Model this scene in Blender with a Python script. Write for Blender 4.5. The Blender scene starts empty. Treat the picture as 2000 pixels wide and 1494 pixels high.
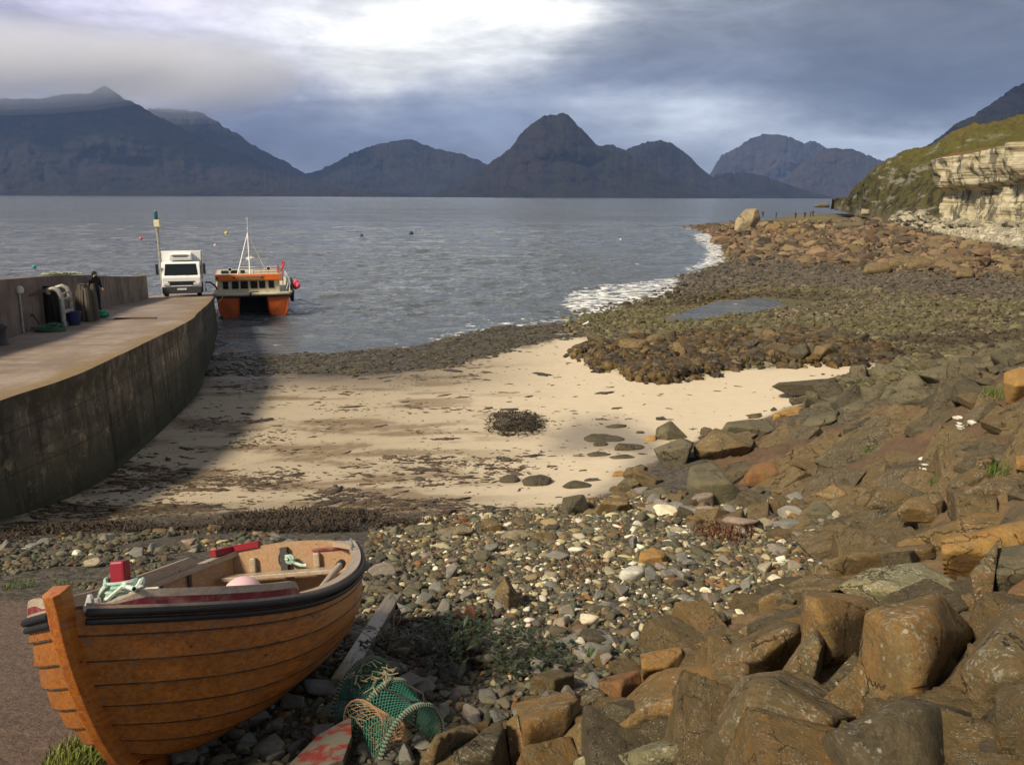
import bpy, bmesh, math, random
import numpy as np
from mathutils import Vector, Matrix, Euler
from math import sin, cos, pi, radians, atan2, hypot, exp, log

S = bpy.context.scene
COL = S.collection
random.seed(7)
RNG = np.random.default_rng(7)

# ------------------------------------------------------------------ camera
FPX, PITCH, ROLL, CAMH = 1698.0, radians(12.1), radians(0.23), 8.0      # photo is 2000 px wide; sea level is z = 0
FW = np.array([0, cos(PITCH), -sin(PITCH)])
R0 = np.array([1.0, 0, 0]); U0 = np.array([0, sin(PITCH), cos(PITCH)])
RT = cos(ROLL) * R0 + sin(ROLL) * U0
UP = cos(ROLL) * U0 - sin(ROLL) * R0
CAM = np.array([0, 0, CAMH])
cd = bpy.data.cameras.new('camera'); cam = bpy.data.objects.new('camera', cd); COL.objects.link(cam)
cd.sensor_width = 36.0; cd.lens = FPX / 2000 * 36.0
cd.clip_start = 0.1; cd.clip_end = 40000
mw = Matrix.Identity(4)
for i in range(3):
    mw[i][0], mw[i][1], mw[i][2], mw[i][3] = RT[i], UP[i], -FW[i], CAM[i]
cam.matrix_world = mw
S.camera = cam

# ------------------------------------------------------------------ light, exposure
SUN_AZ, SUN_EL = radians(-130), radians(41)     # azimuth measured from straight ahead, clockwise
sd = bpy.data.lights.new('sun', 'SUN'); sun = bpy.data.objects.new('sun', sd); COL.objects.link(sun)
sd.energy = 4.8; sd.angle = radians(9.0); sd.color = (1.0, 0.86, 0.64)
sv = Vector((sin(SUN_AZ) * cos(SUN_EL), cos(SUN_AZ) * cos(SUN_EL), sin(SUN_EL)))
sun.rotation_euler = sv.to_track_quat('Z', 'Y').to_euler()
S.view_settings.view_transform = 'Standard'
S.view_settings.look = 'None'
S.view_settings.exposure = 0.33
S.view_settings.gamma = 1.0
S.view_settings.use_curve_mapping = False
S.cycles.max_bounces = 8
S.cycles.volume_bounces = 5
S.cycles.sample_clamp_indirect = 4.0


def ray(px, py):
    return FW + (px - 1000) / FPX * RT - (py - 747) / FPX * UP


def atz(px, py, z):
    r = ray(px, py); return CAM + r * ((z - CAMH) / r[2])


def atd(px, py, d):
    r = ray(px, py); return CAM + r * (d / r[1])


def proj(P):
    d = np.asarray(P, float) - CAM
    z = d @ FW
    return 1000 + FPX * (d @ RT) / z, 747 - FPX * (d @ UP) / z


def azel(px, py):
    r = ray(px, py); return math.degrees(atan2(r[0], r[1])), math.degrees(math.asin(r[2] / np.linalg.norm(r)))


# ------------------------------------------------------------------ node helpers
class NT:
    def __init__(self, nt):
        self.t = nt; self.n = nt.nodes; self.l = nt.links

    def node(self, typ, **kw):
        nd = self.n.new(typ)
        for k, v in kw.items():
            if k.startswith('i_'):
                key = k[2:]
                key = int(key) if key.isdigit() else key.replace('_', ' ')
                self.put(nd.inputs[key], v)
            else:
                setattr(nd, k, v)
        return nd

    def put(self, sock, v):
        if isinstance(v, bpy.types.NodeSocket):
            self.l.new(v, sock)
        elif isinstance(v, (tuple, list)) and sock.type == 'RGBA' and len(v) == 3:
            sock.default_value = (*v, 1)
        else:
            sock.default_value = v

    def math(self, op, a, b=0.0, c=None, clamp=False):
        nd = self.n.new('ShaderNodeMath'); nd.operation = op; nd.use_clamp = clamp
        self.put(nd.inputs[0], a); self.put(nd.inputs[1], b)
        if c is not None: self.put(nd.inputs[2], c)
        return nd.outputs[0]

    def vmul(self, v, s):
        nd = self.n.new('ShaderNodeVectorMath'); nd.operation = 'MULTIPLY'
        self.put(nd.inputs[0], v); self.put(nd.inputs[1], s)
        return nd.outputs[0]

    def noise(self, vec, scale, detail=5, rough=0.6, out=0, dist=0.0):
        nd = self.n.new('ShaderNodeTexNoise')
        self.put(nd.inputs['Vector'], vec)
        nd.inputs['Scale'].default_value = scale; nd.inputs['Detail'].default_value = detail
        nd.inputs['Roughness'].default_value = rough; nd.inputs['Distortion'].default_value = dist
        return nd.outputs[out]

    def voro(self, vec, scale, feat='F1', out='Distance', rnd=1.0):
        nd = self.n.new('ShaderNodeTexVoronoi'); nd.feature = feat
        self.put(nd.inputs['Vector'], vec); nd.inputs['Scale'].default_value = scale
        nd.inputs['Randomness'].default_value = rnd
        return nd.outputs[out]

    def step(self, x, lo, hi):
        nd = self.n.new('ShaderNodeMapRange'); nd.interpolation_type = 'SMOOTHSTEP'
        self.put(nd.inputs['Value'], x); nd.inputs['From Min'].default_value = lo; nd.inputs['From Max'].default_value = hi
        return nd.outputs[0]

    def mix(self, f, a, b, blend='MIX'):
        nd = self.n.new('ShaderNodeMix'); nd.data_type = 'RGBA'; nd.blend_type = blend
        self.put(nd.inputs[0], f); self.put(nd.inputs[6], a); self.put(nd.inputs[7], b)
        return nd.outputs[2]

    def bump(self, h, strength=0.5, dist=0.02, normal=None):
        nd = self.n.new('ShaderNodeBump'); nd.inputs['Strength'].default_value = strength
        nd.inputs['Distance'].default_value = dist; self.put(nd.inputs['Height'], h)
        if normal is not None: self.put(nd.inputs['Normal'], normal)
        return nd.outputs[0]

    def obj(self):
        return self.n.new('ShaderNodeTexCoord').outputs['Object']

    def geo(self):
        return self.n.new('ShaderNodeNewGeometry').outputs['Position']

    def attr(self, name, out='Color'):
        nd = self.n.new('ShaderNodeAttribute'); nd.attribute_name = name
        return nd.outputs[out]


def mat(name, build):
    m = bpy.data.materials.new(name); m.use_nodes = True
    t = NT(m.node_tree); t.n.clear()
    out = t.n.new('ShaderNodeOutputMaterial'); b = t.n.new('ShaderNodeBsdfPrincipled')
    t.l.new(b.outputs[0], out.inputs['Surface'])
    t.b = b
    b.inputs['Specular IOR Level'].default_value = 0.3
    build(t, b)
    return m


def paint(name, col, rough=0.5, metal=0.0, dirt=0.15, scale=6.0, dirtcol=None, spec=0.4, bump=0.1):
    def f(t, b):
        v = t.obj()
        n = t.noise(v, scale, 6, 0.65)
        dc = dirtcol or tuple(c * 0.45 for c in col)
        t.put(b.inputs['Base Color'], t.mix(t.math('MULTIPLY', t.step(n, 0.42, 0.75), min(1, dirt * 3)), col, dc))
        b.inputs['Roughness'].default_value = rough; b.inputs['Metallic'].default_value = metal
        b.inputs['Specular IOR Level'].default_value = spec
        if bump: t.put(b.inputs['Normal'], t.bump(t.noise(v, scale * 8, 3), bump, 0.003))
    return mat(name, f)


# ------------------------------------------------------------------ world: overcast sky with breaks of light
def make_world():
    w = bpy.data.worlds.new('World'); S.world = w; w.use_nodes = True
    t = NT(w.node_tree); t.n.clear()
    out = t.n.new('ShaderNodeOutputWorld'); bg = t.n.new('ShaderNodeBackground')
    bg.inputs['Strength'].default_value = 0.1
    t.l.new(bg.outputs[0], out.inputs[0])
    sky = t.n.new('ShaderNodeTexSky'); sky.sky_type = 'NISHITA'; sky.sun_disc = False
    sky.sun_elevation = SUN_EL; sky.sun_rotation = SUN_AZ
    d = t.n.new('ShaderNodeTexCoord').outputs['Generated']
    sep = t.n.new('ShaderNodeSeparateXYZ'); t.l.new(d, sep.inputs[0])
    az = t.math('MULTIPLY', t.math('ARCTAN2', sep.outputs[0], sep.outputs[1]), 57.29578)
    el = t.math('MULTIPLY', t.math('ARCSINE', sep.outputs[2]), 57.29578)
    st = t.vmul(d, (1, 1, 4.0))
    n1 = t.noise(st, 2.6, 6, 0.6); n2 = t.noise(t.vmul(d, (1.3, 1.3, 3.0)), 3.1, 6, 0.6)
    azw = t.math('ADD', az, t.math('MULTIPLY', t.math('SUBTRACT', n1, 0.5), 22.0))
    elw = t.math('ADD', el, t.math('MULTIPLY', t.math('SUBTRACT', n2, 0.5), 7.0))
    col = t.mix(t.step(el, 0.0, 26.0), (0.25, 0.28, 0.34), (0.50, 0.505, 0.515))
    col = t.mix(t.step(el, 22.0, 44.0), col, (0.125, 0.122, 0.115))

    def blob(px, py, sa, se, c, k=1.0):
        nonlocal col
        a, e = azel(px, py)
        x = t.math('MULTIPLY', t.math('SUBTRACT', azw, a), 1.0 / sa)
        y = t.math('MULTIPLY', t.math('SUBTRACT', elw, e), 1.0 / se)
        r2 = t.math('ADD', t.math('MULTIPLY', x, x), t.math('MULTIPLY', y, y))
        wgt = t.math('MULTIPLY', t.math('EXPONENT', t.math('MULTIPLY', r2, -1.0)), k)
        col = t.mix(wgt, col, c)
    for bb in SKY_BLOBS: blob(*bb)
    # banks and fine cloud texture
    bank = t.noise(t.vmul(d, (1, 1, 5.5)), 4.2, 5, 0.55, dist=0.8)
    kb = t.math('ADD', t.math('MULTIPLY', t.math('SUBTRACT', bank, 0.5), 1.5), 1.0); kbs = t.n.new('ShaderNodeCombineXYZ')
    for i in range(3): t.l.new(kb, kbs.inputs[i])
    col = t.vmul(col, kbs.outputs[0])
    fine = t.math('ADD', t.math('MULTIPLY', t.noise(t.vmul(d, (1, 1, 3.2)), 7.0, 8, 0.62, dist=0.6), 0.55), t.math('MULTIPLY', t.noise(t.vmul(d, (1, 1, 2.6)), 17.0, 7, 0.62, dist=0.4), 0.45))
    k = t.math('ADD', t.math('MULTIPLY', t.math('SUBTRACT', fine, 0.5), 1.6), 1.0)
    ks = t.n.new('ShaderNodeCombineXYZ')
    for i in range(3): t.l.new(k, ks.inputs[i])
    col = t.vmul(t.vmul(col, ks.outputs[0]), (10.0, 10.0, 10.0))
    t.put(bg.inputs[0], t.mix(0.965, sky.outputs[0], col))


SKY_BLOBS = [
    (40, 10, 15, 6.5, (0.80, 0.72, 0.85), 0.9),
    (250, 120, 12, 2.8, (0.60, 0.57, 0.76), 0.8),
    (520, 40, 8, 3.4, (0.86, 0.83, 0.88), 0.8),
    (1750, 150, 15, 3.4, (0.062, 0.066, 0.080), 0.98),
    (1900, -40, 13, 5.0, (0.10, 0.107, 0.125), 0.9),
    (1250, 150, 7, 1.6, (0.13, 0.145, 0.20), 0.8),
    (640, 285, 11, 3.0, (0.080, 0.095, 0.140), 0.95),
    (450, 215, 8, 2.6, (0.19, 0.20, 0.29), 0.7),
    (900, 240, 9, 1.8, (0.20, 0.235, 0.33), 0.8),
    (1300, 232, 7, 1.4, (0.62, 0.655, 0.70), 0.9),
    (1680, 275, 9, 1.3, (0.43, 0.475, 0.54), 0.9),
    (830, 50, 6.5, 2.5, (1.10, 1.09, 1.0), 0.97),
    (720, 115, 4.5, 1.5, (1.0, .98, .90), 0.8),
    (1060, 30, 4.0, 1.7, (1.15, 1.14, 1.08), 0.85),
]
make_world()

# ------------------------------------------------------------------ numpy noise
def _hash(ix, iy, iz, seed):
    h = (ix * 374761393 + iy * 668265263 + iz * 2147483647 + seed * 1274126177) & 0xFFFFFFFF
    h = ((h ^ (h >> 13)) * 1274126177) & 0xFFFFFFFF
    h = ((h ^ (h >> 16)) * 2246822519) & 0xFFFFFFFF
    return ((h ^ (h >> 15)) & 0xFFFFFF) / float(0xFFFFFF)


def vnoise(P, seed=0):
    P = np.asarray(P, float); I = np.floor(P).astype(np.int64); f = P - I
    f = f * f * f * (f * (f * 6 - 15) + 10)
    o = 0
    for dx in (0, 1):
        wx = f[:, 0] if dx else 1 - f[:, 0]
        for dy in (0, 1):
            wy = f[:, 1] if dy else 1 - f[:, 1]
            for dz in (0, 1):
                wz = f[:, 2] if dz else 1 - f[:, 2]
                o = o + wx * wy * wz * _hash(I[:, 0] + dx, I[:, 1] + dy, I[:, 2] + dz, seed)
    return o


def fbm(P, octv=4, seed=0, gain=0.5, ridged=False):
    P = np.asarray(P, float)
    if P.shape[1] == 2: P = np.column_stack([P, np.zeros(len(P))])
    s = 0; a = 1.0; tot = 0
    for i in range(octv):
        n = vnoise(P * (2.03 ** i) + 17.3 * i, seed + i)
        if ridged: n = 1 - np.abs(2 * n - 1)
        s = s + a * n; tot += a; a *= gain
    return s / tot


def inpoly(x, y, poly):
    x = np.asarray(x, float); y = np.asarray(y, float)
    ins = np.zeros(x.shape, bool); n = len(poly)
    for i in range(n):
        x1, y1 = poly[i]; x2, y2 = poly[(i + 1) % n]
        c = ((y1 > y) != (y2 > y))
        with np.errstate(divide='ignore', invalid='ignore'):
            xi = (x2 - x1) * (y - y1) / (y2 - y1 if y2 != y1 else 1e-9) + x1
        ins ^= c & (x < xi)
    return ins


def polydist(x, y, poly):
    """signed distance in photo pixels, vertical counted double (the ground is foreshortened): > 0 inside"""
    x = np.asarray(x, float); y = np.asarray(y, float) * 2.0
    d = np.full(x.shape, 1e9); n = len(poly)
    for i in range(n):
        ax, ay = poly[i]; bx, by = poly[(i + 1) % n]; ay *= 2; by *= 2
        vx, vy = bx - ax, by - ay; L = vx * vx + vy * vy + 1e-9
        tt = np.clip(((x - ax) * vx + (y - ay) * vy) / L, 0, 1)
        d = np.minimum(d, np.hypot(x - ax - tt * vx, y - ay - tt * vy))
    ins = inpoly(x, y / 2, poly)
    return np.where(ins, d, -d)


# ------------------------------------------------------------------ object helpers
def tag(o, label=None, cat=None, group=None, kind=None):
    if label: o['label'] = label
    if cat: o['category'] = cat
    if group: o['group'] = group
    if kind: o['kind'] = kind
    return o


def empty(name, loc=(0, 0, 0), rot=(0, 0, 0)):
    o = bpy.data.objects.new(name, None); COL.objects.link(o)
    o.location = loc; o.rotation_euler = rot; o.empty_display_size = 0.2
    return o


def link(name, me, parent=None):
    o = bpy.data.objects.new(name, me); COL.objects.link(o)
    if parent is not None: o.parent = parent
    return o


def fastmesh(name, V, Fa, mats, smooth=True, cols=None, mi=None, fac=None):
    """V (n,3), Fa (m,k) arrays -> mesh"""
    V = np.asarray(V, np.float32); Fa = np.asarray(Fa, np.int32); k = Fa.shape[1]
    me = bpy.data.meshes.new(name)
    me.vertices.add(len(V)); me.vertices.foreach_set('co', V.ravel())
    me.loops.add(Fa.size); me.loops.foreach_set('vertex_index', Fa.ravel())
    me.polygons.add(len(Fa)); me.polygons.foreach_set('loop_start', np.arange(0, Fa.size, k, dtype=np.int32))
    try: me.polygons.foreach_set('loop_total', np.full(len(Fa), k, np.int32))
    except Exception: pass
    me.polygons.foreach_set('use_smooth', np.full(len(Fa), smooth, bool))
    for m in (mats if isinstance(mats, (list, tuple)) else [mats]): me.materials.append(m)
    if mi is not None: me.polygons.foreach_set('material_index', np.asarray(mi, np.int32))
    me.update(calc_edges=True)
    if cols is not None:
        a = me.color_attributes.new('Col', 'FLOAT_COLOR', 'POINT')
        c = np.ones((len(V), 4), np.float32); c[:, :cols.shape[1]] = cols
        a.data.foreach_set('color', c.ravel())
    if fac is not None:
        for kx, vv in fac.items():
            a = me.attributes.new(kx, 'FLOAT', 'POINT'); a.data.foreach_set('value', np.asarray(vv, np.float32))
    me.validate()
    return me


def gridfaces(nr, nc, wrap=False):
    r = np.arange(nr - 1)[:, None]; c = np.arange(nc if wrap else nc - 1)[None, :]
    c2 = (c + 1) % nc
    a = r * nc + c; b = r * nc + c2; d = (r + 1) * nc + c; e = (r + 1) * nc + c2
    return np.stack([a, b, e, d], -1).reshape(-1, 4)


class MB:
    """collects shapes for ONE mesh object"""
    def __init__(self): self.v = []; self.f = []; self.mi = []; self.cur = 0

    def add(self, V, F, M=None):
        o = len(self.v)
        for p in V:
            p = Vector(p)
            self.v.append(M @ p if M is not None else p)
        for f in F: self.f.append([i + o for i in f]); self.mi.append(self.cur)
        return self

    def box(self, c, s, rot=None, taper=1.0):
        x, y, z = s[0] / 2, s[1] / 2, s[2] / 2; t = taper
        V = [(-x, -y, -z), (x, -y, -z), (x, y, -z), (-x, y, -z), (-x * t, -y * t, z), (x * t, -y * t, z), (x * t, y * t, z), (-x * t, y * t, z)]
        M = Matrix.Translation(c) @ (Euler(rot).to_matrix().to_4x4() if rot else Matrix.Identity(4))
        return self.add(V, [(0, 3, 2, 1), (4, 5, 6, 7), (0, 1, 5, 4), (1, 2, 6, 5), (2, 3, 7, 6), (3, 0, 4, 7)], M)

    def beam(self, a, b, w, h, up=(0, 0, 1)):
        a = Vector(a); b = Vector(b); d = (b - a); L = d.length; d.normalize()
        s = d.cross(Vector(up)); s = s.normalized() if s.length > 1e-5 else Vector((1, 0, 0)); u = s.cross(d)
        V = []
        for q in (a, b):
            for sx, sy in ((-1, -1), (1, -1), (1, 1), (-1, 1)): V.append(q + s * sx * w / 2 + u * sy * h / 2)
        return self.add(V, [(0, 3, 2, 1), (4, 5, 6, 7), (0, 1, 5, 4), (1, 2, 6, 5), (2, 3, 7, 6), (3, 0, 4, 7)])

    def tube(self, path, r, n=8, cap=True, closed=False):
        P = [Vector(p) for p in path]; m = len(P)
        rr = r if isinstance(r, (list, tuple, np.ndarray)) else [r] * m
        V = []; u = None
        for i, p in enumerate(P):
            if closed: d = (P[(i + 1) % m] - P[i - 1])
            else: d = (P[min(i + 1, m - 1)] - P[max(i - 1, 0)])
            d = d.normalized() if d.length > 1e-9 else Vector((0, 0, 1))
            if u is None:
                u = d.cross(Vector((0, 0, 1)))
                if u.length < 1e-3: u = d.cross(Vector((1, 0, 0)))
            else: u = u - d * u.dot(d)
            u.normalize(); w = d.cross(u)
            for k in range(n):
                a = 2 * pi * k / n; V.append(p + (u * cos(a) + w * sin(a)) * rr[i])
        F = []
        for i in range(m if closed else m - 1):
            i2 = (i + 1) % m
            for k in range(n): F.append((i * n + k, i * n + (k + 1) % n, i2 * n + (k + 1) % n, i2 * n + k))
        if cap and not closed: F.append(tuple(range(n))[::-1]); F.append(tuple((m - 1) * n + k for k in range(n)))
        return self.add(V, F)

    def sphere(self, c, r, n=12, m=8, sc=(1, 1, 1)):
        V = []; F = []
        for i in range(m + 1):
            th = pi * i / m
            for k in range(n):
                a = 2 * pi * k / n
                V.append((c[0] + r * sc[0] * sin(th) * cos(a), c[1] + r * sc[1] * sin(th) * sin(a), c[2] + r * sc[2] * cos(th)))
        for i in range(m):
            for k in range(n): F.append((i * n + k, (i + 1) * n + k, (i + 1) * n + (k + 1) % n, i * n + (k + 1) % n))
        return self.add(V, F)

    def lathe(self, prof, M=None, n=16):
        V = []; F = []
        for r, z in prof:
            for k in range(n): V.append((r * cos(2 * pi * k / n), r * sin(2 * pi * k / n), z))
        for i in range(len(prof) - 1):
            for k in range(n): F.append((i * n + k, i * n + (k + 1) % n, (i + 1) * n + (k + 1) % n, (i + 1) * n + k))
        F.append(tuple(range(n))[::-1]); F.append(tuple((len(prof) - 1) * n + k for k in range(n)))
        return self.add(V, F, M)

    def prism(self, poly, y0, y1, M=None):
        """poly in (x,z), extruded along y"""
        n = len(poly)
        V = [(x, y0, z) for x, z in poly] + [(x, y1, z) for x, z in poly]
        F = [tuple(range(n)), tuple(range(2 * n - 1, n - 1, -1))] + [(i, i + n, (i + 1) % n + n, (i + 1) % n) for i in range(n)]
        return self.add(V, F, M)

    def grid(self, rows):
        nr, nc = len(rows), len(rows[0])
        return self.add([p for r in rows for p in r], [tuple(f) for f in gridfaces(nr, nc)])

    def build(self, name, mats, parent=None, smooth=False, bevel=0.0, seg=2, ang=35, xf=None):
        me = bpy.data.meshes.new(name)
        me.from_pydata([tuple(v) for v in self.v], [], self.f)
        mats = mats if isinstance(mats, (list, tuple)) else [mats]
        for m in mats: me.materials.append(m)
        me.polygons.foreach_set('material_index', self.mi)
        bm = bmesh.new(); bm.from_mesh(me)
        bmesh.ops.recalc_face_normals(bm, faces=bm.faces)
        if bevel:
            ed = [e for e in bm.edges if len(e.link_faces) == 2 and e.calc_face_angle(0) > radians(ang)]
            if ed: bmesh.ops.bevel(bm, geom=ed, offset=bevel, segments=seg, affect='EDGES', clamp_overlap=True, profile=0.6)
        if xf is not None: bmesh.ops.transform(bm, matrix=xf, verts=bm.verts)
        bm.to_mesh(me); bm.free()
        if smooth:
            me.polygons.foreach_set('use_smooth', [True] * len(me.polygons))
            try: me.set_sharp_from_angle(angle=radians(40))
            except Exception: pass
        return link(name, me, parent)


_ico = {}
def ico(sub):
    if sub not in _ico:
        bm = bmesh.new(); bmesh.ops.create_icosphere(bm, subdivisions=sub, radius=1.0)
        V = np.array([v.co[:] for v in bm.verts]); V /= np.linalg.norm(V, axis=1)[:, None]
        bm.verts.index_update()
        F = np.array([[v.index for v in f.verts] for f in bm.faces]); bm.free()
        _ico[sub] = (V, F)
    return _ico[sub]

# ------------------------------------------------------------------ terrain: heights fitted through surveyed points
def beachz(d): return 4.6 - 0.26 * (d - 5.2)


def on_beach(px, py, dz=0.0):
    r = ray(px, py); s = -r[2] / r[1]                    # drop per metre
    d = (CAMH - 4.6 - 0.26 * 5.2 - dz) / (s - 0.26)
    return (px, py, beachz(d) + dz)


ANCH = [on_beach(*p) for p in [(0, 1490), (0, 1300), (0, 1150), (200, 1300), (400, 1100), (600, 1494), (800, 1450), (800, 1250),
        (800, 1110), (1000, 1250), (1000, 1100), (1200, 1150), (0, 1070), (300, 1494), (300, 1060), (600, 1060), (1200, 1060),
        (1400, 1060), (1450, 1160), (1250, 1262), (1000, 1385)]]
ANCH += [(1650, 1070, 2.9), (1000, 1480, 4.72), (1200, 1450, 4.8), (1500, 1470, 5.35), (1800, 1480, 5.8), (2000, 1450, 6.0), (1400, 1320, 4.55),
         (1600, 1300, 5.0), (1800, 1300, 5.25), (2000, 1300, 5.55), (1600, 1150, 4.1), (1800, 1150, 4.6), (2000, 1150, 5.0), (1750, 1050, 3.8),
         (2000, 1020, 4.65), (1850, 980, 3.95), (2000, 900, 4.4),
         (1650, 960, 2.6), (1800, 880, 3.3), (2000, 835, 4.3), (1500, 900, 1.95), (1400, 880, 1.4), (1700, 815, 2.5), (1900, 765, 3.55),
         (2000, 730, 4.2), (1800, 715, 1.35), (1990, 685, 1.6), (1640, 760, 1.5), (1500, 800, 1.0), (1400, 850, 0.9), (1300, 830, 0.75),
         (1250, 900, 1.0), (1150, 990, 1.45), (1300, 990, 1.85), (1420, 960, 1.9),
         (50, 1005, 0.93), (300, 880, 0.58), (400, 730, 0.14), (600, 722, 0.13), (800, 720, 0.25), (600, 850, 0.58), (600, 985, 1.0),
         (900, 985, 1.15), (900, 850, 0.7), (1100, 800, 0.6), (1100, 680, 0.33), (1300, 750, 0.6), (1500, 740, 0.75), (1700, 715, 1.0), (300, 1010, 0.98)]
ANCH += [(x, y, 0.0) for x, y in [(400, 701), (560, 693), (700, 688), (870, 668), (960, 641), (1130, 632), (1200, 606), (1330, 575), (1345, 540), (1430, 506), (1420, 470), (1350, 448), (1345, 444), (1420, 436), (1530, 424)]]
ANCH += [(430, 660, -.6), (600, 660, -.6), (800, 640, -.7), (1000, 600, -1), (1100, 560, -1.5), (1200, 540, -1.5), (1250, 500, -2), (1300, 470, -2),
         (1280, 445, -2.5), (0, 700, -1), (200, 650, -1.5), (0, 500, -3), (600, 500, -4), (1000, 450, -4), (200, 760, .15), (0, 850, .6)]
ANCH += [(1300, 620, .32), (1500, 640, .5), (1700, 650, .8), (2000, 660, 1.2), (1500, 592, .3), (2000, 600, 1.2), (1600, 545, .9), (2000, 560, 1.8), (1450, 545, .45),
         (1500, 490, 1.0), (1700, 490, 1.8), (2000, 500, 3.0), (1450, 455, .9), (1600, 440, 1.3), (1800, 450, 2.6), (2000, 470, 3.6), (1900, 448, 3.5), (1560, 434, .8),
         (2300, 600, 2.5), (2400, 800, 5.0), (2400, 1000, 6.0), (2400, 480, 6.0), (2400, 1300, 6.5), (2400, 700, 4.5), (1700, 425, 1.5)]
_A = np.array([(*atz(*a)[:2], a[2]) for a in ANCH])
# bank under and beside the camera, out of view
_A = np.vstack([_A, [(0.0, 1.2, 6.2), (1.6, 1.2, 6.5), (3.5, 2.0, 6.6), (-2.0, 1.6, 5.6), (-4.5, 2.0, 5.5), (6, 3, 6.9), (-8, 3, 5.2), (-14, 8, 4.4), (-12, 14, 2.2)]])


def _uv(X, Y): return np.column_stack([np.arctan2(X, Y) * 2.2, np.log(np.hypot(X, Y))])


def _tps(r2): return np.where(r2 > 1e-12, r2 * np.log(np.maximum(r2, 1e-12)) * 0.5, 0)


_C = _uv(_A[:, 0], _A[:, 1]); _n = len(_C)
_K = _tps(((_C[:, None] - _C[None]) ** 2).sum(-1)) + np.eye(_n) * 0.004
_P = np.column_stack([np.ones(_n), _C])
_M = np.block([[_K, _P], [_P.T, np.zeros((3, 3))]])
_W = np.linalg.solve(_M, np.concatenate([_A[:, 2], np.zeros(3)]))


def baseh(X, Y):
    X = np.atleast_1d(np.asarray(X, float)); Y = np.atleast_1d(np.asarray(Y, float))
    out = np.empty(len(X))
    for i in range(0, len(X), 40000):
        c = _uv(X[i:i + 40000], Y[i:i + 40000])
        k = _tps(((c[:, None] - _C[None]) ** 2).sum(-1))
        out[i:i + 40000] = k @ _W[:_n] + _W[_n] + c @ _W[_n + 1:]
    return out


def ground_hit(px, py):
    """where the line of sight meets the ground"""
    r = ray(px, py); d = np.exp(np.linspace(log(2.0), log(420), 700))
    X = r[0] / r[1] * d; Z = CAMH + r[2] / r[1] * d
    h = baseh(X, d)
    k = np.where(Z < h)[0]
    if len(k) == 0: return CAM + r * (200 / r[1])
    k = k[0]; t = d[k]
    return np.array([r[0] / r[1] * t, t, h[k]])


# regions of the shore, outlined on the photograph and laid on the ground
SAND = [(-120, 1040), (20, 1012), (120, 950), (250, 885), (360, 805), (400, 738), (440, 728), (560, 733), (700, 736), (850, 720), (930, 700), (1060, 668), (1110, 655), (1180, 665),
        (1130, 690), (1160, 712), (1260, 745), (1330, 742), (1420, 722), (1560, 713), (1720, 710), (1730, 725), (1640, 738), (1610, 755), (1615, 772), (1540, 800), (1450, 835), (1380, 852),
        (1330, 880), (1260, 905), (1215, 955), (1120, 985), (950, 1000), (700, 1005), (450, 1000), (200, 1015), (60, 1032), (-120, 1070)]
TIDEWEED = [(380, 712), (420, 698), (560, 690), (700, 688), (870, 668), (960, 640), (1130, 632), (1230, 655), (1100, 660), (1000, 682), (900, 710), (700, 735), (560, 730), (400, 735)]
TRACK = [(-200, 1150), (40, 1160), (130, 1190), (330, 1170), (330, 1600), (-200, 1600)]
KELPBED = [(1115, 700), (1170, 680), (1290, 662), (1420, 655), (1580, 650), (1740, 690), (1720, 712), (1560, 716), (1440, 718), (1330, 742), (1270, 745), (1150, 712)]
DARKROCK = [(1640, 745), (1745, 716), (1800, 690), (2100, 675), (2100, 760), (1960, 770), (1760, 810), (1640, 830), (1500, 850), (1420, 850), (1540, 805), (1618, 776)]
BROWNSLOPE = [(1390, 870), (1500, 850), (1640, 828), (1800, 780), (1960, 745), (2300, 700), (2400, 1100), (2000, 1060), (1840, 1050), (1700, 1080), (1640, 1010), (1500, 955), (1400, 950)]
RIPRAP = [(780, 1600), (980, 1400), (1160, 1335), (1250, 1275), (1440, 1190), (1600, 1105), (1760, 1030), (1900, 930), (2500, 850), (2500, 1700)]
WETRUN = [(1065, 850), (1120, 815), (1200, 820), (1280, 850), (1300, 900), (1260, 935), (1180, 985), (1130, 985), (1200, 940), (1240, 900), (1200, 880), (1090, 880)]
REDROCKS = [(1330, 445), (1480, 435), (1700, 430), (1830, 465), (2000, 500), (2200, 520), (2200, 560), (1900, 540), (1600, 525), (1480, 520), (1420, 500), (1400, 470)]
DARKBAND = [(1320, 545), (1440, 510), (1600, 522), (1900, 540), (2200, 560), (2200, 600), (1900, 580), (1650, 562), (1450, 560), (1340, 580)]
PALESLOPE = [(1680, 430), (1780, 405), (1900, 430), (2200, 430), (2200, 500), (2000, 485), (1880, 465), (1760, 440)]
POOL = [(1330, 612), (1400, 588), (1500, 582), (1610, 590), (1540, 600), (1450, 612), (1380, 624), (1310, 626)]


def sm(x, lo, hi):
    t = np.clip((x - lo) / (hi - lo), 0, 1); return t * t * (3 - 2 * t)


def lerp(a, b, w): return a + (np.asarray(b) - a) * w[:, None]


TERR = {}


def height(X, Y):
    X = np.atleast_1d(np.asarray(X, float)); Y = np.atleast_1d(np.asarray(Y, float))
    a = (np.arctan2(X, Y) - TERR['az'][0]) / (TERR['az'][1] - TERR['az'][0]); l = (np.log(np.hypot(X, Y)) - TERR['ld'][0]) / (TERR['ld'][1] - TERR['ld'][0])
    nr, nc = TERR['Z'].shape
    a = np.clip(a, 0, nc - 1.001); l = np.clip(l, 0, nr - 1.001); i = l.astype(int); j = a.astype(int); u = l - i; v = a - j; Z = TERR['Z']
    return Z[i, j] * (1 - u) * (1 - v) + Z[i + 1, j] * u * (1 - v) + Z[i, j + 1] * (1 - u) * v + Z[i + 1, j + 1] * u * v


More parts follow.
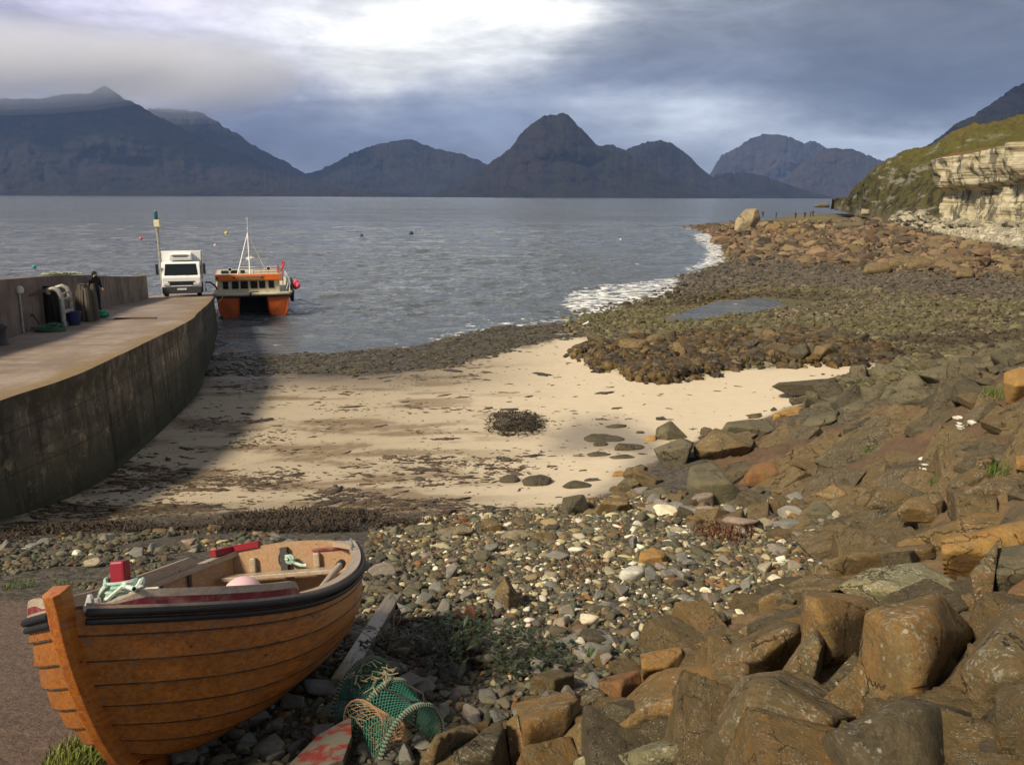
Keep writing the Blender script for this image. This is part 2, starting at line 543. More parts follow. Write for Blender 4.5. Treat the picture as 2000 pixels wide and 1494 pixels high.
def onground(px, py):
    """where the line of sight meets the finished ground"""
    r = ray(px, py); d = np.exp(np.linspace(log(2.0), log(420), 2500))
    X = r[0] / r[1] * d; Z = CAMH + r[2] / r[1] * d
    k = np.where(Z < height(X, d))[0]
    if len(k) == 0: return CAM + r * (200 / r[1])
    t = d[k[0]]
    return np.array([r[0] / r[1] * t, t, CAMH + r[2] / r[1] * t])


def build_terrain():
    az = np.radians(np.linspace(-46, 46, 760)); d = np.exp(np.linspace(log(1.6), log(430), 760))
    D, A = np.meshgrid(d, az, indexing='ij')
    X = (D * np.sin(A)).ravel(); Y = (D * np.cos(A)).ravel()
    z = baseh(X, Y)
    px, py = proj(np.column_stack([X, Y, z]))
    P2 = np.column_stack([X, Y])
    dist = np.hypot(X, Y)
    # ragged region borders
    wob = (fbm(P2 * 0.9, 4, 31) - 0.5)
    wob2 = (fbm(P2 * 3.0, 3, 37) - 0.5)
    jit = wob * 60 * np.clip(20 / dist, 0.25, 2.0) + wob2 * 25 * np.clip(20 / dist, 0.25, 2)
    R = lambda poly, soft=14: sm(polydist(px, py, poly) + jit, -soft, soft)
    sand = R(SAND); weed = R(TIDEWEED, 10) * (0.25 + .75 * sm(fbm(P2 * np.array([.5, 1.0]), 4, 66, .6), .40, .52)); track = R(TRACK, 30); kelp = R(KELPBED, 12); dark = R(DARKROCK, 14)
    brown = R(BROWNSLOPE, 20); rip = R(RIPRAP, 25); wet = R(WETRUN, 45); red = R(REDROCKS, 12); band = R(DARKBAND, 10); pale = R(PALESLOPE, 10)
    far = sm(dist, 40, 60)
    sand = sand * (1 - kelp) * (1 - dark * 0.8)
    # relief
    rough = 0.035 * np.ones(len(z))                       # shingle
    rough = rough * (1 - sand) + 0.012 * sand
    rough += far * (1 - sand) * 0.10 + red * 0.45 + kelp * 0.10 + dark * 0.22 + brown * 0.10 + rip * 0.12 + band * .15
    rough *= (1 - 0.8 * track)
    n1 = fbm(P2 * 0.55, 5, 3, 0.55, True) - 0.55
    n2 = fbm(P2 * 2.6, 4, 9) - 0.5
    slant = fbm(np.column_stack([(X * 0.8 + Y * 0.55) * 1.4, (Y * 0.8 - X * 0.55) * 0.35]), 5, 13, 0.6, True) - 0.55
    z = z + rough * (n1 * 1.6 + n2 * 0.9) + brown * 0.42 * slant + rip * 0.20 * slant
    z = np.where(red > 0, z + red * 1.0 * (fbm(P2 * 0.12, 4, 5) - 0.45), z)
    z = z - 0.13 * rip - 0.16 * brown * (1 - rip) + 0.10 * np.maximum(brown, rip) * (n2)
    z = z + kelp * (0.22 + 0.5 * (fbm(P2 * 0.5, 3, 77) - 0.4)) + dark * 0.25 * (fbm(P2 * 0.35, 3, 71) - 0.3)
    # colours of the ground itself
    c = np.tile(np.array([0.085, 0.074, 0.058]), (len(z), 1))
    g = fbm(P2 * 0.8, 4, 51); g2 = fbm(P2 * 0.09, 3, 53)
    c = lerp(c, (0.15, 0.125, 0.055), far * (1 - sand))
    c = lerp(c, (0.085, 0.08, 0.045), far * sm(g2, 0.48, 0.62) * 0.8)
    c = lerp(c, (0.17, 0.11, 0.07), red); c = lerp(c, (0.12, 0.085, 0.05), red * sm(g, .5, .7))
    c = lerp(c, (0.105, 0.085, 0.065), band * 0.9)
    c = lerp(c, (0.36, 0.33, 0.25), pale)
    c = lerp(c, (0.045, 0.04, 0.03), weed)
    c = lerp(c, (0.085, 0.055, 0.024), kelp)
    c = lerp(c, (0.098, 0.080, 0.052), dark)
    c = lerp(c, (0.12, 0.078, 0.048), brown)
    c = lerp(c, (0.17, 0.10, 0.055), brown * sm(g, 0.5, 0.72) * 0.7)
    c = lerp(c, (0.175, 0.118, 0.062), rip); c = lerp(c, (0.10, 0.078, 0.05), rip * sm(g, .48, .6))
    c = lerp(c, (0.150, 0.105, 0.083), track)
    # sand: cream where dry, browner and stained towards the pier
    sc = np.tile(np.array([0.585, 0.50, 0.375]), (len(z), 1))
    stain = sm(px, 1150, 700) * 0.8
    streak = fbm(np.column_stack([X * 0.35, Y * 1.2]), 5, 61, 0.6)
    sc = lerp(sc, (0.285, 0.232, 0.165), stain * (0.70 + 0.30 * sm(streak, .4, .6)))
    sc = lerp(sc, (0.17, 0.12, 0.07), stain * sm(streak, .52, .62) * 0.95)
    sc = lerp(sc, (0.22, 0.19, 0.155), np.clip(wet, 0, 1) * 0.7)
    sc = lerp(sc, (0.17, 0.13, 0.085), sm(py, 775, 735) * stain)
    sc = lerp(sc, (0.22, 0.18, 0.12), sm(py, 975, 1005) * 0.7)
    c = lerp(c, sc, sand)
    damp = np.clip(wet * 0.6 * sand + weed * 0.5 + sm(z, 0.35, 0.05) * 0.5 + sand * sm(py, 790, 730) * stain * .6, 0, 1)
    pebb = np.clip((1 - sand) * (1 - brown * .8) * (1 - rip) * (1 - track * .7), 0, 1)
    V = np.column_stack([X, Y, z])
    TERR.update(az=az, ld=np.log(d), Z=z.reshape(len(d), len(az)), V=V, px=px, py=py, dist=dist, sand=sand, kelp=kelp, dark=dark, stain=stain, red=red, weed=weed)
    me = fastmesh('beach', V, gridfaces(len(d), len(az)), M_GROUND, True, c, fac={'damp': damp, 'pebb': pebb, 'sand': sand, 'stain': 0.15 + 0.85 * stain})
    o = link('beach', me); tag(o, kind='structure')
    return o


def mat_ground():
    def f(t, b):
        p = t.geo(); col = t.attr('Col'); damp = t.attr('damp', 'Fac'); pebb = t.attr('pebb', 'Fac'); sand = t.attr('sand', 'Fac'); stn = t.attr('stain', 'Fac')
        n = t.noise(p, 2.2, 8, 0.7); n2 = t.noise(p, 22.0, 6, 0.7)
        v = t.voro(p, 9.0, 'F1', 'Color'); vd = t.voro(p, 9.0, 'F1', 'Distance')
        v2 = t.voro(p, 24.0, 'F1', 'Color'); vd2 = t.voro(p, 24.0)
        hsv = t.n.new('ShaderNodeSeparateColor'); t.l.new(v, hsv.inputs[0])
        hs2 = t.n.new('ShaderNodeSeparateColor'); t.l.new(v2, hs2.inputs[0])
        k = t.math('ADD', t.math('MULTIPLY', hsv.outputs[0], 1.0), t.math('MULTIPLY', hs2.outputs[1], 0.9))
        pv = t.math('ADD', 0.35, t.math('MULTIPLY', k, 0.72))
        kk = t.math('ADD', t.math('MULTIPLY', pv, pebb), t.math('SUBTRACT', 1.0, pebb))
        kn = t.math('ADD', 0.55, t.math('MULTIPLY', n2, 0.9))
        kn = t.math('ADD', t.math('MULTIPLY', kn, t.math('SUBTRACT', 1.0, sand)), t.math('MULTIPLY', t.math('ADD', 0.9, t.math('MULTIPLY', n, 0.2)), sand))
        tot = t.math('MULTIPLY', kk, kn)
        cs = t.n.new('ShaderNodeCombineXYZ')
        for i in range(3): t.l.new(tot, cs.inputs[i])
        c = t.vmul(col, cs.outputs[0])
        c = t.mix(t.math('MULTIPLY', damp, 0.35), c, (0.03, 0.03, 0.03))
        sx = t.noise(t.vmul(p, (2.2, 6.5, 1)), 1.0, 8, 0.72, dist=0.3); sb = t.noise(p, 0.35, 4, 0.6)
        cr = t.math('MULTIPLY', t.math('MULTIPLY', t.step(sx, 0.60, 0.645), t.step(sb, 0.44, 0.56)), t.math('MULTIPLY', sand, stn))
        c = t.mix(t.math('MULTIPLY', cr, 0.8), c, (0.07, 0.048, 0.028))
        t.put(b.inputs['Base Color'], c)
        t.put(b.inputs['Roughness'], t.math('SUBTRACT', 0.92, t.math('MULTIPLY', damp, 0.62)))
        h = t.math('SUBTRACT', 0.0, t.math('ADD', t.math('MULTIPLY', vd, 1.0), t.math('MULTIPLY', vd2, 0.4)))
        h = t.math('MULTIPLY', h, pebb)
        h2 = t.math('MULTIPLY', n2, t.math('SUBTRACT', 1.05, t.math('MULTIPLY', sand, 0.9)))
        rip = t.noise(t.vmul(p, (1.1, 4.5, 1)), 1.6, 4, .6, dist=.8); h3 = t.math('ADD', t.math('MULTIPLY', n, 0.8), t.math('MULTIPLY', rip, t.math('MULTIPLY', sand, .5)))
        t.put(b.inputs['Normal'], t.bump(t.math('ADD', t.math('ADD', h, h2), h3), 0.7, 0.05))
    return mat('ground', f)


M_GROUND = mat_ground()

# ------------------------------------------------------------------ sea
FOAM_POLYS = [[(1090, 590), (1110, 568), (1160, 556), (1250, 548), (1330, 538), (1345, 572), (1270, 595), (1200, 615), (1140, 628), (1110, 610)],
              [(1345, 455), (1385, 450), (1425, 468), (1442, 492), (1436, 514), (1350, 532), (1325, 526), (1365, 508), (1375, 488), (1350, 468)],
              [(1300, 543), (1330, 532), (1350, 540), (1335, 556)], [(1325, 444), (1355, 440), (1362, 450), (1335, 452)]]


def build_sea():
    az = np.radians(np.linspace(-44, 44, 860))
    d = np.concatenate([np.exp(np.linspace(log(26), log(420), 780))[:-1], np.exp(np.linspace(log(420), log(14000), 150))])
    D, A = np.meshgrid(d, az, indexing='ij')
    X = (D * np.sin(A)).ravel(); Y = (D * np.cos(A)).ravel()
    rng = np.random.default_rng(5)
    z = np.zeros(len(X)); dd = np.hypot(X, Y)
    wx = X + 1.5 * (fbm(np.column_stack([X, Y]) * 0.12, 2, 1) - 0.5) * 4; wy = Y + 4 * (fbm(np.column_stack([X, Y]) * 0.12, 2, 2) - 0.5)
    patch = 0.55 + 0.9 * fbm(np.column_stack([X * 0.03, Y * 0.05]), 3, 8)
    for i in range(30):
        L = 0.8 * (1.083 ** i) * rng.uniform(0.9, 1.1)
        th = radians(-62) + rng.normal() * 0.55
        k = 2 * pi / L; a = 0.016 * L ** 0.62
        ph = (wx * cos(th) + wy * sin(th)) * k + rng.uniform(0, 6.28)
        fade = np.clip((L * 90 - dd) / (L * 60), 0, 1) * np.clip((420 - dd) / 200, 0, 1)
        z += a * fade * (1 - 2 * np.abs(np.sin(ph / 2)) ** 0.9 + 0.25)
    z *= patch
    bh = baseh(X, Y)
    calm = 0.25 + 0.75 * sm(-bh, 0.0, 1.2)
    z = z * calm * 0.75
    px, py = proj(np.column_stack([X, Y, 0 * X]))
    foam = np.zeros(len(X))
    for i, fp in enumerate(FOAM_POLYS):
        foam = np.maximum(foam, sm(polydist(px, py, fp), -6, 16))
    nearshore = sm(bh, -0.32, -0.03) * (bh < 0.25) * sm(px, 690, 900) * (px < 1445) * 0.75
    foam = np.maximum(foam, nearshore)
    V = np.column_stack([X, Y, z])
    o = link('sea', fastmesh('sea', V, gridfaces(len(d), len(az)), M_SEA, True, fac={'foam': foam}))
    tag(o, kind='structure'); return o


def mat_sea():
    def f(t, b):
        p = t.geo(); foam = t.attr('foam', 'Fac')
        q = t.vmul(p, (0.75, 1.0, 1.0))
        n = t.noise(q, 0.55, 7, 0.62, dist=0.4); n2 = t.noise(q, 0.09, 6, 0.66); n3 = t.noise(q, 0.02, 5, 0.6)
        fn = t.noise(t.vmul(p, (0.8, 1.3, 1)), 1.1, 8, 0.72)
        fo = t.step(t.math('ADD', t.math('MULTIPLY', foam, 0.43), t.math('MULTIPLY', t.math('SUBTRACT', fn, 0.5), 2.6)), 0.36, 0.52)
        cap = t.math('MULTIPLY', t.step(t.noise(t.vmul(p, (0.10, 0.22, 1)), 1.0, 6, 0.75), 0.745, 0.79), 0.0)
        fo = t.math('MAXIMUM', fo, cap)
        t.put(b.inputs['Base Color'], t.mix(fo, (0.095, 0.110, 0.124), (0.82, 0.83, 0.82)))
        gust = t.step(t.noise(t.vmul(p, (.010, .035, 1)), 1.0, 6, .65), .35, .65)
        t.put(b.inputs['Roughness'], t.math('ADD', t.math('ADD', 0.07, t.math('MULTIPLY', gust, .09)), t.math('MULTIPLY', fo, 0.7)))
        b.inputs['IOR'].default_value = 1.33; b.inputs['Specular IOR Level'].default_value = 0.5
        h = t.math('ADD', t.math('MULTIPLY', n, 0.5), t.math('ADD', t.math('MULTIPLY', n2, 3.0), t.math('MULTIPLY', n3, 3.0)))
        t.put(b.inputs['Normal'], t.bump(h, 1.0, 0.85))
    return mat('sea_water', f)


M_SEA = mat_sea()

# ------------------------------------------------------------------ mountains across the water
def mat_mountain(name, c1, c2, c3, sc=0.004):
    def f(t, b):
        p = t.geo()
        n = t.noise(t.vmul(p, (1, .4, 1.6)), sc, 9, 0.65); n2 = t.noise(t.vmul(p, (1, .3, 1.3)), sc * 3.2, 10, 0.74)
        c = t.mix(t.step(n, 0.42, 0.6), c1, c2)
        c = t.mix(t.step(n2, 0.49, 0.58), c, c3)
        t.put(b.inputs['Base Color'], c); b.inputs['Roughness'].default_value = 0.95; b.inputs['Specular IOR Level'].default_value = 0.05
        t.put(b.inputs['Normal'], t.bump(t.math('ADD', n, t.math('MULTIPLY', n2, 0.5)), 1.0, 90.0))
    return mat(name, f)


def mountain(name, prof, d_base, d_crest, m, seed, amp=0.10, base_py=None, gully=1.0, rug=1.0):
    prof = np.array(prof, float)
    n = 420; pxs = np.linspace(prof[0, 0], prof[-1, 0], n)
    pys = np.interp(pxs, prof[:, 0], prof[:, 1])
    lin = np.linspace(0, 1, n)
    pys = pys + (fbm(np.column_stack([pxs * 0.03, 0 * pxs + seed]), 4, seed) - 0.5) * 7 * np.clip((384 - pys) / 60, 0, 1)
    pys = pys + (fbm(np.column_stack([pxs * 0.11, 0 * pxs + seed]), 5, seed + 2, .6, True) - 0.55) * 7 * rug * np.clip((384 - pys) / 60, 0, 1)
    rows = []; nt = 90
    az = []; zc = []
    for x, y in zip(pxs, pys):
        q = atd(x, y, d_crest); az.append(q[0] / q[1]); zc.append(max(q[2], 2.0))
    az = np.array(az); zc = np.array(zc)
    T = np.concatenate([np.linspace(0, 1, nt), np.linspace(1.06, 1.6, 10)])
    for t in T:
        if t <= 1:
            d = d_base + (d_crest - d_base) * t
            d = np.full(n, d)
            prof_t = (0.32 * t + 0.68 * t ** 1.75)
            z = zc * prof_t
            g = fbm(np.column_stack([az * d_crest * 0.0045 + 1.6 * t + 0.9 * t * np.sin(pxs * 0.012), np.full(n, t * 1.6), np.full(n, seed)]), 5, seed + 3, 0.55, True) - 0.5
            g2 = fbm(np.column_stack([az * d_crest * 0.002, np.full(n, t * 2.4), np.full(n, seed + 9.)]), 4, seed + 5) - 0.5
            env = math.sin(pi * min(1, t * 1.0)) ** 0.8 if t < 1 else 0
            z = z + zc * env * (0.35 * amp * g * gully + 2.2 * amp * g2) * (0.55 + 0.45 * np.clip(zc / 400, 0, 1))
            # stay below the line of sight to the crest
            q3 = np.column_stack([az * d_crest * 0.0022, z * 0.0026, np.full(n, seed * 1.7) + t * .6])
            d = d + math.sin(pi * t) ** .7 * (d_crest - d_base) * (0.42 * (fbm(q3, 5, seed + 31, .5, True) - .55) + 0.10 * (fbm(q3 * 3.1, 4, seed + 37, .5, True) - .55))
            lim = CAMH + (zc - CAMH) * d / d_crest
            z = np.minimum(z, lim - (1 - t) * 0.02 * zc) if t < 1 else zc
        else:
            d = np.full(n, d_crest + (d_crest - d_base) * (t - 1)); z = zc * (1 - (t - 1) / 0.6 * 1.0)
        rows.append(np.column_stack([az * d, d, z - (3 if t == 0 else 0)]))
    V = np.concatenate(rows)
    o = link(name, fastmesh(name, V, gridfaces(len(T), n), m, True))
    tag(o, kind='structure'); return o


def build_mountains():
    mA = mat_mountain('heather_slope', (0.034, 0.026, 0.022), (0.026, 0.027, 0.016), (0.013, 0.013, 0.014), 0.004)  # slope colours kept dark to stand in for cloud shadow on the mountains
    mB = mat_mountain('far_slope', (0.024, 0.024, 0.025), (0.028, 0.025, 0.018), (0.012, 0.013, 0.015), 0.003)
    mC = mat_mountain('pale_slope', (0.040, 0.040, 0.042), (0.055, 0.042, 0.035), (0.028, 0.028, 0.032), 0.003)
    mountain('mountain', [(-420, 200), (-200, 190), (0, 194), (60, 192), (130, 184), (180, 180), (205, 166), (240, 190), (270, 206), (330, 236), (400, 276), (470, 301), (520, 322), (560, 336), (600, 347), (700, 373), (780, 386)], 4500, 5900, mA, 11)
    mountain('mountain', [(200, 262), (290, 214), (345, 214), (390, 217), (420, 235), (470, 268), (500, 285), (560, 315), (600, 341), (650, 382)], 6200, 7200, mB, 21)
    mountain('mountain', [(520, 386), (590, 345), (640, 325), (680, 302), (740, 281), (800, 273), (850, 291), (900, 300), (945, 318), (1000, 350), (1050, 386)], 6000, 6900, mB, 31)
    mountain('mountain', [(560, 385), (620, 368), (700, 372), (760, 376), (840, 384)], 4700, 5000, mA, 35)
    mountain('mountain', [(800, 387), (850, 380), (890, 362), (930, 336), (975, 307), (1000, 286), (1015, 262), (1040, 240), (1060, 226), (1075, 222), (1088, 225), (1100, 220), (1115, 229), (1130, 247), (1150, 265), (1175, 287),
                          (1200, 296), (1225, 300), (1300, 345), (1360, 372), (1440, 390)], 4300, 5050, mA, 41, 0.14)
    mountain('mountain', [(1120, 340), (1165, 286), (1195, 283), (1216, 296), (1240, 285), (1265, 277), (1290, 274), (1320, 285), (1350, 310), (1380, 336), (1410, 362), (1440, 388)], 5100, 5900, mB, 51)
    mountain('mountain', [(1360, 380), (1390, 335), (1410, 305), (1440, 288), (1470, 270), (1490, 263), (1520, 263), (1545, 270), (1570, 278), (1585, 274), (1605, 282), (1640, 305), (1700, 345), (1760, 388)], 8000, 9000, mC, 61, 0.08)
    mountain('mountain', [(1500, 388), (1540, 345), (1565, 318), (1600, 296), (1625, 288), (1660, 292), (1700, 303), (1725, 315), (1750, 330), (1800, 370), (1850, 389)], 6600, 7300, mC, 71, 0.10)
    mountain('mountain', [(1340, 390), (1400, 340), (1450, 336), (1490, 344), (1560, 368), (1640, 390)], 5200, 5700, mB, 81)
    mountain('mountain', [(1690, 388), (1735, 330), (1780, 303), (1830, 270), (1870, 240), (1900, 226), (1950, 195), (1975, 172), (2000, 165), (2080, 120), (2200, 85), (2400, 70)], 2600, 3500, mB, 91)


# ------------------------------------------------------------------ headland and cliff at the end of the bay
def sheet(name, cols_px, prof, m, seed, amp, nt=70, ncol=240, depth_back=60, freq=0.25):
    """hillside: for each column of sight a foot (py, d) and a crest (py, d)"""
    prof = np.array(prof, float)               # px, py_foot, d_foot, py_crest, d_crest
    pxs = np.linspace(prof[0, 0], prof[-1, 0], ncol)
    I = lambda k: np.interp(pxs, prof[:, 0], prof[:, k])
    pf, df, pc, dc = I(1), I(2), I(3), I(4)
    F = np.array([atd(x, y, d) for x, y, d in zip(pxs, pf, df)]); K = np.array([atd(x, y, d) for x, y, d in zip(pxs, pc, dc)])
    T = np.concatenate([np.linspace(0, 1, nt), np.linspace(1.05, 2.2, 12)])
    rows = []
    for t in T:
        if t <= 1:
            P = F + (K - F) * t
            P[:, 2] = F[:, 2] + (K[:, 2] - F[:, 2]) * (1 - (1 - t) ** 1.35)
        else:
            P = K + (K - F) / np.linalg.norm((K - F)[:, :2], axis=1)[:, None] * (t - 1) * depth_back
            P[:, 2] = K[:, 2] + 1.2 * (t - 1) - 4 * (t - 1) ** 2
        rows.append(P)
    V = np.concatenate(rows)
    n = fbm(V * freq, 5, seed, 0.55) - 0.5
    tt = np.repeat(T, ncol)
    V[:, 2] += amp * n * np.clip(tt * 4, 0.1, 1) + 1.7 * (fbm(V * .42, 5, seed + 8, .6, True) - .55) * np.clip(tt * 4, 0.1, 1)
    V[:, 0] += amp * (fbm(V * freq + 40, 4, seed + 1) - 0.5) * (tt < 1)
    V[tt == 0, 2] -= 2
    o = link(name, fastmesh(name, V, gridfaces(len(T), ncol), m, True))
    tag(o, kind='structure'); return o


def mat_hill():
    def f(t, b):
        p = t.geo()
        n = t.noise(t.vmul(p, (1, 1, 0.5)), 0.10, 8, 0.68); n2 = t.noise(t.vmul(p, (1, 1, 0.4)), 0.5, 8, 0.7); n3 = t.noise(p, 0.035, 5, 0.6)
        nz = t.n.new('ShaderNodeNewGeometry').outputs['Normal']
        sp = t.n.new('ShaderNodeSeparateXYZ'); t.l.new(nz, sp.inputs[0])
        sz = t.n.new('ShaderNodeSeparateXYZ'); t.l.new(p, sz.inputs[0])
        c = t.mix(t.step(n2, 0.42, 0.6), (0.085, 0.078, 0.032), (0.034, 0.031, 0.018))
        c = t.mix(t.math('MULTIPLY', t.step(n3, 0.5, 0.62), t.step(sz.outputs[2], 15.0, 24.0)), c, (0.15, 0.075, 0.03))
        hi = t.step(t.math('ADD', sz.outputs[2], t.math('MULTIPLY', n, 10)), 14.0, 27.0)
        c = t.mix(t.math('MULTIPLY', hi, 0.6), c, (0.115, 0.105, 0.028))
        lo = t.step(t.math('ADD', sz.outputs[2], t.math('MULTIPLY', n, 12)), 12.0, 6.0)
        c = t.mix(t.math('MULTIPLY', lo, 0.8), c, (0.13, 0.115, 0.085))
        crag = t.math('MULTIPLY', t.step(t.noise(t.vmul(p, (.4, .4, 1.4)), .30, 8, .7), 0.53, 0.62), t.step(sp.outputs[2], 0.95, 0.6))
        c = t.mix(crag, c, (0.20, 0.19, 0.15))
        t.put(b.inputs['Base Color'], c); b.inputs['Roughness'].default_value = 0.95; b.inputs['Specular IOR Level'].default_value = 0.1
        t.put(b.inputs['Normal'], t.bump(t.math('ADD', n, n2), 1.0, 0.9))
    return mat('hill_grass', f)


def mat_cliff():
    def f(t, b):
        p = t.geo()
        lay = t.noise(t.vmul(p, (0.05, 0.05, 1.0)), 1.5, 8, 0.62); n = t.noise(p, 0.35, 8, 0.68); n2 = t.noise(t.vmul(p, (1, 1, 0.22)), 0.45, 6, 0.65)
        c = t.mix(t.step(n, 0.42, 0.62), (0.47, 0.43, 0.31), (0.34, 0.29, 0.18))
        c = t.mix(t.math('MULTIPLY', t.step(lay, 0.54, 0.62), 0.75), c, (0.16, 0.12, 0.07))
        c = t.mix(t.math('MULTIPLY', t.step(n2, 0.51, 0.57), 0.9), c, (0.10, 0.092, 0.065))
        sz = t.n.new('ShaderNodeSeparateXYZ'); t.l.new(p, sz.inputs[0])
        sp = t.n.new('ShaderNodeSeparateXYZ'); t.l.new(t.n.new('ShaderNodeNewGeometry').outputs['Normal'], sp.inputs[0])
        grass = t.step(t.math('ADD', sp.outputs[2], t.math('MULTIPLY', t.math('SUBTRACT', n, 0.5), 0.5)), 0.55, 0.75)
        grass = t.math('MULTIPLY', grass, t.step(sz.outputs[2], 10.5, 12.5))
        c = t.mix(grass, c, t.mix(t.step(n, .45, .6), (0.16, 0.075, 0.028), (0.10, 0.10, 0.03)))
        t.put(b.inputs['Base Color'], c); b.inputs['Roughness'].default_value = 0.9
        t.put(b.inputs['Normal'], t.bump(t.math('ADD', t.math('MULTIPLY', lay, 1.4), n), 0.9, 0.5))
    return mat('cliff_rock', f)


def build_headland():
    mh = mat_hill()
    sheet('hill', [], [(1625, 400, 330, 398, 335), (1655, 402, 300, 392, 320), (1675, 408, 270, 368, 300), (1690, 412, 250, 350, 285), (1720, 416, 235, 320, 270), (1760, 420, 220, 307, 262),
                       (1800, 424, 205, 297, 255), (1850, 428, 190, 276, 250), (1930, 430, 180, 250, 245), (2000, 430, 170, 224, 240), (2150, 430, 160, 180, 230), (2300, 430, 150, 150, 220)], mh, 5, 7.0, freq=0.09)
    # layered limestone cliff: a curved face with overhanging beds
    mc = mat_cliff()
    top = np.array([(1800, 330, 168), (1815, 318, 160), (1830, 314, 152), (1880, 305, 146), (1930, 296, 138), (2000, 280, 128), (2100, 262, 115), (2300, 235, 95)], float)
    foot = np.array([(1800, 425, 166), (1815, 438, 158), (1830, 446, 150), (1880, 448, 144), (1930, 447, 136), (2000, 444, 126), (2100, 448, 113), (2300, 460, 93)], float)
    n = 300; pxs = np.linspace(1800, 2300, n); nt = 130
    Tt = np.array([atd(x, np.interp(x, top[:, 0], top[:, 1]), np.interp(x, top[:, 0], top[:, 2])) for x in pxs])
    Ft = np.array([atd(x, np.interp(x, foot[:, 0], foot[:, 1]), np.interp(x, foot[:, 0], foot[:, 2])) for x in pxs])
    tang = np.gradient(Tt[:, :2], axis=0); tang /= np.linalg.norm(tang, axis=1)[:, None]
    nrm = np.column_stack([tang[:, 1], -tang[:, 0]])
    nrm *= np.sign((nrm * (-Tt[:, :2])).sum(1))[:, None]
    rows = []
    H = np.linspace(0, 1, nt)
    for h in H:
        P = Ft + (Tt - Ft) * h
        q = np.column_stack([pxs * 0.02, np.full(n, 0.), np.full(n, h * 1.0)])
        col = fbm(np.column_stack([pxs * 0.035, np.full(n, h * 1.2)]), 4, 3, .55) - 0.5
        bed = fbm(np.column_stack([pxs * 0.014 + 0.6 * np.sin(pxs * .02), h * 5.5 + 0.0012 * (pxs - 1800) * 3]), 3, 17, .55) - 0.5
        over = 1.0 * sm(np.array([h]), .52, .60)[0] - 1.3 * max(0, 0.5 - abs(h - 0.45)) * 0.9
        off = 4.2 * col + 1.6 * bed + 1.8 * over + (fbm(np.column_stack([pxs * 0.12, np.full(n, h * 7)]), 4, 23) - .5) * 1.3
        off -= 4.0 * (1 - sm(pxs, 1800, 1835))
        P = P.copy(); P[:, :2] += nrm * off[:, None]
        if h == 0: P[:, 2] -= 2.5
        rows.append(P)
    for k, (bk, dz) in enumerate([(0.6, .25), (2, .7), (5, 1.3), (10, 2.2), (18, 3.6), (30, 5), (45, 5)]):
        P = Tt.copy(); P[:, :2] -= nrm * bk; P[:, 2] += dz + 1.2 * (fbm(np.column_stack([pxs * 0.05, np.full(n, bk)]), 3, 7) - .5); rows.append(P)
    V = np.concatenate(rows)
    o = link('cliff', fastmesh('cliff', V, gridfaces(len(rows), n), mc, True)); tag(o, kind='structure')


def build_mist():
    m = bpy.data.materials.new('mist'); m.use_nodes = True; nt = m.node_tree; nt.nodes.clear()
    out = nt.nodes.new('ShaderNodeOutputMaterial'); v = nt.nodes.new('ShaderNodeVolumePrincipled')
    v.inputs['Color'].default_value = (0.955, 0.965, 1.0, 1); v.inputs['Density'].default_value = 0.00055
    nt.links.new(v.outputs[0], out.inputs['Volume'])
    mb = MB()
    for (x, y, d, a, b_, c) in [(-60 + 10 * k, 124, 5450 + 30 * k, 1500 - 90 * k, 420 - 15 * k, 300 - 32 * k) for k in range(7)] + [(350 + 8 * k, 150, 6500, 950 - 60 * k, 380, 330 - 40 * k) for k in range(5)]:
        q = atd(x, y, d); o = MB().sphere((0, 0, 0), 1.0, 40, 24, (a, b_, c)).build('mist', m, smooth=True); o.location = q; tag(o, kind='stuff')


def build_haze():
    m = bpy.data.materials.new('haze'); m.use_nodes = True; nt = m.node_tree; nt.nodes.clear()
    out = nt.nodes.new('ShaderNodeOutputMaterial'); v = nt.nodes.new('ShaderNodeVolumePrincipled')
    v.inputs['Color'].default_value = (0.34, 0.52, 1.0, 1); v.inputs['Density'].default_value = HAZE
    v.inputs['Anisotropy'].default_value = 0.0
    nt.links.new(v.outputs[0], out.inputs['Volume'])
    o = MB().box((0, 5500, 745), (24000, 17000, 1510)).build('haze', m); tag(o, kind='stuff')
    return o


HAZE = 4.0e-5

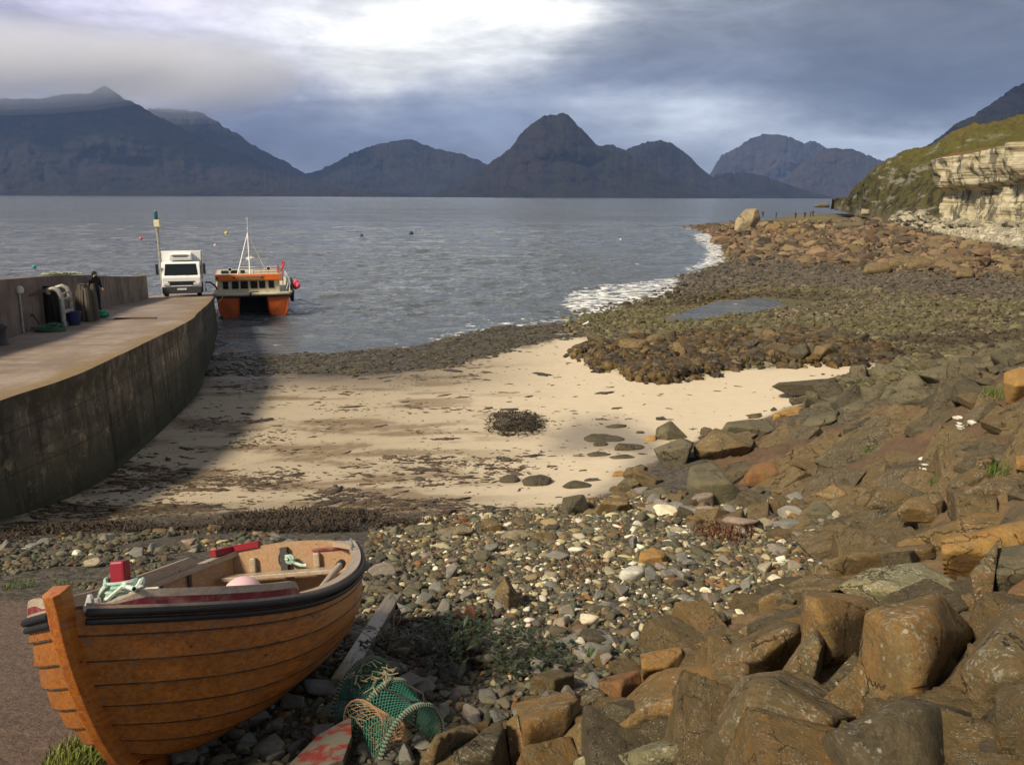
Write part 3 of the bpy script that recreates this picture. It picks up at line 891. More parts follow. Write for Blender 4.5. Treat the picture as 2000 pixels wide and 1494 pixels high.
# ------------------------------------------------------------------ rock materials
def mat_rock(name, c1, c2, c3, lichen=0.25, lcol=(0.46, 0.45, 0.38), rust=0.0, bump=0.95, dark=0.5, objcol=False, spot=0.5, sc=1.0, cracks=True):
    def f(t, b):
        v = t.obj()
        oi = t.n.new('ShaderNodeObjectInfo')
        v = t.n.new('ShaderNodeVectorMath'); v.operation = 'ADD'
        t.l.new(t.obj(), v.inputs[0])
        rv = t.math('MULTIPLY', oi.outputs['Random'], 40.0)
        cx = t.n.new('ShaderNodeCombineXYZ')
        for i in range(3): t.l.new(rv, cx.inputs[i])
        t.l.new(cx.outputs[0], v.inputs[1]); v = v.outputs[0]
        n = t.noise(v, 2.4 * sc, 8, 0.66, dist=0.5); n2 = t.noise(v, 9.0 * sc, 8, 0.7); n3 = t.noise(v, 55.0 * sc, 8, 0.75); n4 = t.noise(t.vmul(v, (1, 1, 2.4)), 5.0 * sc, 8, 0.7, dist=1.0)
        c = t.mix(t.step(n, 0.38, 0.62), c1, c2)
        c = t.mix(t.math('MULTIPLY', t.step(n4, 0.47, 0.63), 0.75), c, c3)
        if rust: c = t.mix(t.math('MULTIPLY', t.step(t.noise(v, 3.3 * sc, 6, .6), 0.50, 0.66), rust), c, (0.36, 0.17, 0.05))
        if objcol: c = t.mix(0.85, c, oi.outputs['Color'], 'MULTIPLY')
        k = t.math('ADD', 0.62, t.math('MULTIPLY', n2, 0.75))
        k = t.math('MULTIPLY', k, t.math('ADD', 0.40, t.math('MULTIPLY', n3, 1.2)))
        cs = t.n.new('ShaderNodeCombineXYZ')
        for i in range(3): t.l.new(k, cs.inputs[i])
        c = t.vmul(c, cs.outputs[0])
        if dark:
            c = t.mix(t.math('MULTIPLY', t.step(t.noise(v, 6.0 * sc, 9, 0.75), 0.55, 0.66), dark), c, (0.030, 0.027, 0.022))
        if lichen:
            lm = t.math('MULTIPLY', t.step(t.noise(v, 30.0 * sc, 10, 0.8), 0.53, 0.575), t.step(t.noise(v, 3.0 * sc, 4, .6), 0.42, 0.60))
            c = t.mix(t.math('MULTIPLY', lm, lichen), c, lcol)
        if spot:
            sp = t.voro(v, 16.0 * sc, 'F1', 'Distance'); sr = t.n.new('ShaderNodeSeparateColor'); t.l.new(t.voro(v, 16.0 * sc, 'F1', 'Color'), sr.inputs[0])
            dist = t.math('ADD', sp, t.math('MULTIPLY', t.math('SUBTRACT', n3, .5), 0.25))
            s = t.math('MULTIPLY', t.step(dist, 0.24, 0.15), t.step(sr.outputs[0], 0.72, 0.76))
            c = t.mix(t.math('MULTIPLY', s, spot), c, (0.50, 0.47, 0.38))
        wv = t.n.new('ShaderNodeVectorMath'); wv.operation = 'ADD'; t.l.new(v, wv.inputs[0]); t.put(wv.inputs[1], t.vmul(t.noise(v, 3.0 * sc, 5, .65, out=1), (.5 / sc, .5 / sc, .5 / sc)))
        ce = t.voro(wv.outputs[0], 1.9 * sc, 'DISTANCE_TO_EDGE', 'Distance')
        crk = t.math('MULTIPLY', t.step(ce, 0.020, 0.004), t.step(t.noise(v, 1.7 * sc, 3, .5), .47, .56))
        if cracks: c = t.mix(t.math('MULTIPLY', crk, .7), c, (.02, .016, .012))
        t.put(b.inputs['Base Color'], c); b.inputs['Roughness'].default_value = 0.86; b.inputs['Specular IOR Level'].default_value = 0.22
        h = t.math('ADD', t.math('MULTIPLY', n2, 0.8), t.math('ADD', t.math('MULTIPLY', n3, 0.5), t.math('MULTIPLY', n4, 0.9)))
        if cracks: h = t.math('SUBTRACT', h, t.math('MULTIPLY', crk, 1.2))
        t.put(b.inputs['Normal'], t.bump(h, bump, 0.035 / sc))
    return mat(name, f)


RK = {
    'rust': mat_rock('rock_rust', (0.263, 0.152, 0.054), (0.196, 0.135, 0.057), (0.145, 0.118, 0.059), 0.6, rust=0.3, dark=0.5, spot=0.7),
    'brown': mat_rock('rock_brown', (0.151, 0.107, 0.051), (0.185, 0.129, 0.057), (0.112, 0.089, 0.047), 0.6, rust=0.10, dark=0.5, spot=0.6),
    'mottled': mat_rock('rock_mottled', (0.189, 0.141, 0.068), (0.143, 0.114, 0.060), (0.211, 0.126, 0.049), 0.75, rust=0.2, dark=0.65, spot=0.5),
    'lichen': mat_rock('rock_lichen', (0.269, 0.235, 0.123), (0.224, 0.214, 0.123), (0.168, 0.152, 0.087), 0.9, (0.55, 0.54, 0.45), dark=0.5, spot=0.3),
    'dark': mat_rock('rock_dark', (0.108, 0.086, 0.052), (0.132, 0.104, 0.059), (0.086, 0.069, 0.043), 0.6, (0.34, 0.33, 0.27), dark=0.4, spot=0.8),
    'grey': mat_rock('rock_grey', (0.148, 0.131, 0.081), (0.120, 0.110, 0.072), (0.184, 0.146, 0.081), 0.25, dark=0.45, spot=0.15),
    'slate': mat_rock('rock_slate', (0.086, 0.075, 0.052), (0.103, 0.088, 0.055), (0.068, 0.060, 0.043), 0.1, dark=0.45, spot=0.0),
    'yellow': mat_rock('rock_yellow', (0.42, 0.25, 0.075), (0.34, 0.19, 0.06), (0.26, 0.17, 0.08), 0.3, rust=0.25, dark=0.25, spot=0.3),
    'white': mat_rock('rock_white', (0.62, 0.60, 0.52), (0.52, 0.50, 0.43), (0.42, 0.39, 0.30), 0.0, dark=0.25, spot=0.0, sc=3.0, cracks=False),
    'red': mat_rock('rock_red', (0.280, 0.129, 0.052), (0.224, 0.118, 0.052), (0.180, 0.123, 0.061), 0.2, rust=0.25, dark=0.3, spot=0.2),
    'tint': mat_rock('rock_tint', (1.0, 1.0, 1.0), (0.86, 0.86, 0.86), (0.72, 0.72, 0.7), 0.12, dark=0.35, objcol=True, spot=0.0, sc=2.4, cracks=False),
    'cream': mat_rock('rock_cream', (0.46, 0.40, 0.27), (0.34, 0.27, 0.16), (0.24, 0.19, 0.11), 0.3, dark=0.3, spot=0.0, sc=0.1),
}


def hullrock(P, m_round=26, sub=5, seed=0, n1=0.045, n2=0.012, n3=0.0):
    """faceted stone: convex hull of P, corners worn, faces roughened"""
    P = np.asarray(P, float); c = (P.max(0) + P.min(0)) / 2; h = (P.max(0) - P.min(0)) / 2 + 1e-6
    Q = (P - c) / h
    bm = bmesh.new()
    for q in Q: bm.verts.new(q)
    r = bmesh.ops.convex_hull(bm, input=bm.verts)
    N = []; Dd = []
    bm.normal_update()
    fs = []
    for f in bm.faces:
        nn = np.array(f.normal[:])
        if np.linalg.norm(nn) < .5: continue
        if nn @ np.array(f.verts[0].co[:]) < 0: nn = -nn
        fs.append((f.calc_area(), nn))
    bm.free()
    # neighbouring facets of nearly one direction become one broad broken face
    fs.sort(key=lambda q: -q[0]); cl = []
    lim = cos(radians(26 if m_round >= 20 else 8))
    for a, nn in fs:
        for c_ in cl:
            if nn @ (c_[1] / np.linalg.norm(c_[1])) > lim: c_[1] = c_[1] + nn * a; break
        else: cl.append([a, nn * a])
    for a, nn in cl:
        nn = nn / np.linalg.norm(nn); N.append(nn); Dd.append(max(float(np.sort(Q @ nn)[-3:].mean()), 0.05))
    N = np.array(N); Dd = np.array(Dd)
    # chipped corners
    rg = np.random.default_rng(seed * 7 + 1); ang = m_round >= 20
    for _ in range(3 if ang else 3):
        k = rg.normal(size=3); k /= np.linalg.norm(k); sup = (Q @ k).max()
        N = np.vstack([N, k]); Dd = np.append(Dd, sup * rg.uniform(.88, .98))
    m_round = m_round * (4.0 if ang else 1.3)
    V, F = ico(sub)
    val = np.maximum(V @ N.T / Dd[None], 1e-6)
    mx = val.max(1)
    r = 1 / (mx * ((val / mx[:, None]) ** m_round).sum(1) ** (1.0 / m_round))
    U = V * r[:, None]
    W = U * h
    s = float(np.mean(h))
    seedv = np.array([seed * 3.17, seed * 1.31, seed * 0.71])
    nr = V / h; nr /= np.linalg.norm(nr, axis=1)[:, None]
    dsp = n1 * s * 2 * (fbm(W / s * 1.3 + seedv, 4, seed, .55) - 0.5) + n2 * s * 2.4 * (fbm(W / s * 5 + seedv, 5, seed + 5, .62, True) - 0.6)
    if ang: dsp += 0.022 * s * (np.round(3 * fbm(W / s * np.array([1.6, 1.6, 3.2]) + seedv, 2, seed + 9)) / 3 - .5)
    if n3: dsp += n3 * s * (np.floor(4 * fbm(W / s * np.array([.8, .8, 3.0]) + seedv, 3, seed + 9)) / 4 - .5)
    W = W + nr * dsp[:, None]
    return W, F, c


BOULDERS = []


def hero(name, kind, poly, label, T=None, ridge=(), grp=None, push=0.0, sub=5, m=26, cat=None, sink=0.25, n1=0.014, n2=0.009, d0=None, base=None, back=0.93, dz=None):
    """one stone: outline in the photograph, put on the ground at its real distance, with real depth"""
    poly = np.array(poly, float); w = np.ptp(poly[:, 0]); h = np.ptp(poly[:, 1])
    bx = poly[poly[:, 1].argmax(), 0] if base is None else base[0]; by = poly[:, 1].max() if base is None else base[1]
    if d0 is None:
        g = ground_hit(float(bx), float(min(by, 1530))); d0 = g[1]
        if d0 > 45: d0 *= 0.985
    d0 += push
    mpp = d0 / FPX / cos(PITCH)
    if T is None: T = 1.0 * math.sqrt(w * h) * mpp
    P = []
    c = poly.mean(0); y0, y1 = poly[:, 1].min(), poly[:, 1].max(); rs = random.Random(int(poly.sum() * 7))
    if dz is None: dz = [(0.85 if not ridge else 0.45) * (y1 - y) / h + rs.uniform(-.06, .06) for x, y in poly]
    for i, (x, y) in enumerate(poly): P.append(atd(x, y, d0 + T * (0.2 + dz[i])))
    for rx, ry, rz in ridge: P.append(atd(rx, ry, d0 + T * (0.2 + rz)))
    if not ridge:
        # a front edge with the top of the block sloping away behind it
        f = rs.uniform(.35, .6); sl = rs.uniform(-.12, .12)
        for u in (-.34, .32): P.append(atd(c[0] + u * w, y0 + h * (f + sl * u * 3), d0 + T * (0.2 + rs.uniform(-.02, .10))))
    for (x, y), z_ in zip(poly, dz): P.append(atd(c[0] + (x - c[0]) * back, c[1] + (y - c[1]) * back, d0 + T * (0.75 + z_ * .9)))
    lo = poly[:, 1] > c[1] + 0.15 * h
    for x, y in poly[lo]:
        q = atd(c[0] + (x - c[0]) * .95, y, d0 + T * .3); P.append(q - np.array([0, 0, sink * h * mpp]))
    seed = len(BOULDERS) + 3
    W, F, cc = hullrock(P, m, sub, seed, n1, n2)
    me = fastmesh(name, W, F, RK[kind], True)
    o = link(name, me); o.location = cc
    tag(o, label, cat or name.replace('_', ' '), grp)
    BOULDERS.append(o)
    return o


def z1(*p): return [(800 + x / 4, 1200 + y / 4) for x, y in p]
def z2(*p): return [(1200 + x / 4, 1150 + y / 4) for x, y in p]
def z3(*p): return [(1600 + x / 4.105, 1130 + y / 4.105) for x, y in p]
def z4(*p): return [(1550 + x / 4.444, 900 + y / 4.444) for x, y in p]
def z5(*p): return [(1500 + x / 4, 690 + y / 4) for x, y in p]
def z6(*p): return [(1080 + x / 4, 780 + y / 4) for x, y in p]


def build_boulders():
    G = 'boulders of the sea defence bank'
    # --- armour bank, near
    hero('boulder', 'rust', z3((440, 230), (870, 125), (960, 115), (1080, 230), (1190, 400), (1250, 510), (900, 1000), (770, 1010), (520, 1110), (330, 1060), (285, 640)),
         'tall rust orange boulder with a flat dark face, tallest in the bank', T=0.7, ridge=[(1778, 1206, -.35), (1771, 1245, -.55), (1784, 1330, -.62), (1788, 1372, -.6)], grp=G, m=40, dz=[.0, .35, .6, .75, .8, .8, .2, -.45, -.4, -.2, -.05], base=(1787, 1385))
    hero('boulder', 'dark', [(1520, 1560), (1567, 1487), (1600, 1452), (1661, 1404), (1712, 1391), (1753, 1381), (1795, 1369), (1844, 1374), (1905, 1390), (1924, 1434), (1950, 1500), (1960, 1600), (1700, 1640)],
         'dark lichen flecked boulder with a pale olive side, in front of the tall orange boulder', T=0.8, ridge=[(1664, 1412, -.5), (1690, 1500, -.65), (1880, 1430, .25), (1740, 1640, -.7)], grp=G, m=36, base=(1750, 1520))
    hero('boulder', 'mottled', z3((870, 1000), (1150, 650), (1350, 405), (1540, 280), (1680, 200), (2000, 160), (2300, 300), (2300, 900), (1900, 1400), (1290, 1090)),
         'big olive brown boulder with a slanting edge, next to the tall orange boulder', T=1.0, ridge=[(1948, 1238, -.3), (1925, 1330, -.45), (1990, 1330, -.5)], grp=G, m=36, base=(1914, 1400), push=.05)
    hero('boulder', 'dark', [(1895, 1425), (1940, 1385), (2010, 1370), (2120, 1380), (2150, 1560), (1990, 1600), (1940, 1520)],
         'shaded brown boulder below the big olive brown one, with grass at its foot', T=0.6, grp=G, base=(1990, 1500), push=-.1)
    hero('boulder', 'rust', z2((1510, 40), (1620, 30), (2000, 95), (2080, 160), (1960, 480), (1880, 470), (1640, 760), (1500, 720), (1440, 500), (1510, 290)),
         'orange slab with a straw yellow corner, leaning behind the tall boulder', T=0.7, ridge=[(1605, 1195, -.3), (1622, 1270, -.4)], grp=G, m=36, base=(1660, 1325), push=.25)
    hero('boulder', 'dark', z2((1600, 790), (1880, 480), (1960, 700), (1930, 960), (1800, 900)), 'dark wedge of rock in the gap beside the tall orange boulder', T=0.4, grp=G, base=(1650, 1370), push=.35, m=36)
    hero('boulder', 'mottled', z2((1580, 265), (1650, 300), (1690, 360), (1690, 480), (1570, 760), (1400, 760), (1280, 705), (1440, 470)),
         'narrow grey green slab standing on edge, pointed at the top', T=0.35, ridge=[(1590, 1260, -.5), (1580, 1325, -.5)], grp=G, m=40, base=(1560, 1345), push=.1)
    hero('boulder', 'brown', z2((780, 540), (1000, 390), (1340, 255), (1450, 270), (1505, 370), (1430, 540), (1290, 685), (1120, 625), (1000, 600)),
         'brown boulder with a blackish shadowed face, beside the narrow standing slab', T=0.6, ridge=[(1482, 1285, -.35), (1500, 1255, -.3), (1540, 1240, -.25)], grp=G, m=40, base=(1525, 1325), push=.1)
    hero('boulder', 'rust', [(1280, 1332), (1300, 1312), (1380, 1296), (1478, 1294), (1482, 1312), (1470, 1360), (1440, 1420), (1380, 1445), (1290, 1465), (1200, 1462), (1150, 1455), (1215, 1400), (1282, 1366)],
         'wide red brown slab speckled with white lichen dots', T=0.75, ridge=[(1345, 1362, -.25), (1420, 1372, -.25), (1290, 1400, -.3)], grp=G, m=34, base=(1380, 1455), push=.1)
    hero('boulder', 'mottled', z2((1010, 650), (1200, 640), (1310, 720), (1500, 790), (1860, 985), (1740, 1090), (1410, 1340), (1300, 1460), (900, 1500), (720, 1200), (930, 900)),
         'broad mottled boulder with a yellow lichen patch and a dark notch', T=0.8, ridge=[(1545, 1418, -.35), (1480, 1430, -.4), (1500, 1370, -.2)], grp=G, m=34, base=(1530, 1490))
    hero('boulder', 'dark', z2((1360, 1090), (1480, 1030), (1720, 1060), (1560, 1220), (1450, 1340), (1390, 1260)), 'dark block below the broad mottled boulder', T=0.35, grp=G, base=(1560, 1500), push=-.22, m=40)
    hero('boulder', 'lichen', [(1120, 1500), (1195, 1460), (1240, 1455), (1312, 1441), (1375, 1446), (1418, 1480), (1420, 1520), (1380, 1600), (1150, 1620)],
         'pale lichen covered boulder at the bank edge below the red brown slab', T=0.6, ridge=[(1330, 1475, -.35), (1250, 1500, -.4)], grp=G, m=30, base=(1280, 1520))
    hero('boulder', 'rust', [(1012, 1392), (1045, 1372), (1100, 1365), (1136, 1371), (1139, 1394), (1095, 1422), (1050, 1452), (1050, 1560), (1034, 1560), (1021, 1425)],
         'orange cracked boulder, main half, beside the dark gap', T=0.5, ridge=[(1040, 1440, -.35), (1100, 1400, -.2)], grp=G, m=36, base=(1080, 1480))
    hero('boulder', 'rust', [(989, 1408), (1009, 1393), (1016, 1425), (1028, 1500), (1030, 1560), (1012, 1560), (1006, 1494), (990, 1434)],
         'thin orange sliver split off the cracked boulder', T=0.4, grp=G, m=36, base=(1008, 1500), push=.0)
    hero('boulder', 'brown', [(1040, 1560), (1045, 1470), (1095, 1425), (1140, 1396), (1192, 1376), (1262, 1372), (1285, 1385), (1215, 1440), (1150, 1480), (1110, 1540)],
         'long brown slab sloping away behind the cracked boulder', T=0.6, ridge=[(1150, 1430, -.2), (1120, 1480, -.3)], grp=G, m=34, base=(1110, 1500), push=.1)
    hero('boulder', 'dark', [(845, 1560), (852, 1490), (866, 1474), (938, 1431), (973, 1416), (986, 1448), (996, 1487), (1000, 1560)],
         'dark grey boulder left of the cracked orange one', T=0.5, ridge=[(905, 1470, -.3), (960, 1480, -.3)], grp=G, m=36, base=(920, 1520))
    hero('boulder', 'mottled', [(800, 1560), (815, 1490), (852, 1432), (900, 1416), (930, 1428), (862, 1474), (850, 1520), (850, 1560)],
         'mossy brown boulder next to the green lobster pot', T=0.45, ridge=[(850, 1455, -.3)], grp=G, m=34, base=(850, 1520), push=.05)
    hero('boulder', 'dark', z1((1335, 640), (1450, 570), (1540, 610), (1555, 720), (1360, 775)), 'small dark cube of rock between the cracked boulder and the red streaked one', T=0.25, grp=G, m=40, sub=4)
    hero('boulder', 'red', z1((1475, 545), (1580, 475), (1800, 455), (1815, 540), (1660, 655), (1550, 725)), 'red streaked block with a dark right side', T=0.35, ridge=[(1213, 1340, -.4), (1212, 1362, -.4)], grp=G, m=40, sub=5)
    hero('boulder', 'yellow', z1((1805, 330), (1980, 265), (2130, 280), (2150, 420), (2000, 500), (1815, 545)), 'ochre block at the lower edge of the bank, square faced', T=0.4, ridge=[(1262, 1300, -.3), (1300, 1305, -.3)], grp=G, m=40)
    hero('boulder', 'mottled', z2((300, 530), (450, 500), (780, 470), (920, 500), (720, 590), (420, 650), (330, 700)), 'flat grey green slab behind the ochre block', T=0.5, grp=G, m=34, push=.1)
    hero('boulder', 'rust', z2((580, 460), (700, 400), (880, 370), (920, 440), (900, 500), (620, 500)), 'low orange stone edging the shingle below the bank', T=0.35, grp=G, m=36)
    hero('boulder', 'grey', z2((110, 900), (150, 850), (250, 800), (310, 840), (330, 900), (260, 950), (170, 950)), 'small rounded grey stone wedged against the red brown slab', T=0.2, grp=G, sub=4, push=-.15)
    hero('boulder', 'brown', z2((930, 360), (1060, 300), (1340, 110), (1500, 150), (1510, 290), (1350, 260), (1010, 400)), 'long brown slab lying above the blackish faced boulder', T=0.6, grp=G, m=34, push=.1)
    hero('boulder', 'dark', z2((1270, 110), (1340, 0), (1440, 85), (1370, 140)), 'small dark pointed stone on the bank', T=0.25, grp=G, m=40, sub=4)
    hero('boulder', 'grey', z2((600, 290), (640, 220), (860, 195), (890, 235), (740, 340), (640, 350)), 'grey pebble crusted stone at the foot of the bank', T=0.3, grp=G, m=30)
    # --- armour bank, middle
    hero('boulder', 'lichen', z4((400, 1080), (640, 930), (1050, 880), (1340, 1000), (1580, 1150), (1600, 1240), (1700, 1300), (1500, 1330), (700, 1250), (480, 1160)),
         'pale speckled slab, wide and flat topped, behind the tall orange boulder', T=1.1, ridge=[(1750, 1150, -.1), (1850, 1165, -.2)], grp=G, m=30, base=(1800, 1200), push=.1)
    hero('boulder', 'rust', z4((480, 1060), (560, 1030), (790, 1010), (730, 1100), (620, 1130), (500, 1110)), 'small orange ledge of stone on the pale speckled slab', T=0.25, grp=G, m=36, sub=4, push=-.35)
    hero('boulder', 'yellow', z4((1265, 760), (1290, 690), (1600, 610), (1780, 560), (2100, 530), (2200, 640), (2000, 740), (1640, 850), (1560, 985), (1310, 960)),
         'yellow ochre block overhanging a black gap', T=0.7, ridge=[(1846, 1075, -.3), (1905, 1075, -.3)], grp=G, m=40, base=(1880, 1120))
    hero('boulder', 'mottled', z4((1535, 1010), (1600, 870), (1760, 760), (1770, 900), (1700, 1270), (1590, 1230)), 'narrow upright olive block under the yellow ochre one', T=0.4, grp=G, m=40, base=(1930, 1200))
    hero('boulder', 'grey', z4((1760, 760), (2000, 720), (2250, 760), (2250, 1060), (1960, 1070), (1740, 1120)), 'smooth greenish grey block at the frame edge beside the upright olive block', T=0.5, grp=G, m=40, base=(1980, 1180))
    hero('boulder', 'red', z3((1480, 170), (1520, 80), (1642, 0), (1900, -40), (1950, 200), (1640, 290), (1530, 300)), 'rounded red brown boulder at the edge below the greenish block', T=0.5, grp=G, m=16, base=(1990, 1215))
    hero('boulder', 'dark', z3((1360, 120), (1480, 90), (1530, 180), (1525, 300), (1400, 260)), 'small stone in shade beside the red brown boulder', T=0.3, grp=G, m=26, sub=4, base=(1950, 1215), push=.1)
    hero('boulder', 'brown', z4((590, 480), (640, 350), (790, 230), (1050, 290), (1040, 420), (900, 440), (800, 520), (620, 520)), 'brown block with a rounded shoulder above the white pebbles', T=0.7, ridge=[(1700, 985, -.3)], grp=G, m=34)
    hero('boulder', 'rust', z4((1030, 320), (1170, 300), (1265, 440), (1240, 490), (1000, 480), (900, 480), (905, 400)), 'reddish block leaning against its rounded brown neighbour', T=0.6, grp=G, m=40)
    hero('boulder', 'brown', z4((1140, 320), (1240, 270), (1300, 320), (1290, 420), (1260, 440)), 'small orange brown stone under the grass tuft', T=0.3, grp=G, m=36, sub=4)
    hero('boulder', 'brown', z4((690, 470), (800, 440), (910, 390), (1000, 400), (985, 500), (890, 560), (770, 570)), 'squat tan block at the top of the shingle', T=0.4, grp=G, m=40)
    hero('boulder', 'brown', z4((1340, 330), (1350, 190), (1560, 60), (1720, 90), (1740, 190), (1590, 235), (1460, 240), (1440, 330)), 'dark brown block with a curved top, white stone in front of it', T=0.7, ridge=[(1876, 950, -.3)], grp=G, m=34)
    hero('boulder', 'rust', [(1750, 1075), (1850, 1020), (1990, 985), (2050, 990), (2000, 1010), (1880, 1045), (1800, 1080)], 'long low orange ledge running up to the frame edge', T=0.9, grp=G, m=30)
    hero('boulder', 'brown', [(1590, 1118), (1650, 1085), (1760, 1060), (1830, 1050), (1838, 1085), (1760, 1110), (1680, 1135), (1620, 1140)], 'smooth brown slab between the shingle and the yellow block', T=0.9, grp=G, m=28)
    hero('boulder', 'brown', [(1470, 1185), (1540, 1140), (1600, 1120), (1680, 1135), (1640, 1160), (1570, 1162), (1500, 1195)], 'lichen grained slab at the upper end of the shingle strip', T=0.7, grp=G, m=28)
    hero('boulder', 'brown', [(1850, 1000), (1900, 965), (2010, 930), (2050, 940), (1990, 970), (1900, 1005)], 'sloping brown ledge below the curved block', T=0.8, grp=G, m=30)
    # --- rocks between shingle and bank
    K = 'loose blocks on the shore'
    hero('rock', 'rust', z4((185, 290), (350, 195), (465, 275), (505, 365), (360, 410), (320, 390)), 'tilted brown block with a black underside at the back of the shingle', T=0.5, ridge=[(1650, 968, -.3), (1625, 975, -.3)], grp=K, m=40)
    hero('rock', 'grey', z4((105, 430), (160, 370), (270, 355), (330, 410), (390, 480), (340, 545), (160, 535)), 'grey green rounded boulder striped with fine lines', T=0.55, grp=K, m=12)
    hero('rock', 'yellow', z5((1832, 230), (1870, 140), (1960, 105), (2100, 120), (2110, 330), (1960, 350), (1890, 340)), 'bright golden boulder on top of the slope', T=1.0, ridge=[(1987, 752, -.3)], grp=K, m=22)
    hero('rock', 'brown', z5((1815, 470), (1850, 408), (2100, 395), (2120, 500), (1850, 515)), 'rounded log shaped stone under the golden boulder', T=0.7, grp=K, m=14)
    hero('rock', 'dark', z5((1515, 590), (1530, 470), (1720, 365), (1785, 385), (1795, 450), (1760, 520), (1700, 560), (1640, 580)), 'dark split block on the slope with a white stone behind it', T=0.8, ridge=[(1907, 820, -.3)], grp=K, m=40)
    hero('rock', 'brown', z5((1610, 900), (1625, 820), (1750, 790), (1760, 880), (1750, 910)), 'square brown stone beside the smooth grey green oval one', T=0.4, grp=K, m=36, sub=4)
    hero('rock', 'grey', z5((1755, 830), (1770, 790), (1900, 800), (1920, 860), (1800, 870)), 'smooth grey green oval stone among the upper blocks', T=0.4, grp=K, m=8, sub=4)
    hero('rock', 'yellow', z5((1925, 850), (1960, 800), (2050, 790), (2060, 900), (1960, 900)), 'small orange stone next to the smooth oval one', T=0.4, grp=K, m=26, sub=4)
    hero('rock', 'red', z6((1485, 600), (1560, 515), (1640, 488), (1720, 490), (1815, 560), (1780, 620), (1700, 672), (1600, 660), (1500, 640)), 'rounded red boulder with a dark hollow under it', T=0.7, grp=K, m=16)
    hero('rock', 'grey', z6((1505, 725), (1540, 690), (1610, 665), (1665, 715), (1590, 765)), 'small smooth grey boulder under the red one', T=0.3, grp=K, m=9, sub=4)
    hero('rock', 'brown', z6((1700, 720), (1710, 685), (1880, 690), (1880, 745), (1800, 790), (1720, 780)), 'flat topped tan block on the shore behind the cobbles', T=0.4, grp=K, m=36, sub=4)
    hero('rock', 'grey', z6((797, 300), (805, 235), (880, 190), (920, 175), (990, 225), (1000, 290), (1045, 300), (1000, 320), (830, 320)), 'dark angular boulder standing on the edge of the sand', T=0.7, ridge=[(1302, 838, -.35), (1306, 858, -.35)], grp=K, m=36)
    hero('rock', 'yellow', z6((715, 320), (740, 285), (800, 280), (810, 320), (770, 340)), 'low tan stone against the dark angular boulder', T=0.35, grp=K, m=14, sub=4)
    hero('rock', 'brown', z6((1100, 400), (1150, 310), (1280, 235), (1480, 280), (1580, 330), (1520, 420), (1330, 465), (1170, 430)), 'large brown outcrop with a worn flat top by the sand', T=1.5, ridge=[(1452, 868, -.1), (1400, 880, -.3)], grp=K, m=24)
    hero('rock', 'grey', z6((1030, 700), (1060, 520), (1240, 480), (1330, 600), (1360, 700), (1500, 770), (1400, 860), (1150, 800)), 'grey brown hump of bedrock rising from the shingle', T=1.4, grp=K, m=14)
    hero('rock', 'grey', z6((780, 400), (880, 340), (1020, 305), (1100, 335), (1060, 440), (1020, 530), (880, 520), (860, 440)), 'fractured grey bedrock beside the wet sand', T=1.0, grp=K, m=26)
    hero('rock', 'slate', z6((60, 880), (80, 765), (230, 735), (270, 800), (285, 875), (140, 915)), 'dark cube shaped block where sand meets shingle', T=0.6, ridge=[(1118, 990, -.3)], grp=K, m=40)
    hero('rock', 'rust', z6((305, 880), (420, 770), (590, 790), (615, 860), (450, 905)), 'rust brown block beside the dark cube shaped one', T=0.6, ridge=[(1175, 980, -.2), (1220, 985, -.2)], grp=K, m=40)
    hero('rock', 'grey', z6((705, 800), (710, 715), (850, 680), (930, 730), (870, 795), (760, 815)), 'grey block with a brown broken end', T=0.6, grp=K, m=36)
    hero('rock', 'brown', z6((515, 775), (600, 700), (640, 695), (680, 770), (610, 810)), 'brown wedge of stone behind the rust block', T=0.5, grp=K, m=36, sub=4)
    hero('rock', 'grey', z6((430, 740), (510, 660), (580, 605), (650, 620), (655, 670), (600, 710)), 'pale grey boulder with a sunlit rounded top in the sand', T=0.6, grp=K, m=12)
    hero('rock', 'yellow', z6((455, 600), (480, 562), (540, 555), (600, 590), (570, 610)), 'cream yellow stone resting on the sand', T=0.4, grp=K, m=10, sub=4)
    hero('rock', 'slate', z6((615, 570), (640, 520), (690, 503), (745, 530), (730, 560), (670, 580)), 'small round dark stone at the wet run', T=0.35, grp=K, m=10, sub=4)
    hero('rock', 'grey', z6((1330, 880), (1350, 820), (1430, 770), (1510, 800), (1520, 850), (1420, 885)), 'large smooth grey cobble near the bedrock hump', T=0.4, grp=K, m=12, sub=4)
    hero('rock', 'grey', z6((1330, 960), (1340, 890), (1400, 880), (1420, 910), (1380, 955)), 'blue grey stone next to the brown pyramid cobble', T=0.2, grp=K, m=18, sub=4)
    hero('rock', 'brown', z6((1375, 980), (1420, 930), (1490, 910), (1530, 950), (1520, 985), (1440, 990)), 'small brown pyramid of rock on the upper shingle', T=0.25, grp=K, m=40, sub=4)
    hero('rock', 'brown', [(963, 1188), (968, 1150), (984, 1129), (1002, 1145), (1019, 1178), (1012, 1192)], 'grey brown pyramid standing in the open shingle', T=0.3, ridge=[(990, 1150, -.3), (992, 1190, -.3)], grp=K, m=44)
    hero('rock', 'slate', [(1108, 1262), (1122, 1240), (1150, 1225), (1175, 1230), (1200, 1258), (1175, 1272), (1130, 1272)], 'dark smooth mound of rock in the shingle above the bank', T=0.4, grp=K, m=9)
    hero('rock', 'white', [(1205, 1128), (1213, 1112), (1235, 1103), (1258, 1106), (1262, 1120), (1240, 1135), (1215, 1138)], 'large white stone, brightest in the shingle', T=0.28, grp=K, m=9, sub=4)
    hero('rock', 'yellow', [(1245, 1100), (1250, 1078), (1275, 1068), (1300, 1080), (1300, 1098), (1270, 1106)], 'golden brown angular block above the white stone', T=0.35, grp=K, m=40, sub=4)
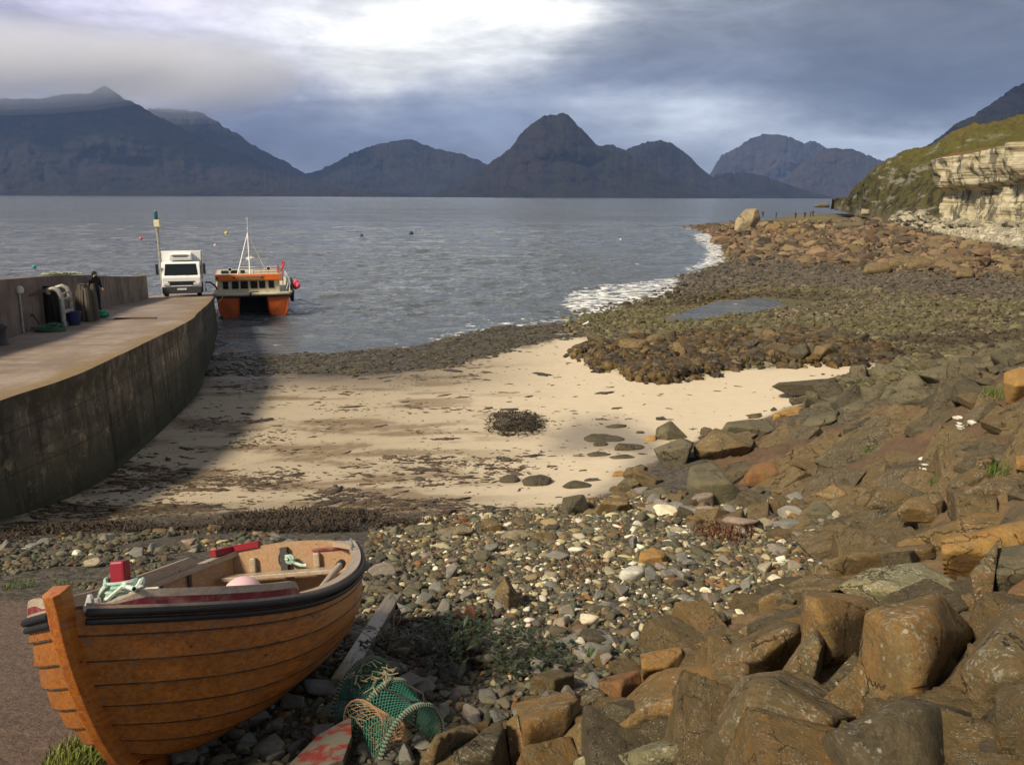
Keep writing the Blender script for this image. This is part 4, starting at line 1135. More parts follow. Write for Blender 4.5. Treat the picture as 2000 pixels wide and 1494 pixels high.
    hero('rock', 'cream', [(836, 1045), (860, 1032), (900, 1026), (928, 1030), (925, 1040), (880, 1050), (850, 1052)], 'long pale flat stone at the back of the shingle', T=0.3, grp=K, m=14, sub=4)
    hero('rock', 'cream', [(975, 1048), (990, 1036), (1025, 1033), (1040, 1046), (1010, 1060), (985, 1058)], 'pale lichen crusted stone in the upper shingle', T=0.35, grp=K, m=12, sub=4)
    hero('rock', 'brown', [(1032, 1052), (1045, 1040), (1085, 1038), (1090, 1052), (1060, 1062)], 'brown slab next to the pale crusted stone', T=0.3, grp=K, m=30, sub=4)
    hero('rock', 'brown', [(935, 1035), (945, 1012), (970, 1018), (985, 1035), (960, 1042)], 'brown pointed stone near the weed line', T=0.3, grp=K, m=36, sub=4)
    hero('rock', 'grey', [(925, 1092), (930, 1075), (950, 1074), (958, 1088), (945, 1100)], 'pale green grey stone in the middle of the shingle', T=0.2, grp=K, m=24, sub=4)
    hero('rock', 'grey', [(708, 1155), (715, 1135), (740, 1131), (760, 1145), (755, 1160), (725, 1162)], 'tan stone close to the stern of the rowing boat', T=0.25, grp=K, m=18, sub=4)
    hero('rock', 'grey', [(785, 1155), (800, 1140), (820, 1133), (828, 1145), (810, 1158)], 'slanting grey slab by the boat stern', T=0.2, grp=K, m=30, sub=4)
    hero('rock', 'grey', [(785, 1000 + 35), (800, 1025), (850, 1023), (860, 1035), (820, 1042)], 'low grey stone behind the weed line', T=.3, grp=K, m=20, sub=4)
    # --- flat rocks on the sand
    Fl = 'dark flat rocks on the wet sand'
    for i, (x, y, w, h, lab) in enumerate([(1182, 858, 96, 22, 'long flat dark rock in the wet sand, streaked with sand'), (1228, 874, 66, 20, 'flat dark rock edged by a pool of water'), (1172, 868, 32, 14, 'stubby dark rock between the two long flat ones'),
                                           (1170, 889, 58, 14, 'rounded low rock at the end of the flat rocks'), (1205, 833, 46, 9, 'thin dark rock sunk in bright wet sand'), (1222, 894, 70, 12, 'ragged low rock next to the wet run'),
                                           (1130, 948, 62, 16, 'dark forked rock lying on the sand above the cube shaped block'), (1104, 868, 40, 8, 'sliver of dark rock on the sand beside the wet patch'), (1250, 845, 18, 9, 'small dark stone near the dark angular boulder'),
                                           (1048, 940, 60, 28, 'dark rock with weed on it at the lower edge of the sand'), (995, 937, 42, 20, 'low dark rock beside the weedy one'), (990, 898, 22, 10, 'lone small dark stone in the sand'), (820, 936, 26, 10, 'lone dark pebble of rock out on the brown sand'),
                                           (1160, 938, 44, 10, 'flat grey stone near the pale grey boulder'), (1290, 818, 22, 10, 'dark pointed stone behind the dark angular boulder')]):
        a = np.linspace(0, 2 * pi, 9)[:-1] + i
        hero('rock', 'slate', [(x + w / 2 * cos(q) * (1 + .15 * sin(3 * q + i)), y + h / 2 * sin(q) * (1 + .2 * sin(2 * q + i))) for q in a], lab, T=w * 0.011, grp=Fl, m=12, sub=4, sink=.5, n1=.12)
    # --- outcrops on the right of the sand
    O = 'rock outcrops above the sand'
    hero('outcrop', 'yellow', z5((520, 290), (560, 235), (640, 210), (760, 215), (825, 260), (825, 320), (600, 330)), 'outcrop with an orange lichen top, highest above the sand', T=2.2, grp=O, m=18)
    hero('outcrop', 'yellow', z5((20, 560), (45, 470), (180, 420), (260, 415), (300, 440), (250, 520), (120, 560)), 'yellow topped ridge of rock along the edge of the sand', T=1.2, grp=O, m=26)
    hero('outcrop', 'grey', z5((310, 500), (330, 410), (390, 395), (400, 440), (520, 330), (640, 320), (600, 420), (450, 500)), 'grey olive outcrop in jointed blocks', T=2.0, grp=O, m=26)
    hero('outcrop', 'grey', z5((240, 600), (300, 520), (400, 500), (560, 440), (540, 560), (380, 610)), 'square edged grey outcrop with a yellow face', T=1.5, grp=O, m=36)
    hero('outcrop', 'grey', z5((560, 460), (600, 400), (830, 330), (1080, 390), (1080, 440), (880, 450), (700, 490)), 'long grey outcrop below the bright golden boulder', T=2.0, grp=O, m=24)
    hero('outcrop', 'slate', z5((20, 260), (80, 230), (300, 215), (500, 195), (540, 230), (500, 300), (150, 300)), 'low dark ledge reaching into the bright sand', T=1.2, grp=O, m=26)
    hero('outcrop', 'slate', z5((590, 640), (700, 540), (900, 480), (980, 470), (940, 580), (760, 640)), 'dark grey ledge under the long outcrop', T=1.2, grp=O, m=26)
    hero('outcrop', 'grey', [(1400, 850), (1420, 825), (1470, 818), (1500, 822), (1520, 840), (1470, 860)], 'low layered outcrop at the tip of the ridge', T=1.2, grp=O, m=20)
    hero('rock', 'slate', [(1000 - 44, 838), (968, 824), (1000, 817), (1040, 819), (1062, 834), (1055, 845), (1000, 850), (970, 848)], 'weed draped dark rock alone in the middle of the sand', T=1.6, m=9, n1=.16, n2=.05, sink=.6)
    # --- far blocks
    X = 'big blocks on the far point'
    hero('rock', 'cream', [(1433, 456), (1437, 430), (1455, 408), (1480, 407), (1484, 420), (1478, 436), (1462, 444), (1450, 458)], 'huge tilted pale block standing on the far point', T=3.2, ridge=[(1447, 440, -.4), (1470, 428, -.3)], grp=X, m=40, d0=185, dz=[-.3, 0, .3, .4, .4, .3, -.1, -.3], n1=.04)
    hero('rock', 'rust', [(1490, 458), (1498, 440), (1525, 433), (1528, 445), (1505, 458)], 'orange block lying beside the huge pale one', T=2.5, grp=X, m=30, d0=170, sub=4)
    hero('rock', 'rust', [(1531, 462), (1538, 448), (1560, 445), (1568, 460)], 'reddish slab on the far shingle, between two pale stones', T=2.5, grp=X, m=30, d0=160, sub=4)
    hero('rock', 'cream', [(1512, 468), (1514, 454), (1523, 453), (1526, 466)], 'small upright pale block in front of the orange one', T=1.2, grp=X, m=30, d0=155, sub=4)
    hero('rock', 'cream', [(1594, 454), (1605, 436), (1612, 436), (1612, 445), (1600, 455)], 'slanting pale block among the reddish boulders', T=1.5, grp=X, m=36, d0=165, sub=4)
    hero('rock', 'grey', [(1612, 450), (1650, 436), (1690, 430), (1690, 445), (1640, 452)], 'dark flat slab near the foot of the headland', T=3, grp=X, m=26, d0=165, sub=4)
    hero('rock', 'cream', [(1681, 418), (1683, 408), (1698, 409), (1699, 418)], 'square white block at the foot of the headland', T=2.0, grp=X, m=50, d0=200, sub=4)
    hero('rock', 'grey', [(1590, 404), (1604, 396), (1615, 394), (1622, 404)], 'small dark stack of rock off the headland', T=8, grp=X, m=12, d0=420, sub=4)
    for i, (a, lab) in enumerate([((1715, 522, 62, 22), 'tan boulder, first of the row across the upper beach'), ((1765, 510, 66, 26), 'tan boulder, second and largest of the row on the upper beach'), ((1800, 514, 60, 22), 'tan boulder third in the row with a shadowed side'),
                                  ((1885, 532, 40, 18), 'rounded tan boulder standing apart below the row'), ((1845, 505, 50, 18), 'brown boulder at the end of the row on the upper beach')]):
        x, y, w, h = a
        hero('rock', 'brown', [(x - w / 2, y + h / 2), (x - w * .42, y - h * .2), (x - w * .1, y - h / 2), (x + w * .3, y - h * .42), (x + w / 2, y + h * .1), (x + w * .4, y + h / 2)], lab, T=2.2, grp='tan boulders on the upper beach', m=18, sub=4, push=-2.0)


def build_fill():
    """more blocks of the bank and ledges of the brown slope, between the traced ones"""
    rng = np.random.default_rng(77); T = TERR; px, py, d, V = T['px'], T['py'], T['dist'], T['V']
    def vari(kind, n, seed, m, flat):
        out = []; r2 = np.random.default_rng(seed)
        for i in range(n):
            P = np.array([(x, y, z * flat) for x in (-1, 1) for y in (-1, 1) for z in (-1, 1)]) * r2.uniform(.55, 1.1, (8, 3))
            W, F, c = hullrock(P, m, 5, seed + i, .018, .01); W = W / np.abs(W).max(0); out.append(fastmesh('boulder', W, F, RK[kind], True))
        return out
    kinds = ['rust', 'brown', 'mottled', 'dark', 'brown']
    mm = {k: vari(k, 4, 200 + 9 * i, 36, .8) for i, k in enumerate(kinds)}
    lab = {'rust': 'rust orange block', 'brown': 'brown block', 'mottled': 'olive mottled block', 'dark': 'dark brown block'}
    def put(mask, w, n, rmin, rmax, zone, grp, aniso, zf, ang=None, sink=.15, kk=kinds, noun=''):
        i = pick(mask & (px > 700) & (px < 2080), w, n, rng)
        for q in i:
            k = kk[rng.integers(len(kk))]; me = mm[k][rng.integers(4)]; r = rmin + (rmax - rmin) * rng.random() ** 1.8
            o = link('boulder', me); x, y = V[q, 0] + rng.normal() * .1, V[q, 1] + rng.normal() * .1
            o.location = (x, y, float(height(x, y)[0]) + r * zf * sink)
            o.scale = (r * rng.uniform(1, aniso), r * rng.uniform(.7, 1.0), r * zf * rng.uniform(.8, 1.2))
            o.rotation_euler = (rng.normal() * .2, rng.normal() * .2, rng.uniform(0, 6.3)) if ang is None else (rng.normal() * .12 , -.22 + rng.normal() * .1, ang + rng.normal() * .2)
            tag(o, lab[k] + zone, 'boulder', lab[k] + 's' + grp)
    rip = inpoly(px, py, RIPRAP); brown = inpoly(px, py, BROWNSLOPE) & ~rip
    put(rip & (py < 1600), 1 / d ** .5, 120, .10, .34, ' filling a gap in the boulder bank', ' filling the boulder bank', 1.5, .75)
    put(rip & (polydist(px, py, RIPRAP) < 40) & (px < 1800), 1 / d ** .3, 46, .06, .17, ' at the shingle edge of the boulder bank', ' at the edge of the bank', 1.4, .75)
    put(brown, 1 / d ** .8, 105, .14, .6, ' set in the bare brown slope', ' of the brown slope', 2.6, .30, radians(38), .0, ['brown', 'brown', 'dark', 'brown'])
    # white chips lying on the slope
    wl = [(1755, 955), (1790, 905), (1860, 840), (1890, 790), (1915, 770), (1925, 785), (1900, 830), (1860, 880), (1820, 930), (1770, 965)]
    i = pick(inpoly(px, py, wl), 1 / d, 70, rng); r = np.exp(rng.normal(log(.035), .6, 70)).clip(.012, .11)
    pos = V[i] + np.column_stack([rng.normal(0, .1, 70), rng.normal(0, .1, 70), np.zeros(70)]); pos[:, 2] = height(pos[:, 0], pos[:, 1]) + .02
    instances('white_chips', stone_variants(6, 2, 9), pos, np.column_stack([r * 1.4, r, r * .6]), rng.uniform(0, 6, 70), rng.normal(0, .2, 70), np.array([.7, .68, .6]) * rng.uniform(.7, 1, (70, 1)), M_STONE)
    up = inpoly(px, py, UPPERROCK); put(up, 1 / d ** .5, 40, .10, .32, ' at the head of the shingle under the slope', ' at the head of the shingle', 1.4, .75, None, .25, ['mottled', 'brown', 'dark', 'brown'])

# ------------------------------------------------------------------ loose stones, weed, grass
def mat_stones():
    def f(t, b):
        p = t.geo(); col = t.attr('Col')
        n = t.noise(p, 30.0, 6, 0.7); n2 = t.noise(p, 110.0, 4, 0.7)
        k = t.math('ADD', 0.6, t.math('ADD', t.math('MULTIPLY', n, 0.5), t.math('MULTIPLY', n2, 0.3)))
        cs = t.n.new('ShaderNodeCombineXYZ')
        for i in range(3): t.l.new(k, cs.inputs[i])
        t.put(b.inputs['Base Color'], t.vmul(col, cs.outputs[0])); b.inputs['Roughness'].default_value = 0.8
        t.put(b.inputs['Normal'], t.bump(t.math('ADD', n, t.math('MULTIPLY', n2, .4)), 0.4, 0.01))
    return mat('shore_stone', f)


def mat_weed():
    def f(t, b):
        p = t.geo(); col = t.attr('Col'); n = t.noise(p, 25.0, 5, 0.7)
        k = t.math('ADD', 0.45, t.math('MULTIPLY', n, 1.1)); cs = t.n.new('ShaderNodeCombineXYZ')
        for i in range(3): t.l.new(k, cs.inputs[i])
        t.put(b.inputs['Base Color'], t.vmul(col, cs.outputs[0])); b.inputs['Roughness'].default_value = 0.5
        t.put(b.inputs['Normal'], t.bump(n, 0.5, 0.02))
    return mat('weed', f)


M_STONE = mat_stones(); M_WEED = mat_weed()
STCOL = np.array([(0.080, 0.074, 0.052), (0.128, 0.116, 0.078), (0.125, 0.09, 0.052), (0.235, 0.178, 0.09), (0.42, 0.365, 0.22), (0.66, 0.61, 0.48), (0.20, 0.105, 0.04), (0.098, 0.104, 0.072)])
STLAB = ['dark grey', 'mid grey', 'brown', 'tan', 'cream', 'white', 'rust orange', 'greenish grey']


def stone_variants(n, sub, seed, m=9):
    out = []
    rng = np.random.default_rng(seed)
    for i in range(n):
        k = rng.integers(9, 16); P = rng.normal(size=(k, 3)); P /= np.linalg.norm(P, axis=1)[:, None]
        P *= rng.uniform(.75, 1.1, (k, 1))
        W, F, c = hullrock(P, m if i % 3 else 18, sub, 100 + i, 0.06, 0.02)
        W = W / np.abs(W).max(0); out.append((W, F))
    return out


def instances(name, variants, pos, scl, rot, tilt, cols, m, kind='stuff', smooth=True):
    rng = np.random.default_rng(len(pos)); Vs = []; Fs = []; Cs = []; off = 0
    vi = rng.integers(0, len(variants), len(pos))
    for k, (W, F) in enumerate(variants):
        s = np.where(vi == k)[0]
        if not len(s): continue
        P = W[None] * scl[s][:, None, :]
        cz, sz = np.cos(rot[s])[:, None], np.sin(rot[s])[:, None]; ct, st = np.cos(tilt[s])[:, None], np.sin(tilt[s])[:, None]
        y = P[..., 1] * ct - P[..., 2] * st; z = P[..., 1] * st + P[..., 2] * ct; x = P[..., 0]
        Q = np.stack([x * cz - y * sz, x * sz + y * cz, z], -1) + pos[s][:, None, :]
        Vs.append(Q.reshape(-1, 3)); nv = len(W)
        Fs.append((F[None] + (np.arange(len(s)) * nv)[:, None, None]).reshape(-1, F.shape[1]) + off)
        Cs.append(np.repeat(cols[s], nv, 0)); off += len(s) * nv
    o = link(name, fastmesh(name, np.concatenate(Vs), np.concatenate(Fs), m, smooth, np.concatenate(Cs)))
    if kind: tag(o, kind=kind)
    return o


SHINGLE = [(-60, 1075), (200, 1048), (450, 1040), (700, 1035), (850, 1015), (960, 1002), (1060, 1000), (1120, 985), (1240, 965), (1340, 985), (1440, 985), (1560, 985), (1660, 1010), (1770, 1045), (1600, 1125), (1460, 1190),
           (1250, 1290), (1150, 1350), (990, 1410), (800, 1560), (330, 1560), (330, 1190), (120, 1185), (-60, 1160)]
UPPERROCK = [(1180, 960), (1250, 925), (1330, 960), (1440, 975), (1640, 985), (1700, 1010), (1660, 1060), (1500, 1050), (1300, 1010)]


def build_shingle():
    rng = np.random.default_rng(12)
    N = 112000
    X = rng.uniform(-12, 8, N); Y = rng.uniform(4.0, 21, N)
    z = height(X, Y); px, py = proj(np.column_stack([X, Y, z]))
    sd = polydist(px, py, SHINGLE)
    keep = (sd + rng.normal(size=N) * 10 > 0)
    track = polydist(px, py, TRACK)
    keep &= ~((track > 0) & (rng.random(N) < .86))
    keep &= ~((px < 720) & (py < 1180) & (fbm(np.column_stack([X, Y]) * 0.7, 3, 4) < .42))
    X, Y, z, px, py = X[keep], Y[keep], z[keep], px[keep], py[keep]; n = len(X)
    r = np.exp(rng.normal(log(0.0235), 0.52, n)); r = np.clip(r, 0.011, 0.105)
    up = inpoly(px, py, UPPERROCK); r[up] *= rng.uniform(1.0, 1.8, up.sum())
    far = np.clip((Y - 9) / 8, 0, 1); r *= 1 + 0.35 * far
    bright = sm(px, 640, 1000) * sm(py, 1330, 1180)  # darker stones round boat and pot, partly shade put into the colour mix
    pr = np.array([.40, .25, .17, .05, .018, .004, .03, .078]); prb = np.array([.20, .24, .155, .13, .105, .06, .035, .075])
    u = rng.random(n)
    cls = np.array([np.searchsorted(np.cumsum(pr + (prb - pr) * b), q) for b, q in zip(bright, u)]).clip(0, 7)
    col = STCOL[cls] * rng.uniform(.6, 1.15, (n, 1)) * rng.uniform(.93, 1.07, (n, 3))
    scl = np.column_stack([r * rng.uniform(.85, 1.55, n), r * rng.uniform(.7, 1.05, n), r * rng.uniform(.42, .8, n)])
    rot = rng.uniform(0, 2 * pi, n); tilt = rng.normal(0, .28, n)
    pos = np.column_stack([X, Y, z + scl[:, 2] * rng.uniform(.1, .75, n)])
    size = r / np.hypot(Y, 3) * (py < 1490) * (px > -10)
    order = np.argsort(-size); NB = 270
    big = order[:NB]; mid = order[NB:NB + 3800]; rest = order[NB + 3800:]
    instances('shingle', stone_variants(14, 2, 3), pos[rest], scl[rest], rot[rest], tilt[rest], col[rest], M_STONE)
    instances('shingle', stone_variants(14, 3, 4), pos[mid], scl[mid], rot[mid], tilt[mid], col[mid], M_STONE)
    vs = stone_variants(12, 4, 5, 12); mes = []
    for W, F in vs: mes.append(fastmesh('cobblestone', W * 0.1, F, RK['tint'], True))
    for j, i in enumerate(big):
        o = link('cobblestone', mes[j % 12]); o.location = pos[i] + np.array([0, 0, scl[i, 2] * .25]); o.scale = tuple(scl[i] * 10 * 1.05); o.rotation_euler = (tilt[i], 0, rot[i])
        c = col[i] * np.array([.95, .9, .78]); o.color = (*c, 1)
        cn = STLAB[cls[i]]
        zone = 'upper shingle near the bank of boulders' if up[i] else ('shingle between the rowing boat and the pier' if px[i] < 700 and py[i] < 1180 else ('shingle under the boat and the lobster pot' if py[i] > 1260 else 'open shingle past the boat stern'))
        tag(o, '%s cobble on the %s' % (cn, zone), 'cobble', '%s cobbles, %s' % (cn, zone))


def pick(mask, w, n, rng):
    idx = np.where(mask)[0]; p = w[idx] / w[idx].sum()
    return rng.choice(idx, n, p=p)


def build_far_stones():
    rng = np.random.default_rng(22); T = TERR
    px, py, d, V = T['px'], T['py'], T['dist'], T['V']
    inside = (d > 30) & (V[:, 2] > -0.15) & (px > 1100) & (px < 2080) & (T['sand'] < .3) & (d < 260)
    pool = polydist(px, py, POOL) > -2
    inside &= ~pool
    i = pick(inside, (1 / d ** 1.1) * (1 + 1.2 * T['red']), 52000, rng)
    n = len(i); dd = d[i]
    r = np.exp(rng.normal(0, .5, n)).clip(.3, 2.8) * (0.042 + 0.00072 * dd)
    r *= 1 + T['red'][i] * rng.uniform(0, 1.2, n) ** 5
    pal = np.array([(0.10, 0.088, 0.05), (0.135, 0.115, 0.062), (0.075, 0.066, 0.048), (0.17, 0.15, 0.09), (0.115, 0.085, 0.055)])
    red = np.array([(0.15, 0.102, 0.062), (0.185, 0.122, 0.072), (0.105, 0.078, 0.052), (0.175, 0.13, 0.066), (0.075, 0.058, 0.042)])
    dk = np.array([(0.075, 0.068, 0.055), (0.095, 0.08, 0.06), (0.06, 0.055, 0.046), (0.12, 0.10, 0.075), (0.085, 0.065, 0.045)])
    k = rng.integers(0, 5, n)
    zone = fbm(np.column_stack([V[i, 0] * .10, V[i, 1] * .16]), 4, 15, .6); zone2 = fbm(np.column_stack([V[i, 0] * .07 + 9, V[i, 1] * .12]), 4, 16, .6)
    pal_c = pal[k]; gz = sm(zone, .50, .58)[:, None]; wz = sm(zone2, .52, .60)[:, None]; rw = T['red'][i][:, None]
    band = np.clip(sm(polydist(px[i], py[i], DARKBAND), -8, 8), 0, 1)[:, None]
    pale = np.clip(sm(polydist(px[i], py[i], PALESLOPE), -8, 8), 0, 1)[:, None]
    pal_c = pal_c * (1 - gz * .65) + gz * .65 * np.array([.098, .090, .040]); pal_c = pal_c * (1 - wz * .85) + wz * .85 * np.array([.050, .038, .022])
    col = pal_c * (1 - rw) + red[k] * rw; col = col * (1 - band) + dk[k] * band; col = col * (1 - pale) + pale * np.array([.36, .33, .25])
    col *= rng.uniform(.55, 1.3, (n, 1))
    scl = np.column_stack([r * rng.uniform(.9, 1.6, n), r * rng.uniform(.7, 1.1, n), r * rng.uniform(.45, .95, n)])
    pos = V[i] + np.column_stack([rng.normal(0, 1, n) * dd * .004, rng.normal(0, 1, n) * dd * .006, scl[:, 2] * .2])
    pos[:, 2] = height(pos[:, 0], pos[:, 1]) + scl[:, 2] * rng.uniform(-.1, .5, n)
    instances('shore_rubble', stone_variants(16, 2, 6, 22), pos, scl, rng.uniform(0, 6.3, n), rng.normal(0, .35, n), col, M_STONE, smooth=False)
    # scree under the cliff
    pts = []
    for _ in range(900):
        x = rng.uniform(1740, 2060); y = 446 - rng.uniform(0, 1) ** 1.5 * 26 * np.interp(x, [1740, 1800, 1830, 2060], [1, 1.3, .5, .3])
        g = atd(x, y, np.interp(x, [1740, 1800, 2000], [205, 165, 130]) * rng.uniform(.93, 1.0)); pts.append(g)
    pts = np.array(pts); n = len(pts); r = np.exp(rng.normal(-.75, .5, n)).clip(.1, 1.0)
    scl = np.column_stack([r * 1.2, r, r * .7]); col = np.array([.34, .31, .23]) * rng.uniform(.45, 1.15, (n, 1))
    pts[:, 2] = np.maximum(height(pts[:, 0], pts[:, 1]), np.minimum(pts[:, 2], 8))
    instances('scree', stone_variants(8, 2, 8, 20), pts, scl, rng.uniform(0, 6.3, n), rng.normal(0, .3, n), col, M_STONE, smooth=False)


def build_tidal_rocks():
    rng = np.random.default_rng(32); T = TERR; px, py, d, V = T['px'], T['py'], T['dist'], T['V']
    mes = {}
    for kind in ('slate', 'dark', 'brown', 'grey'):
        mes[kind] = [fastmesh('tidal_rock', W, F, RK[kind], True) for W, F in stone_variants(7, 4, 40 + len(kind), 16)]
    def put(mask, w, n, rmin, rmax, kinds, label, grp, flat=.75):
        i = pick(mask & (px > 1050) & (px < 2060), w, n, rng)
        for q in i:
            k = kinds[rng.integers(len(kinds))]; me = mes[k][rng.integers(7)]
            r = rmin + (rmax - rmin) * rng.random() ** 2.2
            o = link('tidal_rock', me); x, y = V[q, 0] + rng.normal() * .2, V[q, 1] + rng.normal() * .3
            sz = r * rng.uniform(.5, flat)
            o.location = (x, y, float(height(x, y)[0]) + sz * .25); o.scale = (r * rng.uniform(.9, 1.5), r * rng.uniform(.7, 1.1), sz); o.rotation_euler = (rng.normal() * .2, rng.normal() * .2, rng.uniform(0, 6.3))
            tag(o, label, 'rock', grp)
    one = np.ones(len(d))
    put(T['kelp'] > .55, 1 / d, 105, .12, .62, ['brown', 'dark', 'brown', 'slate'], 'brown weedy rock of the bank at the back of the sand', 'weedy rocks at the back of the sand', .9)
    put((T['dark'] > .5) & (px > 1480) & (py < 800) & (V[:, 2] < 4.2) & (T['sand'] < .3), 1 / d, 175, .12, .5, ['slate', 'slate', 'dark', 'grey'], 'dark grey rock of the jumble between the bright sand and the slope', 'dark jumbled rocks above the sand', .9)
    edge = (T['sand'] > .2) & (px > 1280) & (py < 860) & (py > 700)
    put(edge & ((T['dark'] > .02) | (polydist(px, py, SAND) < 14)), 1 / d, 45, .06, .28, ['slate', 'dark'], 'small dark stone lying on the pale sand near the rock jumble', 'small stones on the pale sand', .7)


def build_weed():
    rng = np.random.default_rng(42); T = TERR; px, py, d, V = T['px'], T['py'], T['dist'], T['V']
    vs = []
    for i in range(16):
        W, F = ico(3); W = W.copy(); a = np.arctan2(W[:, 1], W[:, 0])
        W[:, :2] *= (0.05 + 1.6 * fbm(np.column_stack([np.cos(a) * 2.6, np.sin(a) * 2.6, np.full(len(a), i * 7.)]), 4, i, .7) ** 1.6)[:, None]
        W[:, 2] += .5 * (fbm(W * 2.5 + i, 3, i + 9) - .5); vs.append((W, F))
    # strewn on the sand
    P2 = V[:, :2]
    dens = np.clip(fbm(np.column_stack([P2[:, 0] * .5, P2[:, 1] * .9]), 4, 91, .6) - .42, 0.0, 1) ** 1.9 * 2
    wgt = (1 / d ** 0.9) * (dens + .006) * (0.10 + 0.9 * sm(px, 1150, 900)) * (0.35 + .65 * sm(py, 1000, 940) + 1.6 * sm(py, 955, 1000))
    i = pick((T['sand'] > .5) & (px < 1600) & (px > -50), wgt, 5200, rng); n = len(i)
    L = np.exp(rng.normal(log(.05), .75, n)).clip(.02, .5) * (0.75 + d[i] * .014)
    scl = np.column_stack([L * 1.25, L * rng.uniform(.25, .6, n), .006 + L * .07])
    col = np.array([(.065, .044, .026), (.085, .056, .032), (.045, .036, .024), (.11, .07, .04)])[rng.integers(0, 4, n)]
    pos = V[i] + np.column_stack([rng.normal(0, .12, n), rng.normal(0, .2, n), np.zeros(n)]); pos[:, 2] = height(pos[:, 0], pos[:, 1]) + .004
    instances('seaweed', vs, pos, scl, rng.normal(0, .5, n), rng.normal(0, .03, n), col, M_WEED)
    # thick at the water's edge
    i = pick((T['weed'] > .4) & (px > 350), 1 / d, 6500, rng); n = len(i); L = rng.uniform(.07, .34, n)
    scl = np.column_stack([L, L * rng.uniform(.4, .9, n), L * rng.uniform(.06, .2, n)])
    col = np.array([(.055, .046, .026), (.075, .062, .03), (.04, .035, .024), (.08, .055, .028), (.075, .07, .055)])[rng.integers(0, 5, n)] * rng.uniform(.6, 1.3, (n, 1))
    gr = (px[i] > 1140) & (px[i] < 1320) & (rng.random(n) < .6); col[gr] = (.05, .075, .018)
    pos = V[i] + np.column_stack([rng.normal(0, .25, n), rng.normal(0, .35, n), np.zeros(n)]); pos[:, 2] = height(pos[:, 0], pos[:, 1])
    instances('seaweed', vs, pos, scl, rng.uniform(0, 6.3, n), rng.normal(0, .15, n), col, M_WEED)
    # on the weedy rock bank
    i = pick(T['kelp'] > .35, 1 / d, 2600, rng); n = len(i); L = rng.uniform(.15, .6, n)
    scl = np.column_stack([L, L * rng.uniform(.5, .9, n), L * rng.uniform(.2, .5, n)])
    col = np.array([(.085, .052, .018), (.06, .04, .018), (.10, .065, .024), (.045, .034, .02)])[rng.integers(0, 4, n)] * rng.uniform(.7, 1.3, (n, 1))
    pos = V[i] + np.column_stack([rng.normal(0, .2, n), rng.normal(0, .3, n), np.zeros(n)]); pos[:, 2] = height(pos[:, 0], pos[:, 1]) + .03
    instances('seaweed', vs, pos, scl, rng.uniform(0, 6.3, n), rng.normal(0, .25, n), col, M_WEED)
    # tangled strands: wrack line behind the boat, red clump in the shingle
    def strands(name, pts, L, w, cols, hgt, seed):
        r2 = np.random.default_rng(seed); Vv = []; Ff = []; Cc = []; o = 0
        for p in pts:
            a = r2.uniform(0, 6.3); k = 6; x, y, z = p; l = L * r2.uniform(.5, 1.4); ww = w * r2.uniform(.6, 1.4); zz = z + r2.uniform(0, hgt); c = cols[r2.integers(len(cols))] * r2.uniform(.6, 1.35)
            for s in range(k):
                nx, ny = -sin(a), cos(a); h = zz + .35 * hgt * sin(s * 1.3 + a)
                Vv += [(x + nx * ww, y + ny * ww, h), (x - nx * ww, y - ny * ww, h + ww * .8)]; Cc += [c, c]
                x += cos(a) * l / k; y += sin(a) * l / k; a += r2.normal() * .7
                if s: Ff.append((o + 2 * s - 2, o + 2 * s - 1, o + 2 * s + 1, o + 2 * s))
            o += 2 * k
        ob = link(name, fastmesh(name, np.array(Vv), np.array(Ff), M_WEED, True, np.array(Cc))); tag(ob, kind='stuff')
    W2 = [(-80, 1048), (200, 1028), (450, 1008), (640, 1000), (860, 1012), (870, 1024), (700, 1040), (400, 1042), (200, 1050), (-80, 1068)]
    i = pick(polydist(px, py, W2) + 8 * (fbm(P2 * 1.5, 3, 5) - .5) > 1, 1 / d * (.04 + sm(fbm(P2 * np.array([.6, 1.2]), 4, 8, .6), .44, .56)), 5200, rng)
    pts = V[i] + np.column_stack([rng.normal(0, .1, len(i)), rng.normal(0, .12, len(i)), np.zeros(len(i))]); pts[:, 2] = height(pts[:, 0], pts[:, 1])
    strands('wrack', pts, .32, .011, np.array([(.040, .028, .018), (.055, .036, .02), (.028, .022, .016)]), .10, 3)
    i = pick(np.hypot((px - 1420), (py - 1038) * 2.6) < 62, 1 / d, 420, rng); pts = V[i].copy()
    strands('wrack', pts, .2, .007, np.array([(.12, .045, .02), (.09, .035, .018), (.16, .08, .03)]), .12, 4)
    i = pick(np.hypot((px - 1008), (py - 832) * 2.4) < 58, 1 / d, 380, rng); pts = V[i].copy(); q_ = np.hypot((px[i] - 1008), (py[i] - 834) * 2.4) / 58; pts[:, 2] += .34 * np.clip(1 - q_ ** 2, 0, 1) * rng.uniform(.4, 1.05, len(i))
    strands('wrack', pts, .42, .016, np.array([(.05, .04, .026), (.035, .03, .022), (.07, .05, .03)]), .10, 6)
    i = pick(np.hypot((px - 1140), (py - 1115) * 2.2) < 48, 1 / d, 160, rng); pts = V[i].copy()
    strands('wrack', pts, .14, .005, np.array([(.14, .075, .025), (.11, .06, .025)]), .07, 5)


